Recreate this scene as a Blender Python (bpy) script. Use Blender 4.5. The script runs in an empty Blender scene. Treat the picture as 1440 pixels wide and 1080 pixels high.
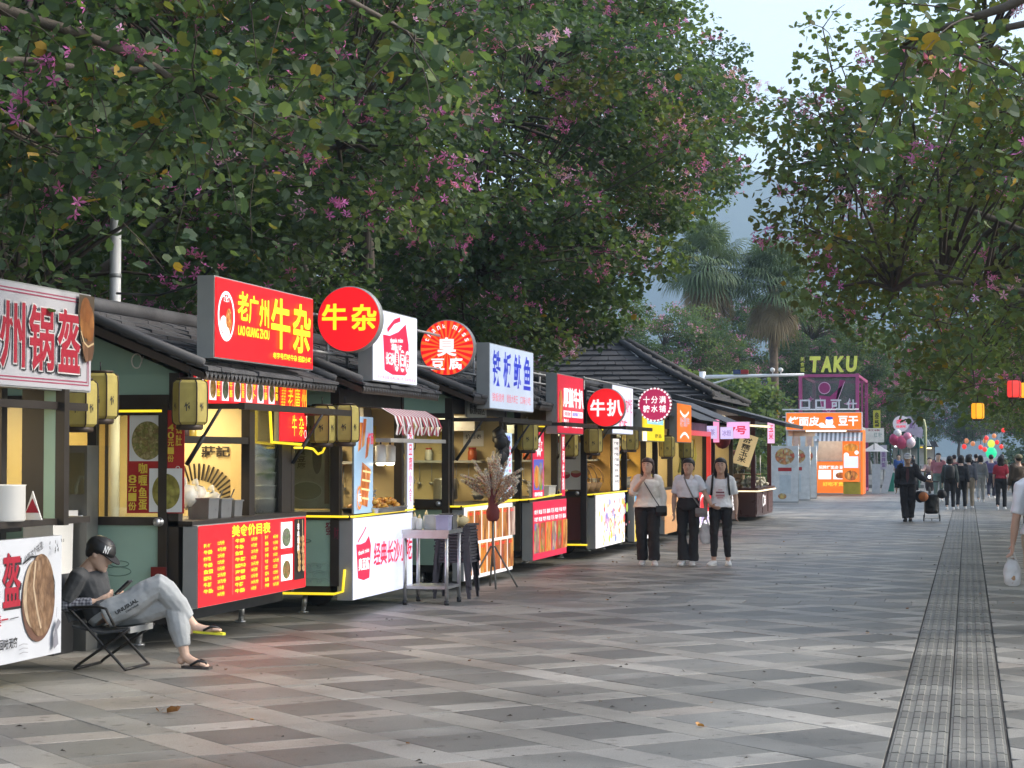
import bpy, bmesh, math, random
import numpy as np
from mathutils import Vector, Matrix, Euler
R = math.radians
SC = bpy.context.scene
COL = SC.collection
# ------------------------------------------------------------------ camera
cam_d = bpy.data.cameras.new('camera'); cam = bpy.data.objects.new('camera', cam_d); COL.objects.link(cam)
cam_d.sensor_width = 36.0; cam_d.lens = 36.0 * 2850 / 1440; cam_d.clip_start = 0.1; cam_d.clip_end = 9000
cam.location = (0, 0, 1.6); cam.rotation_euler = (R(90 + 2.0096), 0, R(12.668))
SC.camera = cam
# ------------------------------------------------------------------ sky, sun, exposure
SUN_EL, SUN_AZ = R(34), R(72)          # azimuth measured clockwise from +Y
EXPOSURE = 1.42
HAZE = 0.00042
EM = 2.0 ** (-EXPOSURE)                 # emission that shows as 1.0 in the picture
world = bpy.data.worlds.new('World'); SC.world = world; world.use_nodes = True
nt = world.node_tree; nt.nodes.clear()
sky = nt.nodes.new('ShaderNodeTexSky'); sky.sky_type = 'NISHITA'; sky.sun_disc = False
sky.sun_elevation = SUN_EL; sky.sun_rotation = SUN_AZ; sky.altitude = 50; sky.air_density = 1.1; sky.dust_density = 2.2; sky.ozone_density = 1.0
hs = nt.nodes.new('ShaderNodeHueSaturation'); hs.inputs['Saturation'].default_value = 0.7
bg = nt.nodes.new('ShaderNodeBackground'); bg.inputs['Strength'].default_value = 0.15
wo = nt.nodes.new('ShaderNodeOutputWorld')
nt.links.new(sky.outputs[0], hs.inputs['Color']); nt.links.new(hs.outputs[0], bg.inputs['Color']); nt.links.new(bg.outputs[0], wo.inputs['Surface'])
sun_d = bpy.data.lights.new('sun', 'SUN'); sun_d.energy = 1.5; sun_d.angle = R(30); sun_d.color = (1.0, 0.91, 0.78)
sun = bpy.data.objects.new('sun', sun_d); COL.objects.link(sun)
sd = Vector((math.sin(SUN_AZ) * math.cos(SUN_EL), math.cos(SUN_AZ) * math.cos(SUN_EL), math.sin(SUN_EL)))
sun.rotation_euler = (-sd).to_track_quat('-Z', 'Y').to_euler(); sun.location = (0, -20, 60)
vs = SC.view_settings; vs.view_transform = 'Standard'; vs.look = 'None'; vs.exposure = EXPOSURE; vs.gamma = 1.0; vs.use_curve_mapping = False
cy = SC.cycles; cy.use_denoising = True; cy.max_bounces = 6; cy.diffuse_bounces = 3; cy.glossy_bounces = 3; cy.transmission_bounces = 4
cy.transparent_max_bounces = 16; cy.volume_bounces = 0; cy.sample_clamp_indirect = 4.0; cy.caustics_reflective = False; cy.caustics_refractive = False
# ------------------------------------------------------------------ materials
MATS = {}
def _mat(name):
    m = bpy.data.materials.new(name); m.use_nodes = True; m.node_tree.nodes.clear(); return m, m.node_tree.nodes, m.node_tree.links
def mat(name, col, rough=0.6, metal=0.0, var=0.12, scale=6.0, bump=0.0, emit=0.0, ecol=None, coat=0.0, spec=0.5):
    """plain surface with low noise variation in its own colour and roughness"""
    if name in MATS: return MATS[name]
    m, N, L = _mat(name)
    out = N.new('ShaderNodeOutputMaterial'); b = N.new('ShaderNodeBsdfPrincipled')
    b.inputs['Metallic'].default_value = metal; b.inputs['Specular IOR Level'].default_value = spec
    b.inputs['Coat Weight'].default_value = coat
    tc = N.new('ShaderNodeTexCoord'); no = N.new('ShaderNodeTexNoise'); no.inputs['Scale'].default_value = scale; no.inputs['Detail'].default_value = 5
    L.new(tc.outputs['Object'], no.inputs['Vector'])
    rp = N.new('ShaderNodeValToRGB'); e = rp.color_ramp.elements; e[0].position = 0.3; e[1].position = 0.72
    c = Vector(col[:3]); e[0].color = (*(c * (1 - var)), 1); e[1].color = (*[min(1, x * (1 + var)) for x in c], 1)
    L.new(no.outputs['Fac'], rp.inputs['Fac']); L.new(rp.outputs['Color'], b.inputs['Base Color'])
    mr = N.new('ShaderNodeMapRange'); mr.inputs['To Min'].default_value = max(0.05, rough - 0.1); mr.inputs['To Max'].default_value = min(1, rough + 0.1)
    L.new(no.outputs['Fac'], mr.inputs['Value']); L.new(mr.outputs[0], b.inputs['Roughness'])
    if bump:
        bp = N.new('ShaderNodeBump'); bp.inputs['Strength'].default_value = bump; bp.inputs['Distance'].default_value = 0.01
        n2 = N.new('ShaderNodeTexNoise'); n2.inputs['Scale'].default_value = scale * 7; n2.inputs['Detail'].default_value = 4
        L.new(tc.outputs['Object'], n2.inputs['Vector']); L.new(n2.outputs['Fac'], bp.inputs['Height']); L.new(bp.outputs[0], b.inputs['Normal'])
    if emit:
        ec = ecol or col; b.inputs['Emission Color'].default_value = (*ec[:3], 1); b.inputs['Emission Strength'].default_value = emit * EM
    L.new(b.outputs[0], out.inputs['Surface']); MATS[name] = m; return m
def glow(name, col, s):
    """backlit film or lamp: emits its own print colour, unevenly as tubes behind a face do"""
    if name in MATS: return MATS[name]
    m, N, L = _mat(name)
    out = N.new('ShaderNodeOutputMaterial'); b = N.new('ShaderNodeBsdfPrincipled'); b.inputs['Base Color'].default_value = (*[c * 0.8 for c in col], 1)
    b.inputs['Roughness'].default_value = 0.35; b.inputs['Emission Color'].default_value = (*col, 1)
    tc = N.new('ShaderNodeTexCoord'); no = N.new('ShaderNodeTexNoise'); no.inputs['Scale'].default_value = 2.2; no.inputs['Detail'].default_value = 1
    mr = N.new('ShaderNodeMapRange'); mr.inputs['To Min'].default_value = s * EM * 0.72; mr.inputs['To Max'].default_value = s * EM * 1.12
    L.new(tc.outputs['Object'], no.inputs['Vector']); L.new(no.outputs['Fac'], mr.inputs['Value']); L.new(mr.outputs[0], b.inputs['Emission Strength'])
    L.new(b.outputs[0], out.inputs['Surface']); MATS[name] = m; return m
def foodprint(name, cols, scale=14, s=0.0, stretch=(1, 1, 1)):
    """printed food photograph: irregular pieces in several food colours"""
    if name in MATS: return MATS[name]
    m, N, L = _mat(name)
    out = N.new('ShaderNodeOutputMaterial'); b = N.new('ShaderNodeBsdfPrincipled'); b.inputs['Roughness'].default_value = 0.4
    tc = N.new('ShaderNodeTexCoord'); mp = N.new('ShaderNodeMapping'); mp.inputs['Scale'].default_value = stretch
    n0 = N.new('ShaderNodeTexNoise'); n0.inputs['Scale'].default_value = scale * 0.8; n0.inputs['Detail'].default_value = 3
    ad = N.new('ShaderNodeVectorMath'); ad.operation = 'MULTIPLY_ADD'; ad.inputs[1].default_value = (0.08, 0.08, 0.08)
    vo = N.new('ShaderNodeTexVoronoi'); vo.inputs['Scale'].default_value = scale
    L.new(tc.outputs['Object'], mp.inputs[0]); L.new(mp.outputs[0], n0.inputs['Vector']); L.new(n0.outputs['Color'], ad.inputs[0]); L.new(mp.outputs[0], ad.inputs[2])
    L.new(ad.outputs[0], vo.inputs['Vector'])
    sep = N.new('ShaderNodeSeparateColor'); L.new(vo.outputs['Color'], sep.inputs[0])
    rp = N.new('ShaderNodeValToRGB'); rp.color_ramp.interpolation = 'LINEAR'
    while len(rp.color_ramp.elements) < len(cols): rp.color_ramp.elements.new(0.5)
    for i, c in enumerate(cols): rp.color_ramp.elements[i].position = i / max(1, len(cols) - 1); rp.color_ramp.elements[i].color = (*c, 1)
    L.new(sep.outputs[0], rp.inputs['Fac'])
    mx = N.new('ShaderNodeMix'); mx.data_type = 'RGBA'; mx.blend_type = 'MULTIPLY'; mx.inputs[0].default_value = 0.7
    r2 = N.new('ShaderNodeValToRGB'); r2.color_ramp.elements[0].color = (1, 1, 1, 1); r2.color_ramp.elements[1].color = (0.3, 0.22, 0.16, 1); r2.color_ramp.elements[1].position = 0.75
    L.new(vo.outputs['Distance'], r2.inputs['Fac']); L.new(rp.outputs['Color'], mx.inputs[6]); L.new(r2.outputs['Color'], mx.inputs[7])
    L.new(mx.outputs[2], b.inputs['Base Color'])
    if s: L.new(mx.outputs[2], b.inputs['Emission Color']); b.inputs['Emission Strength'].default_value = s * EM
    L.new(b.outputs[0], out.inputs['Surface']); MATS[name] = m; return m
def leafmat(name, col, trans=0.40, var=0.35):
    if name in MATS: return MATS[name]
    m, N, L = _mat(name)
    out = N.new('ShaderNodeOutputMaterial'); d = N.new('ShaderNodeBsdfPrincipled'); d.inputs['Roughness'].default_value = 0.58; d.inputs['Specular IOR Level'].default_value = 0.28
    t = N.new('ShaderNodeBsdfTranslucent'); mx = N.new('ShaderNodeMixShader'); mx.inputs[0].default_value = trans
    tc = N.new('ShaderNodeTexCoord'); no = N.new('ShaderNodeTexNoise'); no.inputs['Scale'].default_value = 1.3; no.inputs['Detail'].default_value = 6
    L.new(tc.outputs['Object'], no.inputs['Vector'])
    rp = N.new('ShaderNodeValToRGB'); rp.color_ramp.elements[0].position = 0.3; rp.color_ramp.elements[1].position = 0.7
    c = Vector(col); rp.color_ramp.elements[0].color = (*(c * (1 - var)), 1); rp.color_ramp.elements[1].color = (*(c * (1 + var)), 1)
    L.new(no.outputs['Fac'], rp.inputs['Fac']); L.new(rp.outputs[0], d.inputs['Base Color'])
    t.inputs['Color'].default_value = (min(1, col[0] * 1.5), min(1, col[1] * 1.6), col[2] * 0.7, 1)
    L.new(d.outputs[0], mx.inputs[1]); L.new(t.outputs[0], mx.inputs[2]); L.new(mx.outputs[0], out.inputs['Surface']); MATS[name] = m; return m
def glassmat(name, tint=(0.9, 0.95, 0.92), mix=0.16, rough=0.03):
    if name in MATS: return MATS[name]
    m, N, L = _mat(name)
    out = N.new('ShaderNodeOutputMaterial'); t = N.new('ShaderNodeBsdfTransparent'); t.inputs['Color'].default_value = (*tint, 1)
    g = N.new('ShaderNodeBsdfGlossy'); g.inputs['Roughness'].default_value = rough; g.inputs['Color'].default_value = (0.9, 0.9, 0.9, 1)
    fr = N.new('ShaderNodeFresnel'); fr.inputs['IOR'].default_value = 1.45; ma = N.new('ShaderNodeMath'); ma.operation = 'MULTIPLY_ADD'; ma.inputs[1].default_value = 0.8; ma.inputs[2].default_value = mix * 0.25
    mx = N.new('ShaderNodeMixShader'); L.new(fr.outputs[0], ma.inputs[0]); L.new(ma.outputs[0], mx.inputs[0]); L.new(t.outputs[0], mx.inputs[1]); L.new(g.outputs[0], mx.inputs[2])
    L.new(mx.outputs[0], out.inputs['Surface']); MATS[name] = m; return m
def filmmat(name, col, alpha):
    """thin translucent plastic film"""
    if name in MATS: return MATS[name]
    m, N, L = _mat(name)
    out = N.new('ShaderNodeOutputMaterial'); t = N.new('ShaderNodeBsdfTransparent'); d = N.new('ShaderNodeBsdfPrincipled'); d.inputs['Base Color'].default_value = (*col, 1); d.inputs['Roughness'].default_value = 0.25
    mx = N.new('ShaderNodeMixShader'); mx.inputs[0].default_value = alpha; L.new(t.outputs[0], mx.inputs[1]); L.new(d.outputs[0], mx.inputs[2]); L.new(mx.outputs[0], out.inputs['Surface']); MATS[name] = m; return m
def ribmat(name, col, freq, axis='Y', rough=0.5):
    """boards with narrow dark joints"""
    if name in MATS: return MATS[name]
    m, N, L = _mat(name)
    out = N.new('ShaderNodeOutputMaterial'); b = N.new('ShaderNodeBsdfPrincipled'); b.inputs['Roughness'].default_value = rough
    tc = N.new('ShaderNodeTexCoord'); w = N.new('ShaderNodeTexWave'); w.bands_direction = axis; w.wave_profile = 'SAW'; w.inputs['Scale'].default_value = freq; w.inputs['Distortion'].default_value = 0.05
    L.new(tc.outputs['Object'], w.inputs['Vector']); rp = N.new('ShaderNodeValToRGB'); e = rp.color_ramp.elements; e[0].position = 0.0; e[0].color = (*[c * 0.45 for c in col], 1); e[1].position = 0.14; e[1].color = (*col, 1)
    x = rp.color_ramp.elements.new(0.9); x.color = (*[c * 0.9 for c in col], 1)
    bp = N.new('ShaderNodeBump'); bp.inputs['Strength'].default_value = 0.35; L.new(w.outputs['Fac'], bp.inputs['Height']); L.new(bp.outputs[0], b.inputs['Normal'])
    L.new(w.outputs['Fac'], rp.inputs[0]); L.new(rp.outputs[0], b.inputs['Base Color']); L.new(b.outputs[0], out.inputs['Surface']); MATS[name] = m; return m

# ------------------------------------------------------------------ mesh helpers
class MB:
    """collects shapes; build() links them as ONE mesh object"""
    def __init__(s): s.v = []; s.f = []; s.mi = []; s.mats = []; s.smooth = []
    def slot(s, m):
        if m not in s.mats: s.mats.append(m)
        return s.mats.index(m)
    def add(s, vs_, fs, m, sm=False):
        o = len(s.v); k = s.slot(m); s.v.extend([tuple(p) for p in vs_])
        for f in fs: s.f.append([o + i for i in f]); s.mi.append(k); s.smooth.append(sm)
        return s
    def box(s, x0, x1, y0, y1, z0, z1, m, rot=None, piv=None):
        p = [(x, y, z) for z in (z0, z1) for y in (y0, y1) for x in (x0, x1)]
        if rot is not None:
            pv = Vector(piv if piv is not None else ((x0 + x1) / 2, (y0 + y1) / 2, (z0 + z1) / 2)); M = Euler(rot).to_matrix(); p = [tuple(pv + M @ (Vector(q) - pv)) for q in p]
        return s.add(p, [(0, 2, 3, 1), (4, 5, 7, 6), (0, 1, 5, 4), (2, 6, 7, 3), (0, 4, 6, 2), (1, 3, 7, 5)], m)
    def prism(s, poly, axis, a, b, m):
        """extrude a 2D polygon along axis ('x': poly in y,z; 'y': poly in x,z; 'z': poly in x,y)"""
        def P(q, t): return {'x': (t, q[0], q[1]), 'y': (q[0], t, q[1]), 'z': (q[0], q[1], t)}[axis]
        n = len(poly); vv = [P(q, a) for q in poly] + [P(q, b) for q in poly]
        return s.add(vv, [tuple(range(n))[::-1], tuple(range(n, 2 * n))] + [(i, (i + 1) % n, n + (i + 1) % n, n + i) for i in range(n)], m)
    def tube(s, pts, r, m, n=8, cap=True, ry=None):
        pts = [Vector(p) for p in pts]; rr = r if isinstance(r, (list, tuple)) else [r] * len(pts)
        vv = []; up = Vector((0, 0, 1)); px = None
        for i, p in enumerate(pts):
            t = (pts[min(i + 1, len(pts) - 1)] - pts[max(i - 1, 0)]).normalized()
            if px is None:
                a = up if abs(t.z) < 0.9 else Vector((1, 0, 0)); px = t.cross(a).normalized()
            else:
                px = (px - t * px.dot(t)); px = px.normalized() if px.length > 1e-6 else t.orthogonal().normalized()
            q = t.cross(px)
            for k in range(n):
                a = 2 * math.pi * k / n; vv.append(p + px * math.cos(a) * rr[i] + q * math.sin(a) * rr[i])
        fs = [(i * n + k, i * n + (k + 1) % n, (i + 1) * n + (k + 1) % n, (i + 1) * n + k) for i in range(len(pts) - 1) for k in range(n)]
        if cap: fs += [tuple(range(n))[::-1], tuple(range((len(pts) - 1) * n, len(pts) * n))]
        return s.add(vv, fs, m, True)
    def lathe(s, prof, c, m, n=16, axis='z', sx=1, sy=1):
        vv = []
        for r, h in prof:
            for k in range(n):
                a = 2 * math.pi * k / n; x, y = r * math.cos(a) * sx, r * math.sin(a) * sy
                vv.append({'z': (c[0] + x, c[1] + y, c[2] + h), 'y': (c[0] + x, c[1] + h, c[2] + y), 'x': (c[0] + h, c[1] + x, c[2] + y)}[axis])
        fs = [(i * n + k, i * n + (k + 1) % n, (i + 1) * n + (k + 1) % n, (i + 1) * n + k) for i in range(len(prof) - 1) for k in range(n)]
        fs += [tuple(range(n))[::-1], tuple(range((len(prof) - 1) * n, len(prof) * n))]
        return s.add(vv, fs, m, True)
    def ball(s, c, r, m, n=10, rz=None, jit=0, rnd=random):
        rz = rz or r; prof = [(max(1e-3, r * math.sin(math.pi * i / (n // 2))), -rz * math.cos(math.pi * i / (n // 2))) for i in range(n // 2 + 1)]
        o = len(s.v); s.lathe(prof, c, m, n)
        if jit:
            for i in range(o, len(s.v)): s.v[i] = tuple(x + rnd.uniform(-jit, jit) for x in s.v[i])
        return s
    def build(s, name, parent=None, loc=None):
        me = bpy.data.meshes.new(name); me.from_pydata(s.v, [], s.f)
        for m in s.mats: me.materials.append(m)
        me.polygons.foreach_set('material_index', s.mi); me.polygons.foreach_set('use_smooth', s.smooth); me.update()
        o = bpy.data.objects.new(name, me); COL.objects.link(o)
        if parent is not None: o.parent = parent
        if loc is not None: o.location = loc
        return o
def tag(o, label=None, cat=None, group=None, kind=None):
    if label: o['label'] = label
    if cat: o['category'] = cat
    if group: o['group'] = group
    if kind: o['kind'] = kind
    return o
def empty(name, loc, label=None, cat=None, group=None, rz=0.0):
    o = bpy.data.objects.new(name, None); COL.objects.link(o); o.location = loc; o.rotation_euler = (0, 0, rz); o.empty_display_size = 0.2
    return tag(o, label, cat, group)
def copy_tree(o, parent=None, loc=None, rz=None, label=None, scale=None):
    c = o.copy(); COL.objects.link(c)
    if parent is not None: c.parent = parent
    if loc is not None: c.location = loc
    if rz is not None: c.rotation_euler = (0, 0, rz)
    if scale is not None: c.scale = (scale,) * 3 if not isinstance(scale, tuple) else scale
    if label: c['label'] = label
    for ch in list(o.children): copy_tree(ch, c)
    return c
def np_mesh(name, V, F, mi, mats, smooth=False, parent=None):
    """V (n,3), F (m,k) with one k"""
    me = bpy.data.meshes.new(name); k = F.shape[1]; me.vertices.add(len(V)); me.vertices.foreach_set('co', V.astype(np.float32).ravel())
    me.loops.add(F.size); me.loops.foreach_set('vertex_index', F.astype(np.int32).ravel())
    me.polygons.add(len(F)); me.polygons.foreach_set('loop_start', np.arange(0, F.size, k, dtype=np.int32)); 
    try: me.polygons.foreach_set('loop_total', np.full(len(F), k, dtype=np.int32))
    except Exception: pass
    for m in mats: me.materials.append(m)
    me.polygons.foreach_set('material_index', np.asarray(mi, dtype=np.int32)); me.polygons.foreach_set('use_smooth', np.full(len(F), smooth, dtype=bool))
    me.update(calc_edges=True); me.validate()
    if parent is False: return me
    o = bpy.data.objects.new(name, me); COL.objects.link(o)
    if parent is not None: o.parent = parent
    return o
# ------------------------------------------------------------------ lettering
_TS = bpy.data.scenes.new('lettering_workshop'); _TC = {}
def glyphs(body, bold=0.0, res=3):
    """outline of a piece of writing, fitted to the unit square"""
    k = (body, bold, res)
    if k in _TC: return _TC[k]
    cu = bpy.data.curves.new('writing', 'FONT'); cu.body = body; cu.offset = bold; cu.resolution_u = res; cu.align_x = 'LEFT'
    o = bpy.data.objects.new('writing', cu); _TS.collection.objects.link(o); vl = _TS.view_layers[0]; vl.update(); dg = vl.depsgraph
    me = bpy.data.meshes.new_from_object(o.evaluated_get(dg))
    V = np.zeros(len(me.vertices) * 3); me.vertices.foreach_get('co', V); V = V.reshape(-1, 3)[:, :2]
    F = [tuple(p.vertices) for p in me.polygons]
    lo, hi = V.min(0), V.max(0); V = (V - lo) / np.maximum(hi - lo, 1e-6)
    bpy.data.meshes.remove(me); bpy.data.objects.remove(o); bpy.data.curves.remove(cu)
    _TC[k] = (V, F); return _TC[k]
class Face:
    """a flat printed face: o = lower left corner, facing 'street' (+X) or 'end' (-Y); prints lie in thin layers on it"""
    def __init__(s, root, X, Y, Z, facing='street', k=1.0):
        s.k = k; s.root = root; s.o = (X, Y, Z); s.facing = facing; s.parts = {}; s.layer = 0
    def P(s, u, v, w=0.0):
        X, Y, Z = s.o; u, v = u * s.k, v * s.k
        return (X + w, Y + u, Z + v) if s.facing == 'street' else (X + u, Y - w, Z + v)
    def mb(s, part):
        if part not in s.parts: s.parts[part] = MB()
        return s.parts[part]
    def up(s): s.layer += 1; return 0.002 + 0.0016 * s.layer
    def poly(s, pts, m, part='print', w=None):
        w = s.up() if w is None else w
        s.mb(part).add([s.P(u, v, w) for u, v in pts], [tuple(range(len(pts)))], m); return s
    def rect(s, u, v, wd, h, m, part='print'): return s.poly([(u, v), (u + wd, v), (u + wd, v + h), (u, v + h)], m, part)
    def frame(s, u, v, wd, h, t, m, part='print'):
        w = s.up()
        for a, b, c, d in ((u, v, wd, t), (u, v + h - t, wd, t), (u, v + t, t, h - 2 * t), (u + wd - t, v + t, t, h - 2 * t)):
            s.poly([(a, b), (a + c, b), (a + c, b + d), (a, b + d)], m, part, w)
        return s
    def disc(s, u, v, ru, m, rv=None, n=32, part='print'):
        rv = rv or ru; return s.poly([(u + ru * math.cos(2 * math.pi * k / n), v + rv * math.sin(2 * math.pi * k / n)) for k in range(n)], m, part)
    def ring(s, u, v, ru, rv, t, m, n=36, part='print'):
        w = s.up(); mb = s.mb(part); pts = []
        for k in range(n):
            a = 2 * math.pi * k / n; pts += [s.P(u + ru * math.cos(a), v + rv * math.sin(a), w), s.P(u + (ru - t) * math.cos(a), v + (rv - t) * math.sin(a), w)]
        mb.add(pts, [(2 * k, 2 * ((k + 1) % n), 2 * ((k + 1) % n) + 1, 2 * k + 1) for k in range(n)], m); return s
    def text(s, body, u, v, wd, h, m, bold=0.02, shear=0.0, part='lettering', w=None, rot=0.0, res=3):
        w = s.up() if w is None else w
        offs = ((0.0, 0.0),)
        if bold > 0.02 and res >= 3:
            q = (bold - 0.012) * 0.42; offs = ((-q, -q), (q, -q), (q, q), (-q, q)); bold = 0.012
        elif bold > 0.02: bold = 0.02
        V, F = glyphs(body, bold, res); cr, sr = math.cos(rot), math.sin(rot); n = max(1, len(body))
        for i, (qx, qy) in enumerate(offs):
            pts = []
            for a, b in V:
                x, y = a * wd + shear * (b - 0.5) * h + qx * wd / n, b * h + qy * h
                if rot: x, y = (x - wd / 2) * cr - (y - h / 2) * sr + wd / 2, (x - wd / 2) * sr + (y - h / 2) * cr + h / 2
                pts.append(s.P(u + x, v + y, w + i * 0.0003))
            s.mb(part).add(pts, F, m)
        return s
    def column(s, body, u, v, wd, h, m, bold=0.02, part='lettering', gap=0.12):
        """characters one under another, top at v+h"""
        n = len(body); ch = h / n; w = s.up()
        for i, c in enumerate(body):
            if c != ' ': s.text(c, u, v + h - (i + 1) * ch + ch * gap / 2, wd, ch * (1 - gap), m, bold, part=part, w=w)
        return s
    def stroke(s, pts, t, m, part='print'):
        w = s.up(); mb = s.mb(part)
        for (a, b), (c, d) in zip(pts[:-1], pts[1:]):
            dx, dy = c - a, d - b; l = math.hypot(dx, dy) or 1; nx, ny = -dy / l * t / 2, dx / l * t / 2
            mb.add([s.P(a + nx, b + ny, w), s.P(c + nx, d + ny, w), s.P(c - nx, d - ny, w), s.P(a - nx, b - ny, w)], [(0, 1, 2, 3)], m)
            w += 0.0001
        return s
    def done(s):
        for k, mb in s.parts.items(): mb.build(k, s.root)
        return s.root
def board(name, label, cat, X, Y, Z, L, H, face_m, case_m, depth=0.12, facing='street', rim=0.012, group=None, base=None, k=1.0):
    """box sign: case, then a face; X,Y,Z = lower near corner of the printed face"""
    L, H = L * k, H * k; root = empty(name, base or (X, Y, Z), label, cat, group); bx, by, bz = root.location
    c = MB(); 
    if facing == 'street': c.box(X - depth - bx, X - 0.004 - bx, Y - by, Y + L - by, Z - bz, Z + H - bz, case_m)
    else: c.box(X - bx, X + L - bx, Y + 0.004 - by, Y + depth - by, Z - bz, Z + H - bz, case_m)
    c.build('case', root)
    f = Face(root, X - bx, Y - by, Z - bz, facing, k); L, H = L / k, H / k
    f.rect(rim, rim, L - 2 * rim, H - 2 * rim, face_m, part='face')
    return f
def roundsign(name, label, X, Y, Z, r, face_m, case_m, depth=0.11):
    root = empty(name, (X, Y, Z), label, 'sign'); c = MB()
    c.lathe([(r * 0.97, 0.006), (r, 0.016), (r, depth), (r * 0.96, depth + 0.01)], (0, 0, 0), case_m, 48, 'y'); c.build('case', root)
    f = Face(root, 0, 0, 0, 'end'); f.disc(0, 0, r * 0.965, face_m, n=48, part='face'); return f
# ================================================================== SETTING
random.seed(7); rng = np.random.default_rng(11)
G = {}
def project(x, y, z):                    # only used to sort paving by how large it shows
    ps, pt = R(12.668), R(2.0096); z -= 1.6; a = x * math.cos(ps) + y * math.sin(ps); fh = -x * math.sin(ps) + y * math.cos(ps)
    d = fh * math.cos(pt) + z * math.sin(pt); u = -fh * math.sin(pt) + z * math.cos(pt)
    return (720 + 2850 * a / d, 540 - 2850 * u / d, d) if d > 0.3 else (-9e9, 0, 0.1)
soil = mat('soil', (0.10, 0.085, 0.06), 0.95, var=0.35, scale=0.6, bump=0.4)
g = MB(); g.add([(-4500, -300, -0.05), (4500, -300, -0.05), (4500, 5200, -0.05), (-4500, 5200, -0.05)], [(0, 1, 2, 3)], soil); tag(g.build('ground'), 'bare ground under the trees beside the promenade', kind='structure')
# ---------------- hills
def hills():
    nx, ny = 150, 26; xs = np.linspace(-1750, 1500, nx); ys = np.linspace(1750, 2650, ny); V = []
    from mathutils import noise
    for j, y in enumerate(ys):
        for i, x in enumerate(xs):
            prof = 245 + 45 * math.sin((x + 560) / 210.0) + 38 * noise.noise((x / 160, 3.1, 0)) + 16 * noise.noise((x / 45, 9.1, 0))
            s = math.sin(math.pi * min(1, (j / (ny - 1)) * 1.02)) ** 0.75 if 0 < j < ny - 1 else 0
            V.append((x, y, max(-3, prof * s + 10 * noise.noise((x / 60, y / 60, 1)) * s - 2)))
    F = [(j * nx + i, j * nx + i + 1, (j + 1) * nx + i + 1, (j + 1) * nx + i) for j in range(ny - 1) for i in range(nx - 1)]
    return np_mesh('hills', np.array(V), np.array(F), np.zeros(len(F)), [mat('forest_hill', (0.035, 0.055, 0.03), 0.95, var=0.4, scale=0.02)], True)
tag(hills(), 'hazy forested mountain ridge beyond the trees', kind='structure')
# ---------------- paving
SX0, SX1 = -0.435, 0.205
def stonemat(name, col):
    if name in MATS: return MATS[name]
    m, N, L = _mat(name); out = N.new('ShaderNodeOutputMaterial'); b = N.new('ShaderNodeBsdfPrincipled')
    ge = N.new('ShaderNodeNewGeometry')
    fine = N.new('ShaderNodeTexNoise'); fine.inputs['Scale'].default_value = 140; fine.inputs['Detail'].default_value = 3
    big = N.new('ShaderNodeTexNoise'); big.inputs['Scale'].default_value = 0.55; big.inputs['Detail'].default_value = 7; big.inputs['Roughness'].default_value = 0.62
    L.new(ge.outputs['Position'], fine.inputs['Vector']); L.new(ge.outputs['Position'], big.inputs['Vector'])
    rp = N.new('ShaderNodeValToRGB'); c = Vector(col); e = rp.color_ramp.elements; e[0].position = 0.36; e[0].color = (*(c * 0.72), 1); e[1].position = 0.66; e[1].color = (*(c * 1.22), 1); L.new(fine.outputs['Fac'], rp.inputs[0])
    r2 = N.new('ShaderNodeValToRGB'); e = r2.color_ramp.elements; e[0].position = 0.34; e[0].color = (0.50, 0.48, 0.44, 1); e[1].position = 0.68; e[1].color = (1.12, 1.08, 1.02, 1); L.new(big.outputs['Fac'], r2.inputs[0])
    mx = N.new('ShaderNodeMix'); mx.data_type = 'RGBA'; mx.blend_type = 'MULTIPLY'; mx.inputs[0].default_value = 1; L.new(rp.outputs[0], mx.inputs[6]); L.new(r2.outputs[0], mx.inputs[7])
    sp = N.new('ShaderNodeTexNoise'); sp.inputs['Scale'].default_value = 9; sp.inputs['Detail'].default_value = 2; L.new(ge.outputs['Position'], sp.inputs['Vector'])
    r4 = N.new('ShaderNodeValToRGB'); e = r4.color_ramp.elements; e[0].position = 0.30; e[0].color = (0.42, 0.40, 0.37, 1); e[1].position = 0.37; e[1].color = (1, 1, 1, 1); L.new(sp.outputs['Fac'], r4.inputs[0])
    m4 = N.new('ShaderNodeMix'); m4.data_type = 'RGBA'; m4.blend_type = 'MULTIPLY'; m4.inputs[0].default_value = 0.75; L.new(mx.outputs[2], m4.inputs[6]); L.new(r4.outputs[0], m4.inputs[7]); mx = m4
    oi = N.new('ShaderNodeObjectInfo'); m3 = N.new('ShaderNodeMapRange'); m3.inputs['To Min'].default_value = 0.86; m3.inputs['To Max'].default_value = 1.12; L.new(oi.outputs['Random'], m3.inputs[0])
    hv = N.new('ShaderNodeHueSaturation'); L.new(mx.outputs[2], hv.inputs['Color']); L.new(m3.outputs[0], hv.inputs['Value']); L.new(hv.outputs[0], b.inputs['Base Color'])
    mr = N.new('ShaderNodeMapRange'); mr.inputs['To Min'].default_value = 0.40; mr.inputs['To Max'].default_value = 0.62; L.new(big.outputs['Fac'], mr.inputs[0]); L.new(mr.outputs[0], b.inputs['Roughness'])
    bp = N.new('ShaderNodeBump'); bp.inputs['Strength'].default_value = 0.22; bp.inputs['Distance'].default_value = 0.004; L.new(fine.outputs['Fac'], bp.inputs['Height']); L.new(bp.outputs[0], b.inputs['Normal'])
    L.new(b.outputs[0], out.inputs[0]); MATS[name] = m; return m
DK = [stonemat('granite_dark', (0.150, 0.150, 0.142)), stonemat('granite_dark_worn', (0.178, 0.178, 0.168)), stonemat('granite_mid', (0.21, 0.212, 0.205))]
LT = [stonemat('granite_light', (0.285, 0.28, 0.262)), stonemat('granite_pink', (0.30, 0.28, 0.258)), stonemat('granite_pale', (0.35, 0.345, 0.33))]
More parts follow.
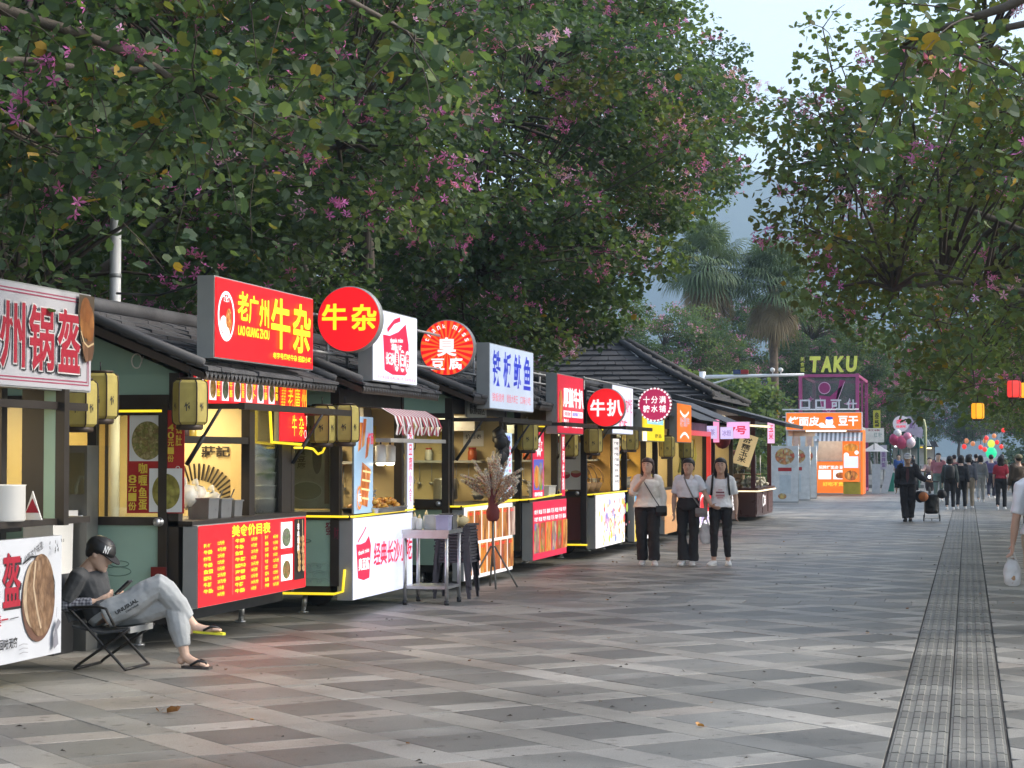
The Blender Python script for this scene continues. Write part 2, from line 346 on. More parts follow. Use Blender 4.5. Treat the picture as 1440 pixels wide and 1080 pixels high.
TAC = stonemat('tactile_concrete', (0.205, 0.207, 0.195))
joint = mat('joint_dirt', (0.035, 0.032, 0.028), 0.95, var=0.4, scale=3)
def clip(poly, ax, val, keep_less):
    out = []
    for i in range(len(poly)):
        a, b = poly[i], poly[(i + 1) % len(poly)]; ia = (a[ax] <= val) == keep_less or a[ax] == val; ib = (b[ax] <= val) == keep_less or b[ax] == val
        if ia: out.append(a)
        if ia != ib:
            t = (val - a[ax]) / (b[ax] - a[ax]); out.append((a[0] + t * (b[0] - a[0]), a[1] + t * (b[1] - a[1])))
    return out
def area(p): return abs(sum(p[i][0] * p[(i + 1) % len(p)][1] - p[(i + 1) % len(p)][0] * p[i][1] for i in range(len(p)))) / 2
def slab(mb, poly, z, m, bev=0.004, th=0.03, dz=(0, 0)):
    n = len(poly); cx = sum(p[0] for p in poly) / n; cy = sum(p[1] for p in poly) / n
    def ins(p, d):
        l = math.hypot(p[0] - cx, p[1] - cy) or 1; k = max(0, (l - d) / l); return (cx + (p[0] - cx) * k, cy + (p[1] - cy) * k)
    zz = lambda p: z + (p[0] - cx) * dz[0] + (p[1] - cy) * dz[1]
    top = [(*ins(p, bev * 1.6), zz(p)) for p in poly]; mid = [(*p, zz(p) - bev * 0.7) for p in poly]; bot = [(*p, z - th) for p in poly]
    mb.add(top + mid + bot, [tuple(range(n))] + [(n * a + i, n * a + (i + 1) % n, n * (a - 1) + (i + 1) % n, n * (a - 1) + i) for a in (1, 2) for i in range(n)], m)
def shrink(poly, d):
    n = len(poly); cx = sum(p[0] for p in poly) / n; cy = sum(p[1] for p in poly) / n; out = []
    for i in range(n):
        p0, p1, p2 = Vector(poly[i - 1]), Vector(poly[i]), Vector(poly[(i + 1) % n])
        d1 = (p1 - p0).normalized(); d2 = (p2 - p1).normalized(); n1 = Vector((-d1.y, d1.x)); n2 = Vector((-d2.y, d2.x))
        if n1.dot(Vector((cx, cy)) - p1) < 0: n1 = -n1
        if n2.dot(Vector((cx, cy)) - p1) < 0: n2 = -n2
        s = n1 + n2; k = d / max(0.3, 0.5 * s.length_squared) ; out.append(tuple(p1 + s * k * 0.5 * 2 / 2 if s.length > 1e-6 else p1))
    return out
def paving():
    pv = MB(); pv.add([(-9.2, -6, -0.012), (9.5, -6, -0.012), (9.5, 420, -0.012), (-9.2, 420, -0.012)], [(0, 1, 2, 3)], stonemat('granite_far', (0.2, 0.2, 0.195)))
    pv.add([(-9.2, -6, -0.009), (9.5, -6, -0.009), (9.5, 112, -0.009), (-9.2, 112, -0.009)], [(0, 1, 2, 3)], joint)
    root = tag(pv.build('pavement'), 'grey granite promenade paved with dark diamonds between light bands', kind='structure')
    s2 = math.sqrt(0.5); e1, e2 = (s2, s2), (s2, -s2); p = 0.905; c0 = (-1.45, 12.33); items = []
    def P(c, a, b): return (c[0] + a * e1[0] + b * e2[0], c[1] + a * e1[1] + b * e2[1])
    cuts = [(-4, 22.0), (23.0, 39.9), (40.5, 66), (66.6, 100)]
    for i in range(-75, 130):
        for j in range(-130, 75):
            c = (c0[0] + p * (i * e1[0] + j * e2[0]), c0[1] + p * (i * e1[1] + j * e2[1]))
            if not (-9.6 < c[0] < 8.0 and 5.0 < c[1] < 100.5): continue
            q = project(*c, 0)
            if not (-160 < q[0] < 1600): continue
            h = 0.302
            for kind, (a0, a1, b0, b1) in (('d', (-h, h, -h, h)), ('l', (h, p - h, -h, p - h)), ('s', (-h, h, h, p - h))):
                base = [P(c, a0, b0), P(c, a1, b0), P(c, a1, b1), P(c, a0, b1)]
                for ya, yb in cuts:
                    for side in (0, 1):
                        po = clip(clip(base, 1, ya, False), 1, yb, True)
                        if len(po) < 3: continue
                        po = clip(po, 0, SX0 - 0.006, True) if side == 0 else clip(po, 0, SX1 + 0.006, False)
                        if len(po) < 3 or area(po) < 0.004: continue
                        items.append((kind, po))
    for (ya, yb) in ((22.0, 23.0), (39.9, 40.5), (66, 66.6)):
        rows = 2 if yb - ya > 0.8 else 1; hh = (yb - ya) / rows
        for r_ in range(rows):
            x = -9.0 + r_ * 0.3
            while x < 7:
                po = [(x, ya + r_ * hh), (x + 0.6, ya + r_ * hh), (x + 0.6, ya + (r_ + 1) * hh), (x, ya + (r_ + 1) * hh)]
                for side in (0, 1):
                    q = clip(po, 0, SX0 - 0.006, True) if side == 0 else clip(po, 0, SX1 + 0.006, False)
                    if len(q) > 2 and area(q) > 0.01: items.append(('b', q))
                x += 0.6
    def shows(it):
        qs = [project(x, y, 0) for x, y in it[1]]
        if max(q[0] for q in qs) < 0 or min(q[0] for q in qs) > 1440 or min(q[1] for q in qs) > 1080: return 0
        return area([(min(1440, max(0, q[0])), min(1080, q[1])) for q in qs])
    items.sort(key=shows, reverse=True); rest = MB(); rr = random.Random(3); parts = 0
    for kind, po in items:
        m = rr.choices(DK, (5, 4, 2))[0] if kind == 'd' else (rr.choices(LT + [DK[2]], (7, 2, 4, 2))[0] if kind != 'b' else rr.choices([LT[0], DK[2], DK[1]], (2, 3, 2))[0])
        if kind == 'd' and po[0][0] < -3.6 and rr.random() < 0.4: m = rr.choice([DK[2], LT[1], LT[0]])
        big = shows((kind, po)) if parts < 300 else 0
        sh = shrink(po, rr.choice((0.0022, 0.003, 0.0045)))
        n = len(sh); cx = sum(q[0] for q in sh) / n; cyy = sum(q[1] for q in sh) / n
        z = rr.uniform(-0.0016, 0.0016); tilt = (rr.uniform(-0.004, 0.004), rr.uniform(-0.004, 0.004))
        if parts < 300 and big > 0:
            mb = MB(); slab(mb, [(q[0] - cx, q[1] - cyy) for q in sh], 0, m, dz=tilt); mb.build('tile', root, (cx, cyy, z)); parts += 1
        else: slab(rest, sh, z, m, dz=tilt)
    tag(rest.build('small_tiles', root), kind='stuff')
    # tactile strip
    st = MB(); st.box(SX0, SX1, -4, 420, -0.05, -0.006, joint); ts = tag(st.build('tactile_strip'), 'ribbed grey tactile paving strip running down the promenade', kind='structure')
    def tactile(mb, x, y, z, w=0.312, l=0.3, m=TAC, bars=4):
        slab(mb, [(x + 0.003, y + 0.002), (x + w - 0.003, y + 0.002), (x + w - 0.003, y + l - 0.002), (x + 0.003, y + l - 0.002)], z, m, 0.002)
        for k in range(bars):
            xa = x + w * (k + 0.2) / bars; xb = x + w * (k + 0.78) / bars
            a = [(xa, y + 0.012), (xb, y + 0.012), (xb, y + l - 0.012), (xa, y + l - 0.012)]; t = [(q[0] + (0.005 if i in (0, 3) else -0.005), q[1], z + 0.006) for i, q in enumerate(a)]
            mb.add([(q[0], q[1], z) for q in a] + t, [(4, 5, 6, 7), (0, 1, 5, 4), (1, 2, 6, 5), (2, 3, 7, 6), (3, 0, 4, 7)], m)
    tmats = [TAC, stonemat('tactile_concrete_worn', (0.235, 0.235, 0.222)), stonemat('tactile_concrete_dark', (0.18, 0.18, 0.172))]
    protos = []
    for m in tmats:
        mb = MB(); tactile(mb, 0, 0, 0, m=m); protos.append(mb)
    meshes = [None] * 3; far = MB(); cnt = 0; y = 9.0
    while y < 105:
        for k in (0, 1):
            x = SX0 + 0.004 + k * 0.317; yy = y + (0.11 if k else 0) + rr.uniform(-0.004, 0.004); z = rr.uniform(-0.0015, 0.0015); i = rr.randrange(3)
            if cnt < 300 and y < 56:
                if meshes[i] is None: o = protos[i].build('tactile_tile', ts); meshes[i] = o.data
                else: o = bpy.data.objects.new('tactile_tile', meshes[i]); COL.objects.link(o); o.parent = ts
                o.location = (x, yy, z); cnt += 1
            elif y < 80: tactile(far, x, yy, z, m=tmats[i], bars=4)
            else: slab(far, [(x, yy), (x + 0.31, yy), (x + 0.31, yy + 0.29), (x, yy + 0.29)], z, tmats[i])
        y += 0.302
    tag(far.build('far_tiles', ts), kind='stuff')
paving()
# ---------------- leaves and trees
LM = [leafmat('leaf_deep', (0.062, 0.102, 0.060)), leafmat('leaf_mid', (0.092, 0.140, 0.070)), leafmat('leaf_light', (0.140, 0.192, 0.078)), leafmat('leaf_yellow', (0.34, 0.22, 0.035), 0.3), leafmat('leaf_olive', (0.115, 0.125, 0.045))]
PM = [leafmat('petal_pink', (0.58, 0.16, 0.45), 0.3, 0.25), leafmat('petal_pale', (0.62, 0.33, 0.55), 0.3, 0.2)]
BARK = mat('bark', (0.11, 0.09, 0.07), 0.9, var=0.3, scale=9, bump=0.6)
TWIG = mat('twig', (0.075, 0.06, 0.048), 0.9, var=0.3, scale=9)
LEAF = np.array([(0, 0, 0), (0, 0.83, 0.0), (0.37, 0.10, 0.10), (0.50, 0.52, 0.14), (0.27, 1.0, 0.06), (-0.37, 0.10, 0.10), (-0.50, 0.52, 0.14), (-0.27, 1.0, 0.06)]); LEAF_F = np.array([(0, 2, 3, 4, 1), (0, 1, 7, 6, 5)])
def unit(a): return a / np.maximum(np.linalg.norm(a, axis=1, keepdims=True), 1e-9)
def leaf_cloud(C, size, rg, out=None, droop=0.35, upbias=0.9):
    """bilobed leaves at the points C"""
    n = len(C); t = rg.normal(size=(n, 3)); t[:, 2] = t[:, 2] * 0.5 - droop; 
    if out is not None: t += out * 0.8
    t = unit(t); nn = rg.normal(size=(n, 3)) * 0.65; nn[:, 2] += upbias; nn = unit(nn - t * (nn * t).sum(1, keepdims=True)); s = np.cross(t, nn)
    sz = size * rg.uniform(0.62, 1.18, n)[:, None, None]
    V = C[:, None, :] + sz * (LEAF[None, :, 0:1] * s[:, None] + LEAF[None, :, 1:2] * t[:, None] + LEAF[None, :, 2:3] * nn[:, None])
    F = (np.arange(n) * 8)[:, None, None] + LEAF_F[None]
    return V.reshape(-1, 3), F.reshape(-1, 5)
def crown_mesh(name, cl, size, seed, weights, clump_tone=True):
    """cl: list of (centre, radius, count)"""
    rg = np.random.default_rng(seed); C = []; O = []; M = []
    for c, r, n in cl:
        d = unit(rg.normal(size=(n, 3))); rad = r * rg.uniform(0.15, 1.0, n) ** 0.55; q = d * rad[:, None]; q[:, 2] *= 0.62
        tone = rg.choice(5, p=weights); w = np.array(weights) * 0.3; w[tone if tone != 3 else 1] += 0.7; w = w / w.sum()
        C.append(q + np.array(c)); O.append(d); M.append(rg.choice(5, size=n, p=w))
    C = np.concatenate(C); O = np.concatenate(O); M = np.concatenate(M); V, F = leaf_cloud(C, size, rg, O)
    return np_mesh(name, V, F, np.repeat(M, 2), LM, False, False)
def blossom_mesh(name, pts, seed, fl=0.055, per=(7, 17), spread=0.125):
    rg = np.random.default_rng(seed); Vs = []; Ms = []
    PET = np.array([(0, 0, 0), (0.2, 0.55, 0.1), (0, 1, 0.28), (-0.2, 0.55, 0.1)])
    for p in pts:
        k = rg.integers(*per); tone = rg.random() < 0.35
        for _ in range(k):
            c = np.array(p) + rg.normal(size=3) * spread * np.array([1, 1, 0.7]); ax = unit(rg.normal(size=(1, 3)) + np.array([[0, 0, 0.8]]))[0]; a0 = rg.uniform(0, 6.28)
            u = np.cross(ax, [0.3, 0.8, 0.1]); u /= np.linalg.norm(u); w = np.cross(ax, u)
            for j in range(5):
                a = a0 + j * 1.2566; t = u * math.cos(a) + w * math.sin(a); s = np.cross(t, ax); f = fl * rg.uniform(0.8, 1.3)
                Vs.append(c + f * (PET[:, 0:1] * s + PET[:, 1:2] * t + PET[:, 2:3] * ax)); Ms.append(1 if tone else 0)
    V = np.concatenate(Vs); F = np.arange(len(V)).reshape(-1, 4)
    return np_mesh(name, V, F, np.array(Ms), PM, False, False)
def limbs_mb(rr, h0, cl, trunk_r, lean=(0, 0)):
    """trunk (from z=0) and limbs to the clumps; returns two MBs"""
    tr = MB(); n = 7; pts = [(lean[0] * i / n + rr.uniform(-.04, .04), lean[1] * i / n + rr.uniform(-.04, .04), h0 * i / n) for i in range(n + 1)]
    tr.tube(pts, [trunk_r * (1.35 if i == 0 else 1.05 - 0.45 * i / n) for i in range(n + 1)], BARK, 10)
    top = Vector(pts[-1]); lb = MB(); nl = 8; ends = []
    for k in range(nl):
        a = 2 * math.pi * (k + rr.random() * 0.6) / nl; sel = [c for c, r, m in cl if abs(((math.atan2(c[1], c[0]) - a + math.pi) % (2 * math.pi)) - math.pi) < 0.5] or [cl[k % len(cl)][0]]
        e = Vector(rr.choice(sel)) * 0.86; e.z = max(h0 + 0.4, e.z); mid = top.lerp(e, 0.5) + Vector((rr.uniform(-.4, .4), rr.uniform(-.4, .4), 0.7)); path = []
        for i in range(9):
            t = i / 8; path.append(top * (1 - t) ** 2 + mid * 2 * t * (1 - t) + e * t * t + Vector((rr.uniform(-.07, .07), rr.uniform(-.07, .07), rr.uniform(-.05, .05))) * (t > 0))
        lb.tube(path, [trunk_r * 0.42 * (1 - 0.82 * i / 8) + 0.010 for i in range(9)], BARK, 6); ends += path[2:]
    for c, r, m in cl:
        c = Vector(c); b = min(ends, key=lambda q: (q - c).length); md = b.lerp(c, 0.5) + Vector((rr.uniform(-.2, .2), rr.uniform(-.2, .2), rr.uniform(0, .3)))
        lb.tube([b, b.lerp(md, 0.5) + Vector((0, 0, 0.08)), md, c], [0.03, 0.022, 0.015, 0.007], TWIG, 4, False)
        for _ in range(3):
            d = Vector((rr.gauss(0, 1), rr.gauss(0, 1), rr.gauss(0, 0.6))).normalized() * r * rr.uniform(0.7, 1.15); lb.tube([c, c + d * 0.5 + Vector((0, 0, 0.05)), c + d], [0.009, 0.006, 0.003], TWIG, 3, False)
    return tr, lb
def clumps(rr, n, rx, ry, z0, z1, rad, cnt, skirt=0.0):
    out = []
    while len(out) < n:
        d = Vector((rr.gauss(0, 1), rr.gauss(0, 1), rr.gauss(0, 1))).normalized(); k = rr.uniform(0.45, 1.0) ** 0.5
        z = (z0 + z1) / 2 + d.z * k * (z1 - z0) / 2
        if skirt and d.z < 0: hrz = math.hypot(d.x, d.y); d = d * (1 / max(0.5, hrz)) ** skirt
        c = (d.x * k * rx, d.y * k * ry, z)
        if rr.random() < 0.75 and any((Vector(c) - Vector(o[0])).length < rad * 0.75 for o in out): continue
        r = rad * rr.uniform(0.7, 1.25); out.append((c, r, int(cnt * rr.uniform(0.6, 1.3) * (r / rad) ** 2)))
    return out
W_L = (0.46, 0.35, 0.12, 0.004, 0.066); W_R = (0.03, 0.20, 0.42, 0.045, 0.305)
def make_tree(name, loc, label, group, spec, rz=0.0, scale=1.0):
    root = empty(name, loc, label, 'tree', group, rz); rr = random.Random(spec['seed']); cl = spec['clumps'](rr)
    tr, lb = limbs_mb(rr, spec['h0'], cl, spec['r']); tr.build('trunk', root); lb.build('limbs', root)
    def lk(nm, me): o = bpy.data.objects.new(nm, me); COL.objects.link(o); o.parent = root; return tag(o, kind='stuff')
    lk('crown', crown_mesh('crown', cl, spec['leaf'], spec['seed'], spec['w']))
    if spec.get('bl'):
        pts = []
        for _ in range(spec['bl']):
            c, r, m = rr.choice(cl); d = Vector((rr.gauss(0, 1), rr.gauss(0, 1), rr.gauss(0.3, 0.8))).normalized() * r * rr.uniform(0.75, 1.05); pts.append((c[0] + d.x, c[1] + d.y, c[2] + d.z * 0.7))
        lk('blossom', blossom_mesh('blossom', pts, spec['seed']))
    root.scale = (scale,) * 3
    return root
# left row: broad crowns standing behind the stalls
SA = dict(seed=21, h0=2.6, r=0.2, leaf=0.094, w=W_L, bl=560, clumps=lambda q: clumps(q, 370, 5.9, 5.9, 2.4, 10.4, 0.64, 235))
SB = dict(seed=34, h0=2.5, r=0.18, leaf=0.094, w=W_L, bl=560, clumps=lambda q: clumps(q, 400, 5.9, 5.9, 2.4, 11.2, 0.64, 250))
SR = dict(seed=55, h0=2.7, r=0.17, leaf=0.088, w=W_R, bl=300, clumps=lambda q: clumps(q, 400, 6.1, 5.8, 2.1, 9.2, 0.62, 150, 0.8))
tA = make_tree('bauhinia_tree', (-10.4, 20.5, 0), 'bauhinia tree with broad dark crown rising directly behind the red beef offal sign', 'bauhinia trees behind the stalls', SA)
tB = make_tree('bauhinia_tree', (-9.6, 31.5, 0), 'bauhinia tree thick with pink blossoms above the blue lettered squid sign', 'bauhinia trees behind the stalls', SB)
SD = dict(seed=77, h0=2.6, r=0.18, leaf=0.094, w=W_L, bl=560, clumps=lambda q: [c for c in clumps(q, 410, 6.6, 5.8, 2.5, 12.0, 0.66, 240) if not (c[0][0] > 1.8 and c[0][2] < 4.3 + 0.75 * (c[0][0] - 1.8))])
make_tree('bauhinia_tree', (-10.4, 41.0, 0), 'bauhinia tree reaching the sky gap, its right edge beside the palms', 'bauhinia trees behind the stalls', SD)
copy_tree(tB, None, (-11.5, 12.0, 0), 4.0, 'bauhinia tree at the far left, its crown behind the white bread sign', 0.95)
bk = copy_tree(tA, None, (-17.5, 27, 0), 0.9, 'bauhinia tree in the second row, dark between the two front crowns', 1.0)
copy_tree(tB, None, (-18.5, 38, 0), 2.9, 'bauhinia tree in the second row behind the steak stall', 1.05)
copy_tree(tA, None, (-19, 50, 0), 5.0, 'bauhinia tree in the second row behind the tiled pavilion', 1.0)
copy_tree(tB, None, (-16.5, 16, 0), 1.2, 'bauhinia tree in the second row behind the white lamp post', 0.95)
tR = make_tree('bauhinia_tree', (3.75, 26, 0), 'bauhinia tree with yellowing leaves overhanging the promenade from the right', 'bauhinia trees along the right side', SR)
copy_tree(tR, None, (4.1, 36.5, 0), 1.4, 'bauhinia tree whose low boughs hang over the red lanterns', 1.0)
copy_tree(tR, None, (4.8, 48, 0), 3.3, 'bauhinia tree behind the orange hanging lantern on the right side', 1.0)
copy_tree(tR, None, (5.2, 68, 0), 5.1, 'bauhinia tree to the right of the woman in red', 1.0)
copy_tree(tA, None, (6.2, 88, 0), 0.4, 'bauhinia tree over the distant cluster of red lanterns', 0.85)
copy_tree(tR, None, (6.0, 110, 0), 2.4, 'bauhinia tree on the right just past the far lanterns', 1.0)
copy_tree(tA, None, (6.5, 136, 0), 3.6, 'bauhinia tree far down the right side of the avenue', 1.0)
copy_tree(tB, None, (-9.6, 112, 0), 1.0, 'bauhinia tree behind the pink steel tower', 0.95)
copy_tree(tA, None, (-8.6, 138, 0), 2.0, 'bauhinia tree far down the avenue behind the last stalls', 1.0)
copy_tree(tB, None, (-8.0, 170, 0), 3.0, 'bauhinia tree on the left near the end of the avenue', 1.1)
copy_tree(tA, None, (7.0, 175, 0), 4.0, 'bauhinia tree on the right near the end of the avenue', 1.1)
copy_tree(tA, None, (-14.5, 92, 0), 1.7, 'bauhinia tree low behind the two fan palms', 0.85)
copy_tree(tB, None, (-1.0, 235, 0), 5.5, 'bauhinia tree closing the far end of the avenue', 1.25)
copy_tree(tA, None, (9.5, 225, 0), 0.5, 'bauhinia tree closing the avenue right of the centre', 1.3)
copy_tree(tA, None, (-12, 225, 0), 0.5, 'bauhinia tree closing the avenue left of the centre', 1.3)
# ---------------- near boughs: separate leaves
def leaf_proto(i, fold):
    L6 = LEAF.copy(); mb = MB(); n = 7
    def lobe(sg):
        prof = [(0, 0), (0.22, 0.02), (0.42, 0.2), (0.5, 0.45), (0.45, 0.74), (0.32, 0.94), (0.18, 0.98), (0.06, 0.86), (0, 0.76)]
        return [(sg * x, y - 0.06 * (x < 0.01 and y == 0), fold * x + 0.10 * math.sin(y * 2.4) * 0.5) for x, y in prof]
    for sg in (1, -1):
        vv = lobe(sg); fs = tuple(range(len(vv))); mb.add(vv, [fs if sg > 0 else fs[::-1]], LM[i])
    me = bpy.data.meshes.new('leaf'); me.from_pydata(mb.v, [], mb.f)
    for m in mb.mats: me.materials.append(m)
    me.update(); return me
LP = {(i, k): leaf_proto(i, (0.12, 0.35)[k]) for i in range(5) for k in range(2)}
def near_bough(root, boughs, nleaf, size, seed, weights, nb=14, stuff=0):
    """boughs: polylines of tapering wood; leaves sit along their twigs, each one a leaf of its own"""
    rr = random.Random(seed); bm_ = MB(); spots = []
    for pts, r0 in boughs:
        P_ = [Vector(p) for p in pts]; path = []
        for a, b in zip(P_[:-1], P_[1:]):
            for t in (0, 0.25, 0.5, 0.75): path.append(a.lerp(b, t) + Vector((rr.uniform(-.03, .03), rr.uniform(-.03, .03), rr.uniform(-.03, .03))))
        path.append(P_[-1]); bm_.tube(path, [r0 * (1 - 0.85 * i / len(path)) + 0.003 for i in range(len(path))], BARK, 6)
        for _ in range(nb):
            i = rr.randrange(len(path) // 4, len(path)); b = path[i]; d = Vector((rr.gauss(0, 0.7), rr.gauss(0, 0.7), rr.gauss(-0.25, 0.45))).normalized() * rr.uniform(0.35, 0.95)
            tw = [b + d * t + Vector((0, 0, -0.18 * t * t)) + Vector((rr.uniform(-.02, .02),) * 3) for t in (0, 0.25, 0.5, 0.75, 1.0)]
            bm_.tube(tw, [0.008, 0.006, 0.005, 0.004, 0.002], TWIG, 4, False)
            for q in range(26): t = rr.uniform(0.15, 1.02); k = min(3, int(t * 4)); spots.append(tw[k].lerp(tw[k + 1], min(1, t * 4 - k)))
    bm_.build('boughs', root); rr.shuffle(spots)
    for p in spots[:nleaf]:
        i = rr.choices(range(5), weights)[0]; o = bpy.data.objects.new('leaf', LP[(i, rr.randrange(2))]); COL.objects.link(o); o.parent = root
        o.location = p + Vector((rr.gauss(0, .03), rr.gauss(0, .03), rr.gauss(0, .03))); t = Vector((rr.gauss(0, .8), rr.gauss(0, .8), rr.gauss(-0.55, .45))).normalized()
        nrm = Vector((rr.gauss(0, .5), rr.gauss(-0.25, .5), rr.gauss(0.6, .4))); nrm = (nrm - t * nrm.dot(t)).normalized(); s = t.cross(nrm); k = size * rr.uniform(0.7, 1.2)
        M = Matrix((s, t, nrm)).transposed().to_4x4(); o.rotation_euler = M.to_euler(); o.scale = (k, k, k)
    rest = spots[nleaf:nleaf + stuff] if stuff else []
    if rest:
        C = np.array([tuple(p) for p in rest]) + np.random.default_rng(seed).normal(size=(len(rest), 3)) * 0.12; V, F = leaf_cloud(C, size * 0.95, np.random.default_rng(seed + 1))
        M = np.random.default_rng(seed + 2).choice(5, size=len(rest), p=np.array(weights) / sum(weights)); o = np_mesh('small_leaves', V, F, np.repeat(M, 2), LM, False, root); tag(o, kind='stuff')
    bl = [tuple(rr.choice(spots)) for _ in range(12)]
    o = bpy.data.objects.new('blossom', blossom_mesh('blossom', bl, seed, 0.055, (5, 10), 0.09)); COL.objects.link(o); o.parent = root; tag(o, kind='stuff')
nl = empty('bauhinia_tree', (0, 0, 0), 'nearest bauhinia tree, dark large leaved boughs hanging over the upper left', 'tree', 'bauhinia trees behind the stalls')
mb = MB(); mb.tube([(-9.2, 9.0, 0), (-9.1, 9.0, 1.2), (-9.0, 9.1, 2.6), (-8.8, 9.3, 3.6)], [0.26, 0.2, 0.17, 0.14], BARK, 10); mb.build('trunk', nl)
near_bough(nl, [([(-8.8, 9.3, 3.5), (-7.6, 10.6, 4.6), (-6.4, 11.6, 4.6), (-5.4, 12.4, 4.25), (-4.9, 12.9, 4.0)], 0.07),
                ([(-8.8, 9.3, 3.5), (-8.0, 11.0, 4.4), (-7.1, 12.4, 4.3), (-6.5, 13.2, 3.95), (-6.2, 13.6, 3.6)], 0.06),
                ([(-8.8, 9.3, 3.4), (-8.3, 11.8, 4.1), (-7.6, 13.0, 3.8), (-7.1, 13.8, 3.3)], 0.05),
                ([(-7.6, 10.6, 4.6), (-5.6, 11.5, 4.9), (-4.2, 12.4, 4.7), (-3.6, 13.0, 4.4)], 0.05),
                ([(-8.3, 11.8, 4.1), (-7.0, 13.6, 4.5), (-5.8, 14.4, 4.5), (-5.2, 14.8, 4.2)], 0.05),
                ([(-8.0, 11.0, 4.4), (-6.9, 12.0, 4.1), (-6.4, 12.6, 3.85), (-6.1, 12.9, 3.65)], 0.04)], 300, 0.105, 5, (12, 4.5, 1.5, 0.25, 1.0), 30, 3900)
nr = empty('bauhinia_tree', (0, 0, 0), 'nearest tree on the right, big leaves and two yellow ones at the top edge', 'tree', 'bauhinia trees along the right side')
mb = MB(); mb.tube([(3.6, 11.0, 0), (3.5, 11.0, 1.5), (3.4, 11.1, 2.8), (3.1, 11.2, 3.6)], [0.24, 0.19, 0.16, 0.13], BARK, 10); mb.build('trunk', nr)
near_bough(nr, [([(3.1, 11.2, 3.6), (2.0, 11.4, 4.3), (1.0, 11.6, 4.35), (0.2, 11.8, 4.15), (-0.35, 12.0, 4.0)], 0.06),
                ([(3.1, 11.2, 3.6), (2.2, 12.4, 4.3), (1.2, 13.2, 4.5), (0.2, 13.8, 4.4), (-0.5, 14.2, 4.3)], 0.05),
                ([(3.1, 11.2, 3.5), (2.0, 13.0, 4.1), (1.2, 14.2, 4.1), (0.5, 15.0, 3.9)], 0.05)], 260, 0.10, 9, (5, 6, 3, 1.0, 4), 18, 700)
# ---------------- fan palms
PG = [leafmat('palm_green', (0.115, 0.165, 0.085), 0.2), leafmat('palm_dead', (0.22, 0.17, 0.10), 0.2)]
def palm(loc, label, h, seed, crown=1.0):
    root = empty('fan_palm', loc, label, 'palm tree', 'fan palms beyond the pavilion'); rr = random.Random(seed); t = MB()
    t.tube([(0, 0, 0), (0.05, 0, h * 0.3), (0.02, 0.05, h * 0.7), (0, 0, h)], [0.3, 0.24, 0.22, 0.24], mat('palm_bark', (0.13, 0.095, 0.065), 0.95, var=0.35, scale=5, bump=0.7), 10); t.build('trunk', root)
    def fronds(nm, n, elo, ehi, droop, mt):
        mb = MB()
        for k in range(n):
            a = rr.uniform(0, 6.283); el = R(rr.uniform(elo, ehi)); st = 1.15 * crown * rr.uniform(0.8, 1.15); d = Vector((math.cos(a) * math.cos(el), math.sin(a) * math.cos(el), math.sin(el))); hub = Vector((0, 0, h)) + d * st
            mb.tube([(0, 0, h), Vector((0, 0, h)) + d * st * 0.5 + Vector((0, 0, 0.06)), hub], [0.035, 0.025, 0.018], mt, 4, False)
            s = d.cross(Vector((0, 0, 1))).normalized() if abs(d.z) < 0.98 else Vector((1, 0, 0)); up = s.cross(d)
            for q in range(22):
                th = R(-112 + 224 * q / 21); L = 1.15 * crown * rr.uniform(0.8, 1.1) * (1 - 0.25 * abs(q - 10.5) / 10.5); e = d * math.cos(th) + s * math.sin(th)
                p1 = hub + e * L * 0.55 + up * 0.05; p2 = hub + e * L * 0.85 + Vector((0, 0, -droop * 0.35 * L)); p3 = hub + e * L * 0.98 + Vector((0, 0, -droop * L)); w = e.cross(up).normalized() * 0.03 if e.cross(up).length > 0.01 else s * 0.035
                mb.add([hub, p1 - w, p1 + w, p2 - w * 0.7, p2 + w * 0.7, p3], [(0, 1, 2), (1, 3, 4, 2), (3, 5, 4)], mt)
        tag(mb.build(nm, root), kind='stuff')
    fronds('crown', 95, -40, 82, 0.42, PG[0]); fronds('dead_skirt', 22, -84, -52, 0.35, PG[1]); return root
palm((-12.6, 100, 0), 'fan palm left of the pair, its crown against the dark trees', 10.9, 3, 1.22)
palm((-9.4, 101, 0), 'fan palm right of the pair, long dead skirt above the camera gantry', 10.0, 4, 1.25)
palm((-8.0, 92, 0), 'smaller fan palm between the pair and the pink tower', 6.6, 8, 0.8) if False else None
p3 = palm((-15.5, 82, 0), 'tall fan palm half hidden behind the leftmost bauhinia boughs, frond tips against the sky', 14.0, 6, 1.0)
# ---------------- hedges and shrubs
def shrubs(name, label, boxes, size, seed, w, dens=260):
    rr = random.Random(seed); cl = []
    for (x0, x1, y0, y1, z0, z1) in boxes:
        n = int(max(4, (x1 - x0) * (y1 - y0) * (z1 - z0) * 0.55)); 
        for _ in range(n): cl.append(((rr.uniform(x0, x1), rr.uniform(y0, y1), rr.uniform(z0, z1)), rr.uniform(0.6, 1.0), int(dens * rr.uniform(0.6, 1.2))))
    o = bpy.data.objects.new(name, crown_mesh(name, cl, size, seed, w)); COL.objects.link(o); return tag(o, label, kind='stuff')
shrubs('shrubbery', 'dark shrubs filling the space behind the row of stalls', [(-13.5, -10.5, 12, 50, 0.4, 4.6)], 0.14, 71, (0.55, 0.33, 0.06, 0.01, 0.05), 110)
shrubs('light_shrubbery', 'bright green bushes between the pavilion roof and the palms', [(-16, -8.2, 84, 92, 0.5, 5.0)], 0.2, 72, (0.05, 0.25, 0.6, 0.02, 0.08), 120)
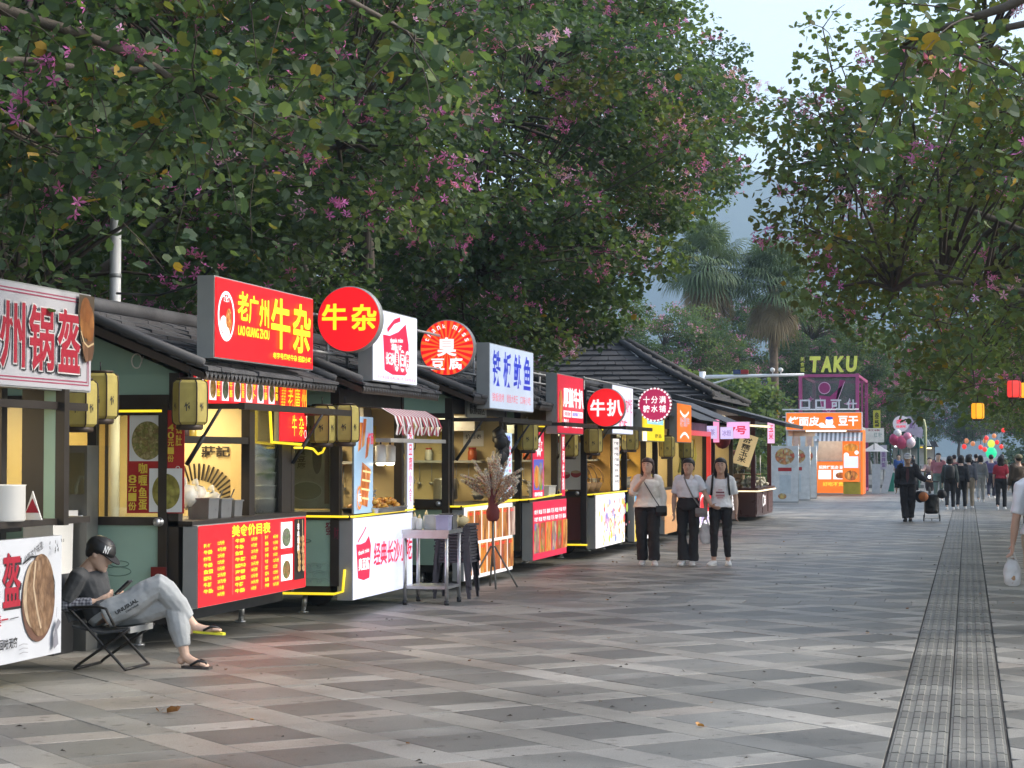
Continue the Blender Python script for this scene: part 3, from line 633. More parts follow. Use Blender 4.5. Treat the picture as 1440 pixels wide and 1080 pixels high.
shrubs('far_shrubbery', 'mass of bushes under the trees at the end of the avenue', [(-16, -10.5, 100, 112, 0.5, 5), (-14, -4, 200, 206, 0.5, 6), (3.5, 14, 200, 206, 0.5, 6), (5.5, 8.5, 60, 120, 0.3, 2.2)], 0.3, 73, (0.4, 0.4, 0.12, 0.01, 0.07), 36)
# ================================================================== STALLS
green = mat('stall_green_paint', (0.29, 0.44, 0.36), 0.45, var=0.06, scale=2, bump=0.02)
green2 = mat('stall_green_dark', (0.20, 0.32, 0.26), 0.5, var=0.08, scale=2)
maroon = mat('stall_maroon_paint', (0.10, 0.022, 0.028), 0.4, var=0.1, scale=2)
brownf = mat('bronze_frame', (0.028, 0.022, 0.018), 0.4, var=0.15, scale=5)
black = mat('black_metal', (0.012, 0.012, 0.013), 0.45, var=0.2, scale=6)
steel = mat('brushed_steel', (0.50, 0.50, 0.50), 0.32, 0.85, var=0.08, scale=12)
greyal = mat('grey_aluminium', (0.33, 0.34, 0.34), 0.45, 0.3, var=0.06, scale=4)
white = mat('white_paint', (0.74, 0.75, 0.76), 0.45, var=0.04, scale=3)
whitep = mat('white_plastic', (0.72, 0.71, 0.68), 0.4, var=0.05, scale=4)
cream = mat('cream_panel', (0.62, 0.50, 0.26), 0.55, var=0.06, scale=2)
creamrib = ribmat('cream_boards', (0.70, 0.50, 0.20), 2.6, 'X')
ceilm = mat('ceiling_panel', (0.66, 0.60, 0.45), 0.6, var=0.04)
rtile = mat('roof_tile_slate', (0.068, 0.068, 0.073), 0.72, var=0.38, scale=2.2, bump=0.5)
wood = mat('dark_wood', (0.05, 0.032, 0.022), 0.6, var=0.3, scale=4, bump=0.2)
GL = glassmat('window_glass'); neon = glow('neon_yellow', (1.0, 0.72, 0.03), 1.15); lampw = glow('warm_lamp', (1.0, 0.80, 0.42), 5.0); lampc = glow('cool_lamp', (0.9, 0.95, 1.0), 3.0)
stain = mat('cloud_line_paint', (0.33, 0.45, 0.40), 0.5); greenline = mat('green_line_paint', (0.11, 0.20, 0.16), 0.5)
crimson = mat('crimson_print', (0.33, 0.012, 0.03), 0.45, var=0.04); inkblack = mat('black_print', (0.015, 0.015, 0.017), 0.5); tyre = mat('tyre_rubber', (0.02, 0.02, 0.02), 0.8)
def roof(root, D, L, z0, z1, over=0.28, seed=1):
    """gabled roof of overlapping tile courses with a round ridge and scalloped eave tiles; local x=0 is the front wall"""
    rr = random.Random(seed); xm = -D / 2; y0, y1 = -over, L + over; sh = MB(); un = MB()
    for sg in (1, -1):
        xe = xm + sg * (D / 2 + 0.3); n = 9
        un.prism([(xm, z1 - 0.03), (xe, z0 - 0.03), (xe, z0 - 0.09), (xm, z1 - 0.11)] if sg > 0 else [(xm, z1 - 0.11), (xe, z0 - 0.09), (xe, z0 - 0.03), (xm, z1 - 0.03)], 'y', y0 + 0.01, y1 - 0.01, wood)
        for i in range(n):
            a, b = i / n, (i + 1) / n + 0.03; xa, za = xm + (xe - xm) * a, z1 + (z0 - z1) * a; xb, zb = xm + (xe - xm) * b, z1 + (z0 - z1) * b; y = y0
            while y < y1 - 0.01:
                w = min(0.3, y1 - y); j = rr.uniform(-0.008, 0.008); yy = y + w - 0.006
                sh.add([(xa, y, za + 0.006), (xa, yy, za + 0.006), (xb + j, yy, zb + 0.03 + j), (xb + j, y, zb + 0.03 + j), (xb + j, y, zb + 0.002), (xb + j, yy, zb + 0.002), (xa, y, za - 0.02), (xa, yy, za - 0.02)], [(0, 1, 2, 3), (3, 2, 5, 4), (0, 3, 4, 6), (1, 7, 5, 2)], rtile); y += w
        y = y0 + 0.04
        while y < y1:
            xb = xe + sg * 0.012; sh.add([(xb, y - 0.045, z0 + 0.02), (xb, y + 0.045, z0 + 0.02), (xb + 0.008 * sg, y + 0.042, z0 - 0.035), (xb + 0.01 * sg, y, z0 - 0.075), (xb + 0.008 * sg, y - 0.042, z0 - 0.035), (xb - 0.06 * sg, y - 0.045, z0 + 0.03), (xb - 0.06 * sg, y + 0.045, z0 + 0.03)], [(0, 1, 2, 3, 4), (0, 5, 6, 1)], rtile); y += 0.095
    un.build('roof_deck', root); o = sh.build('roof_tiles', root); tag(o, kind='stuff')
    c = MB(); c.tube([(xm, y0 - 0.03, z1 + 0.045), (xm, y1 + 0.03, z1 + 0.045)], 0.075, rtile, 10)
    for sg in (1, -1):
        xe = xm + sg * (D / 2 + 0.3)
        for yy in (y0, y1): c.tube([(xm, yy, z1 + 0.03), (xe, yy, z0 + 0.045)], 0.038, rtile, 8)
    c.build('ridge_cap', root)
def stall(label, X, Y, L, col=None, D=2.0, z0=2.30, z1=2.84, seed=1, end='window', lamp=9.0, ribs=creamrib, sill=1.0, detail=True, opening=(0.0, 1.0), interior=cream, neon_m=None):
    col = col or green; nm = neon_m or neon
    root = empty('food_stall', (X, Y, 0), label, 'food stall', 'food stalls in a row along the promenade')
    if detail: roof(root, D, L, z0, z1, seed=seed)
    else:
        r_ = MB(); r_.prism([(0.3, z0), (-D / 2, z1), (-D - 0.3, z0), (-D / 2, z1 - 0.1)], 'y', -0.2, L + 0.2, rtile); r_.build('roof', root)
    m = MB(); m.box(-D + 0.05, -0.12, 0.05, L - 0.05, 0.2, 0.29, black); m.build('chassis', root)
    for x in (-0.45, -D + 0.3):
        for y in (0.25, L - 0.25):
            w = MB(); w.tube([(x, y, 0.21), (x - 0.02, y, 0.02)], 0.028, steel, 8); w.lathe([(0.05, 0), (0.055, 0.02)], (x - 0.02, y, 0), steel, 10); w.build('leg', root)
    for x in (-0.62, -D + 0.55):
        w = MB(); w.lathe([(0.12, -0.05), (0.16, -0.035), (0.16, 0.035), (0.12, 0.05)], (x, L / 2, 0.16), tyre, 16, 'y'); w.build('wheel', root)
    m = MB(); m.box(-0.16, -0.105, 0.09, L - 0.09, 0.29, sill - 0.03, col); m.build('front_wall', root)
    m = MB(); m.box(-0.5, 0.1, 0.0, L, sill - 0.03, sill + 0.015, brownf); m.build('counter', root)
    for (x, y) in ((-0.11, 0.0), (-0.11, L - 0.09), (-D, 0.0), (-D, L - 0.09)):
        m = MB(); m.box(x, x + 0.09, y, y + 0.09, 0.29, z0 - 0.02, brownf); m.build('corner_post', root)
    for xa, xb in ((-0.1, -0.03), (-D + 0.01, -D + 0.07)): m = MB(); m.box(xa, xb, 0.09, L - 0.09, z0 - 0.2, z0 - 0.03, brownf); m.build('header_beam', root)
    m = MB(); m.box(-D + 0.02, -D + 0.05, 0.09, L - 0.09, 0.29, z0 - 0.22, ribs); m.build('back_wall', root)
    m = MB(); m.box(-D + 0.1, -0.12, L - 0.06, L - 0.03, 0.29, z0 - 0.03, interior); m.build('far_wall', root)
    m = MB(); m.box(-D + 0.1, -0.12, 0.1, L - 0.1, z0 - 0.07, z0 - 0.04, ceilm); m.build('ceiling', root)
    for y, nm_ in ((0.015, 'gable'), (L - 0.035, 'gable')):
        m = MB(); m.prism([(-0.02, z0 - 0.03), (-D + 0.02, z0 - 0.03), (-D / 2, z1 - 0.16)], 'y', y, y + 0.02, col); m.build(nm_, root)
    # near end wall
    m = MB(); m.box(-D + 0.09, -0.11, 0.012, 0.05, 0.29, sill - 0.02, col); m.build('end_wall', root)
    if end in ('window', 'poster'):
        m = MB(); m.box(-D + 0.09, -0.11, 0.0, 0.06, z0 - 0.2, z0 - 0.03, col); m.box(-D + 0.09, -0.11, -0.005, 0.065, sill - 0.03, sill + 0.05, brownf); m.box(-D + 0.09, -0.11, -0.005, 0.065, z0 - 0.26, z0 - 0.2, brownf)
        for x in (-D * 0.36, -D * 0.68): m.box(x - 0.03, x + 0.03, 0.0, 0.06, sill + 0.05, z0 - 0.26, brownf)
        f = m.build('window_frame', root); p = MB(); p.box(-D + 0.09, -0.11, 0.022, 0.03, sill + 0.05, z0 - 0.26, GL); p.build('pane', f)
    # lamp under the ceiling
    if lamp:
        m = MB(); m.tube([(-D * 0.5, 0.35, z0 - 0.11), (-D * 0.5, L - 0.35, z0 - 0.11)], 0.028, lampw, 8); m.build('lamp_tube', root)
        ld = bpy.data.lights.new('stall_lamp', 'AREA'); ld.shape = 'RECTANGLE'; ld.size = 0.5; ld.size_y = max(0.4, L - 0.6); ld.energy = lamp * EM; ld.color = (1.0, 0.80, 0.48)
        lo = bpy.data.objects.new('stall_lamp', ld); COL.objects.link(lo); lo.parent = root; lo.location = (-D * 0.5, L / 2, z0 - 0.15)
    return root
def strip(root, pts, r=0.014, m=None):
    b = MB(); b.tube(pts, r, m or neon, 6); return b.build('neon_strip', root)
def flap(root, L, z=2.02, out=0.75, y0=0.0, glass=False):
    """serving hatch held open: thin frame hinged at the header, two gas struts"""
    m = MB(); m.box(out - 0.05, out, y0, y0 + L, z - 0.025, z + 0.03, brownf)
    for y in (y0, y0 + L - 0.05): m.box(0.0, out - 0.05, y, y + 0.05, z - 0.02, z + 0.025, brownf)
    o = m.build('hatch_frame', root)
    if glass: p = MB(); p.box(0.0, out - 0.05, y0 + 0.05, y0 + L - 0.05, z, z + 0.008, GL); p.build('pane', o)
    for y in (y0 + 0.12, y0 + L - 0.12):
        s = MB(); s.tube([(0.0, y, z - 0.48), (out * 0.55, y, z)], 0.014, black, 6); s.build('strut', root)
        s = MB(); s.tube([(0.0, y, z - 0.48), (out * 0.28, y, z - 0.24)], 0.02, black, 6); s.build('strut_sleeve', root)
def lantern(X, Y, Z, label, h=0.42, r=0.155, lit=None, group='yellow paper lanterns on the stalls'):
    root = empty('paper_lantern', (X, Y, Z), label, 'lantern', group, R(15)); pm = lit or mat('lantern_paper', (0.37, 0.30, 0.08), 0.7, var=0.2, scale=7, emit=0.02)  # unlit shades: faint emission in the paper stands in for skylight
    b = MB(); n = 6; prof = [(0.80, -0.5), (0.97, -0.44), (1.0, -0.3), (1.0, 0.3), (0.97, 0.44), (0.80, 0.5)]
    vv = [(r * k * math.cos(2 * math.pi * i / n), r * k * math.sin(2 * math.pi * i / n), h * z) for k, z in prof for i in range(n)]
    b.add(vv, [(j * n + i, j * n + (i + 1) % n, (j + 1) * n + (i + 1) % n, (j + 1) * n + i) for j in range(len(prof) - 1) for i in range(n)], pm); b.build('shade', root)
    for k in range(6):
        a = 2 * math.pi * k / 6; w = MB(); w.tube([(r * q * 1.015 * math.cos(a), r * q * 1.02 * math.sin(a), h * z) for q, z in prof], 0.006 * min(1, r / 0.13), wood, 4); w.build('rib', root)
    for z0, z1, k in ((-0.62, -0.5, 0.78), (0.5, 0.56, 0.74)):
        w = MB(); w.lathe([(r * k * 0.86, h * z0), (r * k, h * (z0 + 0.03)), (r * k, h * z1)], (0, 0, 0), wood, 6); w.build('base' if z0 < 0 else 'cap', root)
    w = MB(); w.tube([(0, 0, h * 0.56), (0, 0, h * 0.56 + 0.07)], 0.006, black, 5); w.build('hook', root)
    f = MB(); c = r * math.cos(R(30)); 
    V, F = glyphs('竹', 0.02, 2)
    for k in () if lit else (3, 4, 5):
        a = 2 * math.pi * (k + 0.5) / 6; t = Vector((-math.sin(a), math.cos(a), 0)); o = Vector((math.cos(a), math.sin(a), 0)) * (c + 0.003) + Vector((0, 0, -h * 0.2)); f.add([o + t * ((p[0] - 0.5) * 0.06) + Vector((0, 0, p[1] * 0.07)) for p in V], F, inkblack)
    if not lit: f.build('lettering', root)
    return root
# ------------------------------------------------------------------ stall 1 (bread) at the left edge
Zred = glow('backlit_red', (1.0, 0.012, 0.02), 0.85); Zyel = glow('backlit_yellow', (1.0, 0.82, 0.03), 1.05); Zwht = glow('backlit_white', (0.74, 0.78, 0.97), 0.98); Zprd = glow('backlit_crimson', (0.72, 0.02, 0.07), 1.0); Zor = glow('backlit_orange', (0.92, 0.19, 0.02), 0.95)
Zpw = glow('print_white_lit', (1.0, 0.95, 0.95), 1.0); Zblue = glow('backlit_blue', (0.03, 0.05, 0.55), 0.8); Zblk = mat('dark_backed_print', (0.02, 0.012, 0.01), 0.5)
signwhite = mat('unlit_white_sign', (0.40, 0.40, 0.43), 0.5, var=0.05, scale=1.5); panelwhite = mat('panel_white', (0.50, 0.52, 0.56), 0.4, var=0.04, scale=1.5, emit=0.04)
bread1 = foodprint('bread_crust', [(0.16, 0.09, 0.05), (0.30, 0.19, 0.11), (0.22, 0.13, 0.07), (0.36, 0.25, 0.16)], 26, 0.0, (1, 1, 0.6)); breadside = mat('bread_side', (0.36, 0.27, 0.18), 0.7, var=0.2, scale=14)
bread2 = foodprint('bread_toasted', [(0.30, 0.11, 0.03), (0.42, 0.19, 0.06), (0.36, 0.15, 0.04)], 9); meat = foodprint('shredded_meat', [(0.12, 0.06, 0.03), (0.24, 0.13, 0.07), (0.17, 0.09, 0.05)], 22, 0, (1, 1, 0.15)); brownbg = mat('sign_brown_corner', (0.07, 0.05, 0.03), 0.5)
s1 = stall('green bread stall cut off by the left edge, cream boards glowing inside', -6.78, 9.9, 3.65, seed=3, end='plain', lamp=90.0, sill=1.08, interior=creamrib)
m = MB(); m.box(0.170, 0.338, 3.5, 3.56, 1.1, 2.07, brownf); m.build('dark_shutter', s1)
m = MB(); m.box(0.340, 0.428, 3.5, 3.57, 1.1, 2.07, green); m.build('window_jamb', s1)
m = MB(); m.box(0.430, 0.498, 3.5, 3.58, 1.1, 2.07, brownf); m.build('window_post', s1)
flap(s1, 3.9, 1.95, 0.45, 0.1); m = MB(); m.box(-0.02, 0.45, 0.2, 4.05, 1.105, 1.15, brownf); m.build('counter_shelf', s1)
m = MB(); m.box(-0.3, -0.1, 3.66, 3.7, 1.3, 1.75, mat('notice_paper', (0.55, 0.5, 0.48), 0.6)); m.build('notice', s1)
f = board('shop_sign', 'large white sign with red characters and a bread picture, cut off at the left edge', 'sign', -6.3, 10.75, 2.06, 3.13, 0.72, signwhite, greyal, 0.14)
for k in (0.05, 0.075): f.frame(k, k * 0.9, 3.13 - 2 * k, 0.72 - 1.8 * k, 0.009, mat('maroon_line', (0.30, 0.05, 0.10), 0.5))
edge = mat('sign_white_edge', (0.52, 0.50, 0.50), 0.5)
for c, u, wd in (('荆', 1.22, 0.36), ('州', 1.66, 0.36), ('锅', 2.08, 0.38), ('盔', 2.52, 0.36)):
    f.text(c, u + 0.025, 0.118, wd, 0.44, inkblack, 0.05); f.text(c, u, 0.135, wd, 0.44, edge, 0.10); f.text(c, u, 0.135, wd, 0.44, crimson, 0.045)
f.poly([(2.86, 0.705), (3.12, 0.705), (3.12, 0.30), (3.08, 0.22), (3.03, 0.25), (2.97, 0.21), (2.93, 0.26), (2.88, 0.4), (2.84, 0.58)], brownbg, 'picture')
f.disc(2.97, 0.54, 0.10, bread2, 0.15, part='picture'); f.disc(3.04, 0.49, 0.07, bread2, 0.14, part='picture'); f.poly([(2.9, 0.36), (3.11, 0.38), (3.09, 0.26), (3.04, 0.23), (2.97, 0.22), (2.93, 0.27)], meat, 'picture'); f.stroke([(2.88, 0.44), (2.93, 0.36), (3.0, 0.33), (3.1, 0.36)], 0.014, mat('bread_rim', (0.5, 0.36, 0.2), 0.6), 'picture'); f.done()
f = board('counter_sign', 'white counter front panel with a loaf picture, in front of the seated young man', 'sign', -6.3, 10.3, 0.2, 3.1, 0.83, panelwhite, greyal, 0.06, rim=0.0)
f.text('锅', 1.66, 0.36, 0.34, 0.36, crimson, 0.04); f.text('盔', 2.21, 0.365, 0.26, 0.36, inkblack, 0.05); f.text('盔', 2.19, 0.38, 0.26, 0.36, crimson, 0.035)
f.text('也是这个味道!', 2.5, 0.70, 0.3, 0.06, inkblack, 0.0, rot=0.35, res=2); f.stroke([(2.48, 0.66), (2.6, 0.7), (2.72, 0.70), (2.66, 0.65), (2.78, 0.655)], 0.014, inkblack)
f.disc(2.72, 0.40, 0.255, mat('plate_brown', (0.12, 0.06, 0.04), 0.4), 0.29); f.disc(2.67, 0.44, 0.19, breadside, 0.24); f.disc(2.75, 0.43, 0.215, bread1, 0.285); f.stroke([(2.66, 0.67), (2.63, 0.5), (2.69, 0.32), (2.75, 0.2)], 0.022, mat('bread_fold', (0.42, 0.32, 0.22), 0.7)); f.stroke([(2.93, 0.56), (2.96, 0.5), (2.95, 0.42)], 0.008, inkblack)
f.text('香酥味美一', 1.75, 0.26, 0.5, 0.085, crimson, 0.02, res=2); f.stroke([(2.27, 0.3), (2.4, 0.305)], 0.005, inkblack); f.text('回味无穷', 2.12, 0.1, 0.26, 0.075, inkblack, 0.02, res=2)
gsm = mat('ink_wash', (0.20, 0.20, 0.23), 0.5)
for k in range(3): f.stroke([(2.4, 0.11 - k * 0.028), (2.46, 0.118 - k * 0.028), (2.53, 0.11 - k * 0.028)], 0.004, gsm)
f.poly([(2.93, 0.04), (3.0, 0.07), (2.98, 0.17), (3.04, 0.22), (2.99, 0.25), (2.95, 0.2), (2.92, 0.12)], gsm); f.stroke([(2.96, 0.26), (2.97, 0.33)], 0.005, gsm)
rr = random.Random(2)
for k in range(11): a, b = rr.uniform(2.82, 3.05), rr.uniform(0.70, 0.79); f.stroke([(a, b), (a + rr.uniform(-.015, .015), b + 0.022)], 0.009, inkblack)
f.done()
# goods on stall 1
def pot(name, label, cat, loc, r, h, m, lid=None):
    root = empty(name, loc, label, cat); b = MB(); b.lathe([(r * 0.94, 0), (r, 0.01), (r, h), (r * 1.04, h + 0.008), (r * 0.95, h + 0.008), (r * 0.93, 0.03)], (0, 0, 0), m, 20); b.build('body', root)
    for sg in (1, -1): k = MB(); k.tube([(0, sg * r, h * 0.75), (0, sg * (r + 0.04), h * 0.77), (0, sg * (r + 0.04), h * 0.62), (0, sg * r, h * 0.6)], 0.007, steel, 6); k.build('handle', root)
    if lid: k = MB(); k.lathe([(r * 1.03, h + 0.01), (r * 0.9, h + 0.035), (0.03, h + 0.055), (0.02, h + 0.08)], (0, 0, 0), lid, 20); k.build('lid', root)
    return root
pot('warming_drum', 'white enamel drum standing on the bread stall counter', 'pot', (-6.42, 12.72, 1.15), 0.16, 0.24, whitep)
m = MB(); m.prism([(0, 0), (0.14, 0), (0.07, 0.2)], 'y', 0, 0.012, whitep); m.add([(0.02, -0.002, 0.05), (0.12, -0.002, 0.05), (0.07, -0.002, 0.15)], [(0, 1, 2)], crimson); tag(m.build('table_sign', None, (-6.4, 13.0, 1.151)), 'small white folded card beside the drum on the counter', 'card')
lp = empty('heat_lamp', (-6.5, 12.55, 1.62), 'dark domed heat lamp hanging over the bread counter', 'lamp'); m = MB(); m.lathe([(0.02, 0.13), (0.05, 0.12), (0.075, 0.06), (0.085, 0.0), (0.075, 0.0), (0.03, 0.09)], (0, 0, 0), black, 16); m.build('shade', lp); m = MB(); m.tube([(0, 0, 0.13), (0, 0, 0.43)], 0.005, black, 5); m.build('cord', lp)
bn = empty('water_bin', (-7.25, 15.2, 0), 'tall cream plastic bin standing in the gap beside the seated young man', 'bin'); m = MB(); m.prism([(-0.17, 0.55), (0.17, 0.55), (0.19, 1.1), (-0.19, 1.1)], 'x', -0.14, 0.12, whitep); m.build('body', bn); m = MB(); m.box(-0.15, 0.13, -0.18, 0.18, 0.0, 0.545, black); m.build('stand', bn); m = MB(); m.box(-0.17, 0.15, -0.21, 0.21, 1.1, 1.15, whitep); m.build('lid', bn); m = MB(); m.tube([(-0.05, -0.12, 1.15), (-0.05, -0.12, 1.34), (0.0, -0.1, 1.42), (0.08, -0.07, 1.40), (0.09, -0.06, 1.34)], 0.014, whitep, 8); m.build('tap', bn)
# ------------------------------------------------------------------ stall 2 (beef offal)
s2 = stall('green beef offal stall behind the seated young man, its end door facing us', -6.33, 15.72, 2.95, seed=5, end='door', lamp=75.0, sill=1.04)
# end door wall: frame, panes, door
z0 = 2.30
for a_, b_, c_, nm_, m_ in ((2.1, 2.27, 0.0, 'transom_panel', green), (2.0, 2.1, -0.012, 'door_head', brownf), (1.0, 1.07, -0.012, 'frame_rail', brownf)): dm = MB(); dm.box(-1.91, -0.11 if nm_ != 'frame_rail' else -0.84, c_, 0.05, a_, b_, m_); dm.build(nm_, s2)
dr = MB(); dr.box(-0.82, -0.74, -0.03, 0.03, 0.3, 2.0, brownf); dr.box(-0.19, -0.115, -0.03, 0.03, 0.3, 2.0, brownf)
for z in (0.3, 1.02, 1.93): dr.box(-0.74, -0.19, -0.03, 0.03, z, z + 0.07, brownf)
d = dr.build('door', s2); p = MB(); p.box(-0.74, -0.19, -0.008, 0.004, 1.09, 1.93, GL); p.build('pane', d); p = MB(); p.box(-0.74, -0.19, -0.012, 0.008, 0.37, 1.02, green); p.build('lower_panel', d)
k = MB(); k.lathe([(0.02, 0), (0.038, -0.012), (0.012, -0.016), (0.012, -0.05), (0.03, -0.055), (0.034, -0.075), (0.02, -0.09)], (-0.17, -0.03, 1.05), steel, 14, 'y'); k.build('handle', d)
p = MB(); p.box(-1.91, -0.84, 0.005, 0.03, 1.07, 2.0, GL); p.build('pane', s2)
m = MB(); m.box(-1.91, -0.84, -0.005, 0.045, 0.3, 1.0, green); m.build('side_panel', s2)
for (x, w, h, z, dd) in ((-0.68, 0.25, 0.075, 0.60, 0), (-0.62, 0.17, 0.05, 0.675, 0)):
    n = 14; q = MB()
    q.tube([(x + w / 2 + (w / 2) * math.cos(2 * math.pi * i / n), -0.0135, z + h / 2 + h / 2 * math.sin(2 * math.pi * i / n)) for i in range(n + 1)], 0.0035, greenline, 4, False); q.build('cloud_line', d)
# poster inside the pane: two dishes
noodle = foodprint('noodle_dish', [(0.42, 0.36, 0.12), (0.22, 0.25, 0.06), (0.5, 0.45, 0.22), (0.3, 0.22, 0.08)], 34, 0, (1, 1, 1)); yballs = foodprint('curry_balls', [(0.32, 0.32, 0.06), (0.45, 0.42, 0.10), (0.26, 0.27, 0.05)], 17); redp = mat('red_poster', (0.42, 0.02, 0.02), 0.45, var=0.04); yelp = mat('yellow_print', (0.75, 0.55, 0.06), 0.5, var=0.03); whp = mat('poster_white', (0.72, 0.72, 0.70), 0.45, var=0.03)
f = board('dish_poster', 'red poster of a noodle dish and curry fish balls behind the end door glass', 'poster', -6.80, 15.708, 1.12, 0.50, 0.85, redp, redp, 0.01, 'end', 0.0)
f.rect(0.02, 0.43, 0.32, 0.40, whp); f.disc(0.18, 0.6, 0.14, noodle, 0.16); f.ring(0.18, 0.6, 0.15, 0.17, 0.01, whp); f.column('40元一份', 0.36, 0.42, 0.055, 0.32, yelp, 0.03); f.column('钱肚', 0.43, 0.55, 0.055, 0.2, yelp, 0.03)
f.rect(0.2, 0.01, 0.29, 0.36, whp); f.disc(0.35, 0.18, 0.125, yballs, 0.15); f.ring(0.35, 0.18, 0.13, 0.155, 0.008, whp); f.column('8元一份', 0.02, 0.02, 0.07, 0.3, yelp, 0.03); f.column('咖喱鱼蛋', 0.11, 0.02, 0.075, 0.40, yelp, 0.03); f.ring(0.455, 0.37, 0.02, 0.02, 0.006, whp); f.done()
strip(s2, [(-1.0, -0.02, 1.965), (-0.16, -0.02, 1.965)], 0.016)
# front
for a_, b_ in ((1.66, 1.8), (2.55, 2.82)): m = MB(); m.box(-0.09, -0.01, a_, b_, 1.05, 2.1, brownf); m.build('window_post', s2)
m = MB(); m.box(-0.1, -0.02, 0.09, 1.66, 1.70, 1.76, brownf); m.build('window_rail', s2)
m = MB(); m.box(-0.06, -0.045, 1.82, 1.86, 1.05, 2.05, green2); m.build('green_trim', s2)
m = MB(); m.box(-0.055, -0.045, 1.86, 2.55, 1.06, 2.05, GL); m.build('side_pane', s2)
m = MB(); m.box(-0.4, -0.1, 0.12, 1.65, 1.71, 1.74, cream); m.build('inner_shelf', s2)
m = MB(); m.box(-0.62, -0.20, 2.80, 2.86, 1.06, 1.75, mat('cream_door', (0.62, 0.47, 0.22), 0.5, var=0.05)); m.build('cupboard_door', s2); m = MB(); m.tube([(-0.26, 2.79, 1.3), (-0.26, 2.77, 1.3), (-0.26, 2.77, 1.42), (-0.26, 2.79, 1.42)], 0.008, brownf, 6); m.build('handle', s2)
flap(s2, 2.95, 2.0, 0.55, 0.0)
# fan-shaped wall sign seen through the window
fan = MB()
for k in range(25):
    a = R(8 + k * 7.2); fan.add([(0.26 * math.cos(a), 0, 0.26 * math.sin(a)), (0.42 * math.cos(a), 0, 0.42 * math.sin(a)), (0.42 * math.cos(a + 0.05), 0, 0.42 * math.sin(a + 0.05)), (0.26 * math.cos(a + 0.07), 0, 0.26 * math.sin(a + 0.07))], [(0, 1, 2, 3)], brownf)
fan.build('fan_emblem', s2, (-0.98, 2.87, 1.10)); fl = MB(); V, F = glyphs('莊記', 0.03); fl.add([(-0.95 + q[0] * 0.3, 2.868, 1.58 + q[1] * 0.11) for q in V], F, brownf); fl.build('lettering', s2)
fasc = board('menu_fascia', 'narrow red strip of small dish photographs under the tiled eave', 'sign', -6.28, 15.86, 2.04, 2.05, 0.27, Zred, greyal, 0.05, rim=0.0)
fd = [foodprint('dish_a', [(0.5, 0.28, 0.10), (0.25, 0.13, 0.05), (0.15, 0.25, 0.05)], 40, 0.5), foodprint('dish_b', [(0.7, 0.48, 0.05), (0.5, 0.2, 0.05), (0.8, 0.7, 0.4)], 40, 0.5), foodprint('dish_c', [(0.1, 0.22, 0.05), (0.3, 0.3, 0.25), (0.06, 0.09, 0.04)], 40, 0.5)]
for i in range(7):
    u = 0.05 + i * 0.285; fasc.rect(u, 0.03, 0.165, 0.21, Zpw); fasc.disc(u + 0.083, 0.13, 0.07, fd[i % 3], 0.085, 20); fasc.column(('牛杂', '牛肚', '牛筋', '鱼蛋', '萝卜', '牛肠', '面筋')[i], u + 0.175, 0.06, 0.07, 0.15, Zyel, 0.03)
fasc.done()
f = board('name_board', 'small red board with yellow brush characters at the corner of the offal stall', 'sign', -6.24, 17.9, 1.73, 0.78, 0.57, Zred, greyal, 0.05, rim=0.0)
for r_ in range(9): f.text('老味' if r_ % 2 else '卤香', 0.03, 0.30 + r_ * 0.027, 0.12, 0.02, Zyel, 0.03, res=1)
f.text('老', 0.19, 0.31, 0.15, 0.20, Zyel, 0.0); f.text('廣', 0.37, 0.30, 0.17, 0.21, Zyel, 0.0); f.text('州', 0.58, 0.29, 0.15, 0.22, Zyel, 0.0); f.text('牛', 0.30, 0.05, 0.13, 0.20, Zyel, 0.0); f.text('杂', 0.50, 0.05, 0.14, 0.19, Zyel, 0.0); f.ring(0.68, 0.07, 0.035, 0.04, 0.008, Zpw); f.done()
strip(s2, [(0.02, 0.12, 2.02), (0.02, 2.12, 2.02), (0.03, 2.14, 1.72), (0.09, 2.9, 1.70)])
strip(s2, [(0.09, 2.62, 1.67), (0.1, 2.95, 1.67), (0.1, 3.15, 1.66), (0.1, 3.3, 1.61), (0.1, 3.45, 1.63), (0.1, 3.55, 1.70)], 0.012)
f = board('roof_sign', 'long red lightbox with yellow lettering and round food emblem above the offal stall', 'sign', -6.0, 15.60, 2.394, 2.64, 0.70, Zred, greyal, 0.15, k=0.968)
f.ring(0.27, 0.37, 0.20, 0.215, 0.028, Zpw); f.text('食全食', 0.19, 0.49, 0.16, 0.06, Zpw, 0.03, res=1); f.disc(0.20, 0.3, 0.08, Zpw, 0.07); f.disc(0.32, 0.34, 0.07, foodprint('emblem_food', [(0.8, 0.3, 0.05), (0.3, 0.08, 0.03), (0.9, 0.6, 0.2)], 30, 0.8), 0.10); f.disc(0.25, 0.23, 0.08, Zpw, 0.05)
for c, u, w, h, v in (('老', 0.53, 0.26, 0.25, 0.36), ('广', 0.80, 0.24, 0.25, 0.345), ('州', 1.07, 0.25, 0.25, 0.33)): f.text(c, u, v, w, h, Zyel, 0.035)
f.text('LAO GUANG ZHOU', 0.53, 0.225, 0.80, 0.085, Zyel, 0.035); f.text('牛', 1.38, 0.16, 0.52, 0.46, Zyel, 0.035); f.text('杂', 1.98, 0.15, 0.52, 0.46, Zyel, 0.035); f.text('老字号风味牛杂 招牌小吃', 1.42, 0.06, 1.1, 0.06, Zyel, 0.03, res=1); f.done()
f = roundsign('round_sign', 'round red lightbox with two yellow characters, right of the long red sign', -5.88, 18.9, 2.925, 0.325, Zred, greyal)
f.text('牛', -0.27, -0.10, 0.25, 0.25, Zyel, 0.045); f.text('杂', 0.03, -0.11, 0.25, 0.25, Zyel, 0.045); f.done()
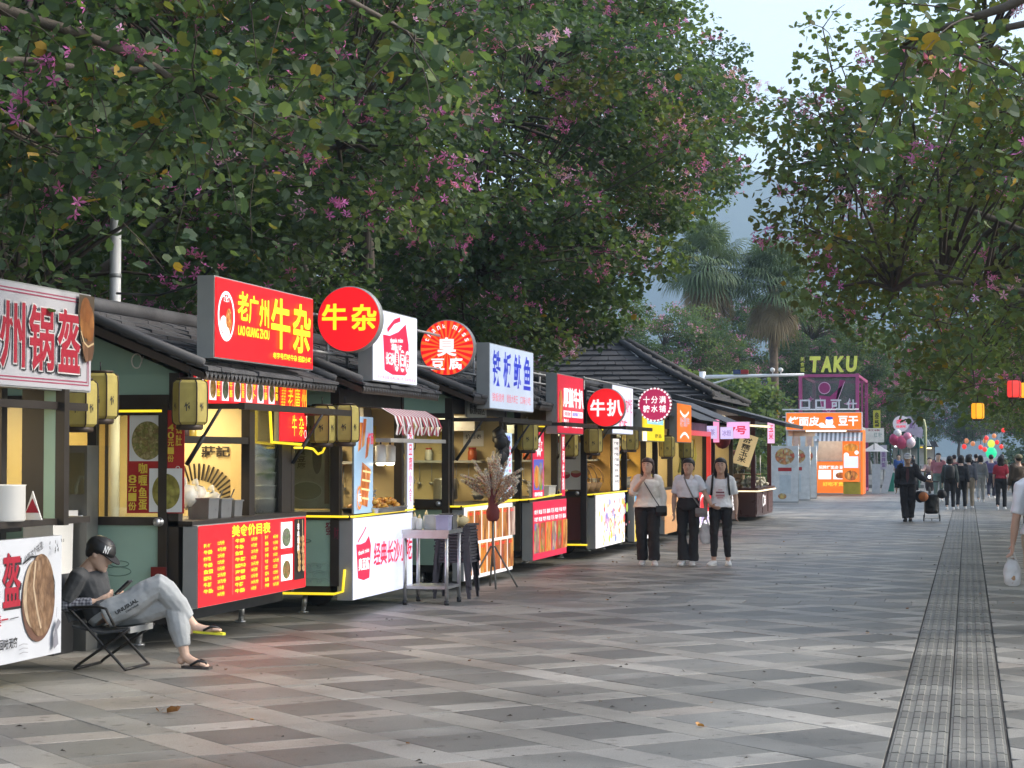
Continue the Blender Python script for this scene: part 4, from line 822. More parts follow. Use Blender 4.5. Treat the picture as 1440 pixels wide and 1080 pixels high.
f = board('price_list', 'red price list lightbox with yellow rows and meat skewers picture, hung on the counter', 'sign', -6.18, 15.72, 0.34, 2.78, 0.68, glow('menu_red', (0.86, 0.014, 0.022), 0.78), greyal, 0.13, rim=0.006)
f.text('美食价目表', 0.78, 0.555, 0.98, 0.10, Zyel, 0.04)
items = ['招牌牛杂', '卤水牛肚', '牛筋', '萝卜牛腩', '鱼蛋', '炸豆腐', '牛肠', '面筋', '牛肺', '海带']; rr = random.Random(4)
for c_, (u, w) in enumerate(((0.12, 0.22), (0.44, 0.2), (0.86, 0.26), (1.26, 0.18), (1.62, 0.11), (1.84, 0.16))):
    for r_ in range(9 - (c_ == 0)):
        v = 0.50 - r_ * 0.054; tx = (rr.choice(items) if c_ % 2 == 0 else str(rr.choice((8, 10, 12, 15, 18, 20, 25))) + '元/份'); ww = w * rr.uniform(0.72, 1.05)
        f.text(tx, u, v - 0.012 * (c_ == 0), ww, 0.036, Zyel, 0.05, res=1, w=0.006)
for u in (0.80, 1.53): f.stroke([(u, 0.06), (u, 0.55)], 0.006, glow('pink_line', (1, 0.3, 0.2), 0.9))
f.rect(2.04, 0.40, 0.32, 0.24, Zpw); f.disc(2.19, 0.50, 0.12, fd[2], 0.085); f.rect(2.04, 0.10, 0.32, 0.24, Zpw); f.disc(2.19, 0.20, 0.11, fd[0], 0.085)
f.rect(2.40, 0.09, 0.30, 0.57, Zblk); skew = foodprint('meat_balls', [(0.75, 0.5, 0.2), (0.5, 0.28, 0.1), (0.85, 0.65, 0.35)], 30, 0.45)
for u in (2.52, 2.61):
    f.stroke([(u - 0.01, 0.65), (u, 0.45)], 0.012, glow('stick', (0.7, 0.5, 0.25), 0.8))
    for q in range(6): f.disc(u + rr.uniform(-.01, .01), 0.47 - q * 0.055, 0.045, skew, 0.032, 12)
f.column('现串现卖', 2.42, 0.36, 0.05, 0.26, Zpw, 0.03)
f.done()
# goods on stall 2's counter
def box_thing(name, label, cat, loc, sx, sy, sz, m, lid=None, taper=0.04):
    root = empty(name, loc, label, cat); b = MB(); t = taper; b.add([(-sx / 2 + t * sx, -sy / 2 + t * sy, 0), (sx / 2 - t * sx, -sy / 2 + t * sy, 0), (sx / 2 - t * sx, sy / 2 - t * sy, 0), (-sx / 2 + t * sx, sy / 2 - t * sy, 0), (-sx / 2, -sy / 2, sz), (sx / 2, -sy / 2, sz), (sx / 2, sy / 2, sz), (-sx / 2, sy / 2, sz)], [(3, 2, 1, 0), (0, 1, 5, 4), (1, 2, 6, 5), (2, 3, 7, 6), (3, 0, 4, 7)], m)
    b.build('body', root); r_ = MB()
    for (a, b_, c, d_) in ((-sx / 2 - .008, sx / 2 + .008, -sy / 2 - .008, -sy / 2 + .004), (-sx / 2 - .008, sx / 2 + .008, sy / 2 - .004, sy / 2 + .008), (-sx / 2 - .008, -sx / 2 + .004, -sy / 2 + .004, sy / 2 - .004), (sx / 2 - .004, sx / 2 + .008, -sy / 2 + .004, sy / 2 - .004)): r_.box(a, b_, c, d_, sz - 0.006, sz + 0.006, m)
    r_.build('rim', root)
    if lid: k = MB(); k.box(-sx / 2 + .01, sx / 2 - .01, -sy / 2 + .01, sy / 2 - .01, sz * 0.8, sz * 0.93, lid); k.build('contents', root)
    return root
sauce = mat('red_sauce', (0.25, 0.05, 0.02), 0.3); garlic = mat('chopped_garlic', (0.5, 0.4, 0.2), 0.6, scale=30, var=0.4, bump=0.4)
box_thing('steel_tray', 'steel condiment box nearest the left end of the offal counter', 'tray', (-6.42, 16.45, 1.056), 0.2, 0.24, 0.17, steel, sauce); box_thing('steel_tray', 'middle steel condiment box with a ladle on the offal counter', 'tray', (-6.42, 16.76, 1.056), 0.2, 0.26, 0.16, steel, garlic); box_thing('steel_tray', 'right steel condiment box by the dark window post', 'tray', (-6.42, 17.06, 1.056), 0.2, 0.2, 0.14, steel, sauce)
for i, (y, r_, t) in enumerate(((16.80, 0.0, 'ladle leaning from the middle steel condiment box'), (17.08, 0.4, 'ladle leaning from the right steel condiment box'))):
    l = empty('ladle', (-6.42, y, 1.17), t, 'ladle'); m = MB(); m.tube([(0, 0, 0), (-0.02, 0.1, 0.06), (-0.03, 0.2, 0.12)], 0.007, black, 6); m.build('handle', l); m = MB(); m.lathe([(0.005, -0.03), (0.03, -0.02), (0.036, 0)], (0, -0.02, 0), steel, 10); m.build('bowl', l)
cup = MB()
cs = empty('cup_stack', (-6.5, 18.25, 1.056), 'tall stack of white takeaway tubs behind the right pane', 'tubs')
for k in range(5): c = MB(); c.lathe([(0.085, 0), (0.105, 0.12), (0.112, 0.125), (0.112, 0.135)], (0, 0, k * 0.125), whitep, 16); c.build('tub', cs)
bag = filmmat('clear_bag_film', (0.75, 0.75, 0.7), 0.55)
for i, (y, z, r_) in enumerate(((16.35, 1.29, 0.12), (16.62, 1.31, 0.09), (17.0, 1.25, 0.09))):
    b = MB(); b.ball((0, 0, 0), r_, bag, 10, r_ * 0.8, 0.02, rr); b.tube([(0, 0, r_ * 0.6), (0.01, 0, r_ * 0.95), (-0.02, 0.01, r_ * 1.25)], [0.02, 0.012, 0.035], bag, 7); tag(b.build('plastic_bag', None, (-6.55, y, z - 0.05)), ('knotted clear bag behind the left steel box', 'smaller knotted clear bag between the steel boxes', 'crumpled clear bag behind the right steel box')[i], 'bag')
for i, (y, m_, h) in enumerate(((16.0, mat('oil_orange', (0.5, 0.2, 0.02), 0.3), 0.17), (16.18, mat('soy_dark', (0.06, 0.025, 0.015), 0.3), 0.19), (16.34, mat('sauce_yellow', (0.6, 0.4, 0.03), 0.35), 0.13))):
    b = empty('sauce_bottle', (-6.5, y, 1.742), ('orange oil bottle at the left of the upper shelf', 'dark soy bottle in the middle of the upper shelf', 'short yellow sauce bottle on the upper shelf')[i], 'bottle'); k = MB(); k.lathe([(0.05, 0), (0.055, 0.01), (0.055, h * 0.6), (0.022, h * 0.8), (0.022, h)], (0, 0, 0), m_, 14); k.build('body', b); k = MB(); k.lathe([(0.026, h), (0.026, h + 0.03)], (0, 0, 0), mat('red_cap', (0.4, 0.02, 0.02), 0.4), 12); k.build('cap', b)
# brown tissue box on the door's lower part: red parcel leaning on stall 2's end wall
f = board('red_notice', 'small dark red plaque with white writing on the lower end wall, beside the knee', 'sign', -6.565, 15.66, 0.42, 0.13, 0.26, mat('dark_red_plaque', (0.16, 0.012, 0.012), 0.4), maroon, 0.02, 'end', 0.0); f.ring(0.065, 0.17, 0.035, 0.035, 0.006, whp); f.text('福', 0.05, 0.155, 0.03, 0.03, whp, res=1); f.text('招财', 0.035, 0.05, 0.06, 0.03, whp, res=1); f.done()
# ------------------------------------------------------------------ stall 3 (stinky tofu)
s3 = stall('green stinky tofu stall with a striped awning and a white logo panel', -6.12, 19.42, 2.4, seed=7, end='poster', lamp=48.0, sill=0.98)
f = board('calligraphy_poster', 'grey ink poster of a chilli bowl behind the end window of the tofu stall', 'poster', -6.76, 19.52, 1.06, 0.62, 0.78, mat('grey_poster', (0.30, 0.29, 0.25), 0.4, var=0.3, scale=5), greyal, 0.012, 'end', 0.0)
f.disc(0.25, 0.18, 0.17, mat('poster_bowl', (0.16, 0.17, 0.13), 0.5), 0.10); f.ring(0.25, 0.18, 0.17, 0.1, 0.012, mat('poster_pale', (0.42, 0.42, 0.36), 0.5)); f.disc(0.36, 0.52, 0.05, inkblack, 0.17); f.rect(0.44, 0.05, 0.05, 0.68, mat('poster_ribbon', (0.13, 0.06, 0.05), 0.5)); f.column('香辣臭豆腐', 0.15, 0.4, 0.09, 0.34, inkblack, 0.02)
for k in range(6): f.poly([(0.56, 0.06 + k * 0.115), (0.595, 0.115 + k * 0.115), (0.56, 0.17 + k * 0.115), (0.525, 0.115 + k * 0.115)], inkblack)
f.done()
def endprint(root, X, Y, letters):
    b = MB()
    for r_ in range(3):
        for k in range(5):
            cx = X + 0.05 + k * 0.10 + (r_ % 2) * 0.05; cz = 0.32 + r_ * 0.075
            for rad in (0.07, 0.045): b.tube([(cx + rad * math.cos(R(a)), Y, cz + rad * math.sin(R(a)) * 0.8) for a in range(0, 181, 30)], 0.003, stain, 4, False)
    n = 12; b.tube([(X + 0.2 + 0.11 * math.cos(2 * math.pi * i / n), Y, 0.74 + 0.02 * math.sin(2 * math.pi * i / n)) for i in range(n + 1)], 0.003, greenline, 4, False)
    o = b.build('wave_print', root)
endprint(s3, -0.62, 0.006, '發')
b = MB(); V, F = glyphs('發', 0.01); b.add([(-0.165 + p[0] * 0.09, 0.004, 0.80 + p[1] * 0.13) for p in V], F, mat('maroon_print', (0.16, 0.015, 0.04), 0.5)); V, F = glyphs('财', 0.01); b.add([(-0.07 + p[0] * 0.05, -0.004, 0.76 + p[1] * 0.12) for p in V], F, MATS['maroon_print']); b.build('lettering', s3)
strip(s3, [(-0.7, -0.02, 0.99), (0.0, -0.02, 0.985), (0.13, 0.02, 0.985), (0.13, 2.3, 1.0)], 0.012); strip(s3, [(-0.75, -0.02, 0.215), (-0.06, -0.02, 0.215), (0.03, -0.02, 0.24), (0.05, -0.02, 0.46)], 0.014)
f = board('tofu_panel', 'white lit counter panel with a red paper cup logo and red characters', 'sign', -6.0, 19.44, 0.15, 2.22, 0.82, Zwht, greyal, 0.16, rim=0.004)
def cup_logo(f, u, v, w, h, red, wht, small=True):
    f.poly([(u, v + h * 0.72), (u + w * 0.12, v + h * 0.06), (u + w * 0.5, v), (u + w * 0.9, v + h * 0.03), (u + w, v + h * 0.66), (u + w * 0.86, v + h * 0.86), (u + w * 0.62, v + h * 0.74), (u + w * 0.3, v + h * 0.71)], red); f.stroke([(u + w * 0.1, v + h * 0.76), (u + w * 0.45, v + h * 0.92), (u + w * 0.66, v + h * 1.04)], 0.02, red)
    f.text('thank miss', u + w * 0.13, v + h * 0.52, w * 0.72, h * 0.09, wht, 0.03, rot=0.06, res=2); f.text('臭豆腐', u + w * 0.14, v + h * 0.20, w * 0.72, h * 0.24, wht, 0.05)
cup_logo(f, 0.10, 0.18, 0.52, 0.52, Zprd, Zpw); f.text('经典长沙小吃', 0.70, 0.30, 1.48, 0.25, Zprd, 0.02, shear=0.05); f.done()
f = board('roof_sign', 'white lightbox with a big red cup logo, partly behind the round offal sign', 'sign', -5.78, 19.38, 2.34, 1.72, 0.76, Zwht, greyal, 0.15, k=0.967)
f.poly([(0.36, 0.5), (0.42, 0.13), (0.72, 0.09), (1.22, 0.10), (1.38, 0.16), (1.36, 0.44), (1.24, 0.66), (0.95, 0.56), (0.62, 0.50)], Zprd); f.stroke([(0.52, 0.55), (0.78, 0.66), (1.02, 0.70)], 0.05, Zprd)
f.text('thank miss', 0.62, 0.44, 0.5, 0.05, Zpw, 0.02, rot=0.05, res=2); f.text('湖南小吃', 0.66, 0.35, 0.42, 0.075, Zpw, 0.02, res=1); f.text('长沙', 0.45, 0.19, 0.32, 0.13, Zpw, 0.04)
for u, c in ((0.86, '臭'), (1.07, '豆'), (1.26, '腐')): f.disc(u, 0.25, 0.095, Zpw, 0.12, 20); f.text(c, u - 0.07, 0.17, 0.14, 0.17, Zprd, 0.02)
f.text('长沙臭豆腐 经典口味小吃 百年传承 好', 0.10, 0.035, 1.5, 0.035, Zprd, 0.0, res=1); f.done()
f = roundsign('round_sign', 'round sunburst sign in red and orange with white characters', -6.03, 23.3, 2.875, 0.335, Zred, greyal)
zo = glow('sunburst_orange', (1.0, 0.16, 0.03), 1.0); w = f.up()
for k in range(24): a = 2 * math.pi * k / 24; b = a + math.pi / 26; f.poly([(0, 0), (0.32 * math.cos(a), 0.32 * math.sin(a)), (0.32 * math.cos(b), 0.32 * math.sin(b))], zo, w=w)
f.text('臭', -0.115, -0.10, 0.23, 0.22, Zpw, 0.05); f.text('豆', -0.19, -0.26, 0.16, 0.13, Zpw, 0.045); f.text('腐', 0.03, -0.26, 0.16, 0.14, Zpw, 0.045); w = f.up()
for i, c in enumerate('thank miss'):
    a = R(158 - i * 15.2); 
    if c != ' ': f.text(c, 0.262 * math.cos(a) - 0.018 * (1.5 if c == 'm' else 0.5 if c == 'i' else 1), 0.262 * math.sin(a) - 0.028, 0.036 * (1.5 if c == 'm' else 0.4 if c == 'i' else 1), 0.05, Zpw, 0.03, rot=a - math.pi / 2, w=w)
f.done()
sausage = foodprint('sausage_print', [(0.85, 0.32, 0.05), (0.7, 0.15, 0.04), (0.95, 0.55, 0.2)], 16, 0.5, (1, 1, 0.5))
f = board('sausage_poster', 'tall blue poster of grilled sausages at the left of the tofu hatch', 'poster', -6.0, 19.47, 1.01, 0.66, 0.98, glow('sky_print', (0.35, 0.52, 0.70), 0.75), greyal, 0.02, rim=0.0)
for (u, v, w, h, a) in ((0.12, 0.62, 0.1, 0.3, 0), (0.24, 0.66, 0.1, 0.3, 0), (0.36, 0.55, 0.1, 0.22, 0)): f.poly([(u, v), (u + w, v + 0.03), (u + w + 0.08, v + h), (u + 0.07, v + h)], sausage, 'picture')
f.poly([(0.16, 0.10), (0.44, 0.06), (0.56, 0.44), (0.26, 0.52)], sausage, 'picture')
for k in range(4): f.stroke([(0.2 + k * 0.02, 0.16 + k * 0.09), (0.49 + k * 0.02, 0.14 + k * 0.09)], 0.02, glow('batter_line', (1.0, 0.75, 0.35), 0.8))
f.ring(0.14, 0.16, 0.09, 0.12, 0.03, glow('orange_ring', (0.85, 0.25, 0.04), 0.8)); f.text('5元', 0.08, 0.12, 0.12, 0.08, Zpw, 0.03); f.text('烤肠', 0.42, 0.7, 0.2, 0.12, Zprd, 0.03); f.done()
f = board('banner_strip', 'narrow white lit strip with purple red writing at the right of the tofu hatch', 'sign', -6.0, 21.45, 0.98, 0.24, 1.02, Zwht, greyal, 0.03, rim=0.0); f.column('臭豆腐小食', 0.05, 0.1, 0.14, 0.85, Zprd, 0.01); f.done()
# awning
aw = empty('striped_awning', (-6.1, 19.75, 0), 'small red and white striped awning over the tofu hatch', 'awning'); rd = mat('awning_red', (0.34, 0.05, 0.07), 0.8); wt = mat('awning_white', (0.66, 0.62, 0.62), 0.8); m = MB(); m2 = MB()
n = 26; Lw = 1.75
for k in range(n):
    y0, y1 = k * Lw / n, (k + 1) * Lw / n; mm = rd if k % 2 else wt; q = 0.015 * math.sin(k * 1.3)
    m.add([(0.02, y0, 2.10), (0.02, y1, 2.10), (0.30, y1, 2.08), (0.30, y0, 2.08), (0.44, y1, 2.0), (0.44, y0, 2.0)], [(0, 1, 2, 3), (3, 2, 4, 5)], mm)
    m2.add([(0.44, y0, 2.0), (0.44, y1, 2.0), (0.47 + q, y1, 1.90), (0.47 + q, y0, 1.90), (0.455 - q, y1, 1.80 + 0.01 * (k % 3)), (0.455 - q, y0, 1.80 + 0.01 * ((k + 1) % 3))], [(0, 1, 2, 3), (3, 2, 4, 5)], mm)
m.build('canopy', aw); m2.build('valance', aw)
m = MB(); m.box(0.3, 0.46, -0.2, Lw + 0.25, 1.73, 1.77, mat('awning_arm', (0.35, 0.33, 0.30), 0.5)); m.build('front_rail', aw)
for k, y in enumerate((0.5, 0.85)):
    sp = empty('spot_lamp', (-5.95, 19.75 + y, 1.52), ('left', 'right')[k] + ' of the two white spot lamps shining under the striped awning', 'lamp'); m = MB(); m.lathe([(0.055, 0.0), (0.06, 0.02), (0.06, 0.17), (0.03, 0.19)], (0, 0, 0), whitep, 14); m.build('housing', sp); m = MB(); m.lathe([(0.03, -0.03), (0.05, -0.015), (0.052, 0.0)], (0, 0, 0), glow('spot_bulb', (1.0, 0.85, 0.6), 6.0), 12); m.build('bulb', sp); m = MB(); m.tube([(0, 0, 0.19), (0, 0, 0.23)], 0.01, black, 6); m.build('stem', sp)
orange = foodprint('fried_food', [(0.75, 0.28, 0.03), (0.85, 0.5, 0.08), (0.6, 0.18, 0.03)], 22, 0.10); fo = MB(); rr = random.Random(8)
tr = box_thing('food_tray', 'wide steel tray heaped with orange fried food in the tofu hatch', 'tray', (-6.12, 20.62, 1.0), 0.4, 1.1, 0.05, steel)
for k in range(60): fo.ball((rr.uniform(-.15, .15), rr.uniform(-.48, .48), 0.05 + rr.uniform(0, 0.07)), rr.uniform(0.03, 0.055), orange, 6, 0.03, 0.01, rr)
tag(fo.build('fried_food', tr), kind='stuff')
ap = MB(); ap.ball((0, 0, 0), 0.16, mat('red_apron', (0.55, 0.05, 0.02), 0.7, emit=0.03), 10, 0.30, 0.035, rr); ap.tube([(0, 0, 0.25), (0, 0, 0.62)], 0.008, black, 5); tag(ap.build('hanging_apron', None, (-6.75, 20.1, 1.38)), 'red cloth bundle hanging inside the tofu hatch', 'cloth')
# ------------------------------------------------------------------ stall 4 (squid)
s4 = stall('green grilled squid stall with a grid of food photographs on its counter', -5.97, 23.4, 2.95, seed=9, end='window', lamp=48.0, sill=0.98)
# open end door
od = MB(); od.box(-0.06, 0.02, -0.34, -0.26, 0.3, 2.02, brownf); od.box(-0.34, 0.02, -0.3, -0.24, 1.93, 2.02, brownf); od.box(-0.4, -0.06, -0.31, -0.25, 0.98, 1.08, brownf); o = od.build('open_door', s4); k = MB(); k.lathe([(0.03, 0), (0.03, -0.04), (0.015, -0.06)], (-0.1, -0.31, 1.03), steel, 12, 'y'); k.build('handle', o)
f = board('stall_nameplate', 'pale plate with black seal characters under the eave of the squid stall', 'sign', -5.93, 23.9, 2.06, 1.0, 0.21, mat('pale_plate', (0.42, 0.45, 0.42), 0.5), greyal, 0.03, rim=0.0); f.text('歡辦园区', 0.1, 0.04, 0.8, 0.13, inkblack, 0.03); f.done()
f = board('photo_grid', 'lit counter panel with two rows of seven street food photographs', 'sign', -5.85, 23.42, 0.1, 2.62, 0.88, Zpw, greyal, 0.14, rim=0.004)
fp = [foodprint('grid_food_%d' % i, c, 9, 0.95, (1, 1, 0.45)) for i, c in enumerate(([(0.7, 0.22, 0.03), (0.35, 0.07, 0.02), (0.8, 0.45, 0.1)], [(0.45, 0.12, 0.03), (0.75, 0.35, 0.08), (0.2, 0.05, 0.02)], [(0.85, 0.35, 0.03), (0.7, 0.2, 0.02), (0.9, 0.6, 0.2)], [(0.5, 0.35, 0.3), (0.3, 0.14, 0.1), (0.75, 0.6, 0.5)]))]
for r_ in range(2):
    for c_ in range(7):
        u, v = 0.06 + c_ * 0.365, 0.05 + r_ * 0.41; f.rect(u, v, 0.33, 0.37, fp[rr.choice((0, 1, 2, 3, 0, 1))], 'picture'); f.text(('烤鱿鱼', '烤肠', '骨肉相连', '鸡柳', '牛肉串', '里脊', '豆皮')[c_], u + 0.05, v + 0.31, 0.2, 0.04, Zred, 0.05, res=1)
f.done()
f = board('roof_sign', 'pale white sign with tall blue brush characters above the squid stall', 'sign', -5.62, 23.76, 2.16, 2.65, 0.84, glow('pale_sign', (0.55, 0.63, 0.76), 0.88), greyal, 0.16, k=0.9525)
for i, c in enumerate('铁板鱿鱼'): f.text(c, 0.15 + i * 0.61, 0.30, 0.46, 0.46, Zblue, 0.02, shear=0.06)
for i, c in enumerate(('铁板烧烤', '鱿鱼大串王', '口味小吃')): f.text(c, 0.12 + i * 0.82, 0.10, 0.66, 0.11, glow('pale_red', (0.75, 0.12, 0.18), 0.8), 0.0, res=2)
f.done()
f = board('menu_sheet', 'tall white lit menu sheet with blue writing on the squid stall', 'sign', -5.9, 25.45, 1.03, 0.78, 0.86, glow('menu_blue_white', (0.62, 0.78, 0.92), 0.95), greyal, 0.03, rim=0.0)
f.text('铁板鱿鱼', 0.1, 0.74, 0.58, 0.09, Zblue, 0.04)
for k in range(9):
    for q in range(4): f.text(rr.choice(('鱿鱼', '虾串', '豆腐', '香肠', '10元', '15元', '8元')), 0.05 + q * 0.18, 0.64 - k * 0.075, 0.13, 0.045, glow('menu_ink', (0.08, 0.15, 0.45), 0.5) if q < 3 else Zprd, 0.04, res=1, w=0.006)
f.done(); flap(s4, 2.9, 2.02, 0.6, 0.0)
hb = MB(); [hb.ball((rr.uniform(-.05, .05), rr.uniform(-.22, .22), rr.uniform(-.2, .12)), rr.uniform(.05, .10), inkblack, 7, rr.uniform(.07, .13), 0.02, rr) for _ in range(9)]; hb.tube([(0, 0, 0.1), (0, 0.02, 0.3)], 0.01, inkblack, 5); tag(hb.build('black_bundle', None, (-5.75, 25.0, 1.72)), 'bundle of black bags hanging below the squid stall hatch', 'bags')
strip(s4, [(-0.7, -0.03, 0.99), (0.0, -0.03, 0.99), (0.13, 0.03, 0.99), (0.13, 2.95, 1.0)], 0.012); strip(s4, [(0.02, 2.98, 0.25), (0.02, 3.0, 0.25), (-0.4, 3.05, 0.25)], 0.014)
bagw = MB(); bagw.ball((0, 0, 0), 0.2, bag, 9, 0.2, 0.04, rr); tag(bagw.build('plastic_bag', None, (-6.75, 23.75, 1.27)), 'large white plastic bag behind the end window of the squid stall', 'bag')
# ================================================================== FARTHER STALLS AND STREET THINGS
def at(px, py, Y):
    """point at distance Y down the street on the sight line measured in the photograph"""
    ps, pt = R(12.668), R(2.0096); a = (px - 720) / 2850; b = (540 - py) / 2850; fh = math.cos(pt) - b * math.sin(pt); z = math.sin(pt) + b * math.cos(pt)
    x = a * math.cos(ps) - fh * math.sin(ps); y = a * math.sin(ps) + fh * math.cos(ps); return (x * Y / y, Y, 1.6 + z * Y / y)
rr = random.Random(12)
mixfood = foodprint('mixed_food_print', [(0.85, 0.75, 0.6), (0.7, 0.2, 0.05), (0.25, 0.3, 0.6), (0.8, 0.6, 0.1), (0.2, 0.5, 0.1)], 7, 0.55); redbowl = mat('red_bowl_print', (0.35, 0.05, 0.06), 0.5)
# stall 5
s5 = stall('green beef steak stall with red posters and a yellow light strip', -5.94, 27.05, 2.6, seed=13, end='window', lamp=52.0, sill=0.98)
f = board('counter_sign', 'red counter panel with white menu rows over a band of food pictures', 'sign', -5.8, 27.1, 0.16, 2.36, 0.80, Zprd, greyal, 0.15, rim=0.0)
for r_ in range(2):
    for k in range(8): f.text(rr.choice(('牛排套餐', '牛扒饭', '意面', '鸡排', '薯条', '可乐')), 0.07 + k * 0.285, 0.62 - r_ * 0.10, 0.24, 0.065, Zpw, 0.05, res=1, w=0.006)
for k in range(6): f.poly([(0.04 + k * 0.385, 0.09), (0.39 + k * 0.385, 0.09), (0.42 + k * 0.383, 0.5), (0.09 + k * 0.383, 0.5)], (mixfood, fp[0], fp[2])[k % 3], 'picture'); f.disc(0.22 + k * 0.385, 0.28, 0.10, (fp[3], mixfood, fp[1])[k % 3], 0.15, part='picture')
f.done()
f = board('tall_poster', 'tall red poster with a star burst at the left of the steak stall hatch', 'poster', -5.8, 27.08, 1.0, 0.75, 0.92, Zprd, greyal, 0.02, rim=0.0); f.rect(0.05, 0.12, 0.65, 0.42, glow('blue_print', (0.12, 0.14, 0.55), 0.8), 'picture'); f.disc(0.25, 0.3, 0.18, fp[2], 0.16, part='picture'); f.disc(0.5, 0.3, 0.16, mixfood, 0.2, part='picture')
f.poly([(0.38 + (0.26 if k % 2 else 0.17) * math.cos(R(k * 22.5)), 0.72 + (0.16 if k % 2 else 0.1) * math.sin(R(k * 22.5))) for k in range(16)], Zpw); f.text('牛排', 0.22, 0.66, 0.32, 0.13, Zprd, 0.04); f.text('限时特惠', 0.1, 0.03, 0.5, 0.06, Zpw, 0.03); f.done()
f = board('banner_strip', 'narrow red strip with white characters at the right of the steak stall hatch', 'sign', -5.8, 29.1, 1.0, 0.25, 0.95, Zprd, greyal, 0.03, rim=0.0); f.column('厚切牛扒', 0.05, 0.08, 0.15, 0.8, Zpw, 0.03); f.done()
f = board('roof_sign', 'red lightbox with tall white characters and a steak picture', 'sign', -5.56, 27.6, 1.90, 1.95, 0.84, glow('steak_red', (0.62, 0.02, 0.05), 0.95), greyal, 0.16)
f.disc(0.22, 0.36, 0.14, fp[1], 0.26, part='picture'); f.text('厚煎牛扒', 0.42, 0.38, 1.5, 0.28, Zpw, 0.06); f.rect(0.42, 0.24, 0.55, 0.09, Zpw); f.rect(1.02, 0.24, 0.85, 0.09, Zpw); f.text('现煎现卖', 0.46, 0.255, 0.45, 0.06, Zprd, 0.03, res=1); f.text('肉质鲜嫩多汁', 1.06, 0.255, 0.75, 0.06, Zblue, 0.03, res=1); f.text('RH', 0.42, 0.09, 0.3, 0.12, Zpw, 0.04); f.text('澳洲原切', 1.0, 0.09, 0.85, 0.06, Zpw, 0.03, res=1); f.done()
f = roundsign('round_sign', 'plain bright red round sign with two white characters', *at(852, 573, 30.2), 0.295, Zred, greyal); f.text('牛', -0.235, -0.13, 0.22, 0.25, Zpw, 0.06); f.text('扒', 0.02, -0.13, 0.23, 0.25, Zpw, 0.06); f.done()
flap(s5, 2.5, 2.02, 0.6); strip(s5, [(0.1, 0.0, 2.0), (0.1, 2.6, 2.02)], 0.016); strip(s5, [(-0.6, -0.03, 0.99), (0.0, -0.03, 0.99), (0.14, 0.03, 1.0), (0.15, 2.0, 1.03)], 0.012)
box_thing('foam_box', 'white foam box on the steak stall counter', 'box', (-5.95, 28.45, 1.0), 0.3, 0.5, 0.16, whitep)
# stall 6
s6 = stall('maroon snack stall with a colourful cartoon food counter', -5.72, 30.75, 2.8, maroon, seed=15, end='poster', lamp=60.0, sill=0.98, interior=mat('amber_wall', (0.6, 0.36, 0.10), 0.5))
f = board('bowl_poster', 'white poster of red dessert bowls on the end window of the maroon stall', 'poster', -6.22, 30.70, 1.07, 0.40, 0.72, whp, greyal, 0.012, 'end', 0.0)
for u, v in ((0.15, 0.58), (0.30, 0.60), (0.16, 0.22), (0.33, 0.24)): f.disc(u, v, 0.08, redbowl, 0.055); f.disc(u, v + 0.03, 0.075, mat('bowl_rim_print', (0.5, 0.38, 0.25), 0.5), 0.022)
f.done()
od = MB(); od.box(-0.02, 0.06, -0.42, -0.34, 0.25, 2.6, black); od.box(-0.5, -0.02, -0.41, -0.35, 0.98, 1.05, black); o = od.build('open_door', s6); k = MB(); k.lathe([(0.03, 0), (0.03, -0.04), (0.015, -0.06)], (-0.08, -0.41, 1.02), steel, 12, 'y'); k.build('handle', o)
f = board('counter_sign', 'bright counter panel covered with colourful drawn fruit and snacks', 'sign', -5.6, 30.78, 0.16, 2.7, 0.82, Zpw, greyal, 0.15, rim=0.0)
cm = [glow('c_%d' % i, c, 0.85) for i, c in enumerate(((0.16, 0.22, 0.6), (0.75, 0.08, 0.1), (0.55, 0.75, 0.08), (0.9, 0.65, 0.05), (0.45, 0.35, 0.65), (0.85, 0.4, 0.55), (0.9, 0.3, 0.05)))]
for k in range(70):
    u, v, r_ = rr.uniform(0.12, 2.58), rr.uniform(0.1, 0.72), rr.uniform(0.03, 0.09); (f.disc if k % 3 else f.ring)(*((u, v, r_, rr.choice(cm), r_ * rr.uniform(0.6, 1.0), 14) if k % 3 else (u, v, r_, r_ * 1.2, r_ * 0.4, rr.choice(cm), 14)))
f.done(); flap(s6, 2.7, 2.02, 0.6); strip(s6, [(0.1, 0.0, 2.0), (0.1, 2.8, 2.02)], 0.016); strip(s6, [(-0.6, -0.03, 0.99), (0.0, -0.03, 0.99), (0.14, 0.03, 1.0), (0.15, 2.8, 1.0)], 0.012); strip(s6, [(-0.75, -0.03, 0.22), (0.0, -0.03, 0.22)], 0.016)
f = board('menu_sheet', 'narrow white lit menu strip inside the maroon stall hatch', 'sign', -5.66, 32.7, 1.02, 0.6, 0.85, Zpw, greyal, 0.02, rim=0.0)
for k in range(8): f.text(rr.choice(('烤冷面', '手抓饼', '章鱼烧', '冰粉')), 0.1, 0.75 - k * 0.09, 0.4, 0.05, inkblack, 0.03, res=1)
f.done()
for k in range(3):
    b = MB(); hoop = [(0.22 * math.cos(a), 0, 0.30 * math.sin(a)) for a in (R(q) for q in range(0, 181, 20))]; b.tube(hoop, 0.01, mat('basket_cane', (0.32, 0.19, 0.08), 0.7), 6); b.lathe([(0.14, -0.14), (0.2, 0.0), (0.21, 0.0), (0.15, -0.15)], (0, 0, 0), MATS['basket_cane'], 14); o = b.build('basket', None, (-5.95, 31.2 + k * 0.5, 1.16)); tag(o, ('left', 'middle', 'right')[k] + ' cane basket with a hoop handle on the maroon stall counter', 'basket', 'cane baskets on the counter')
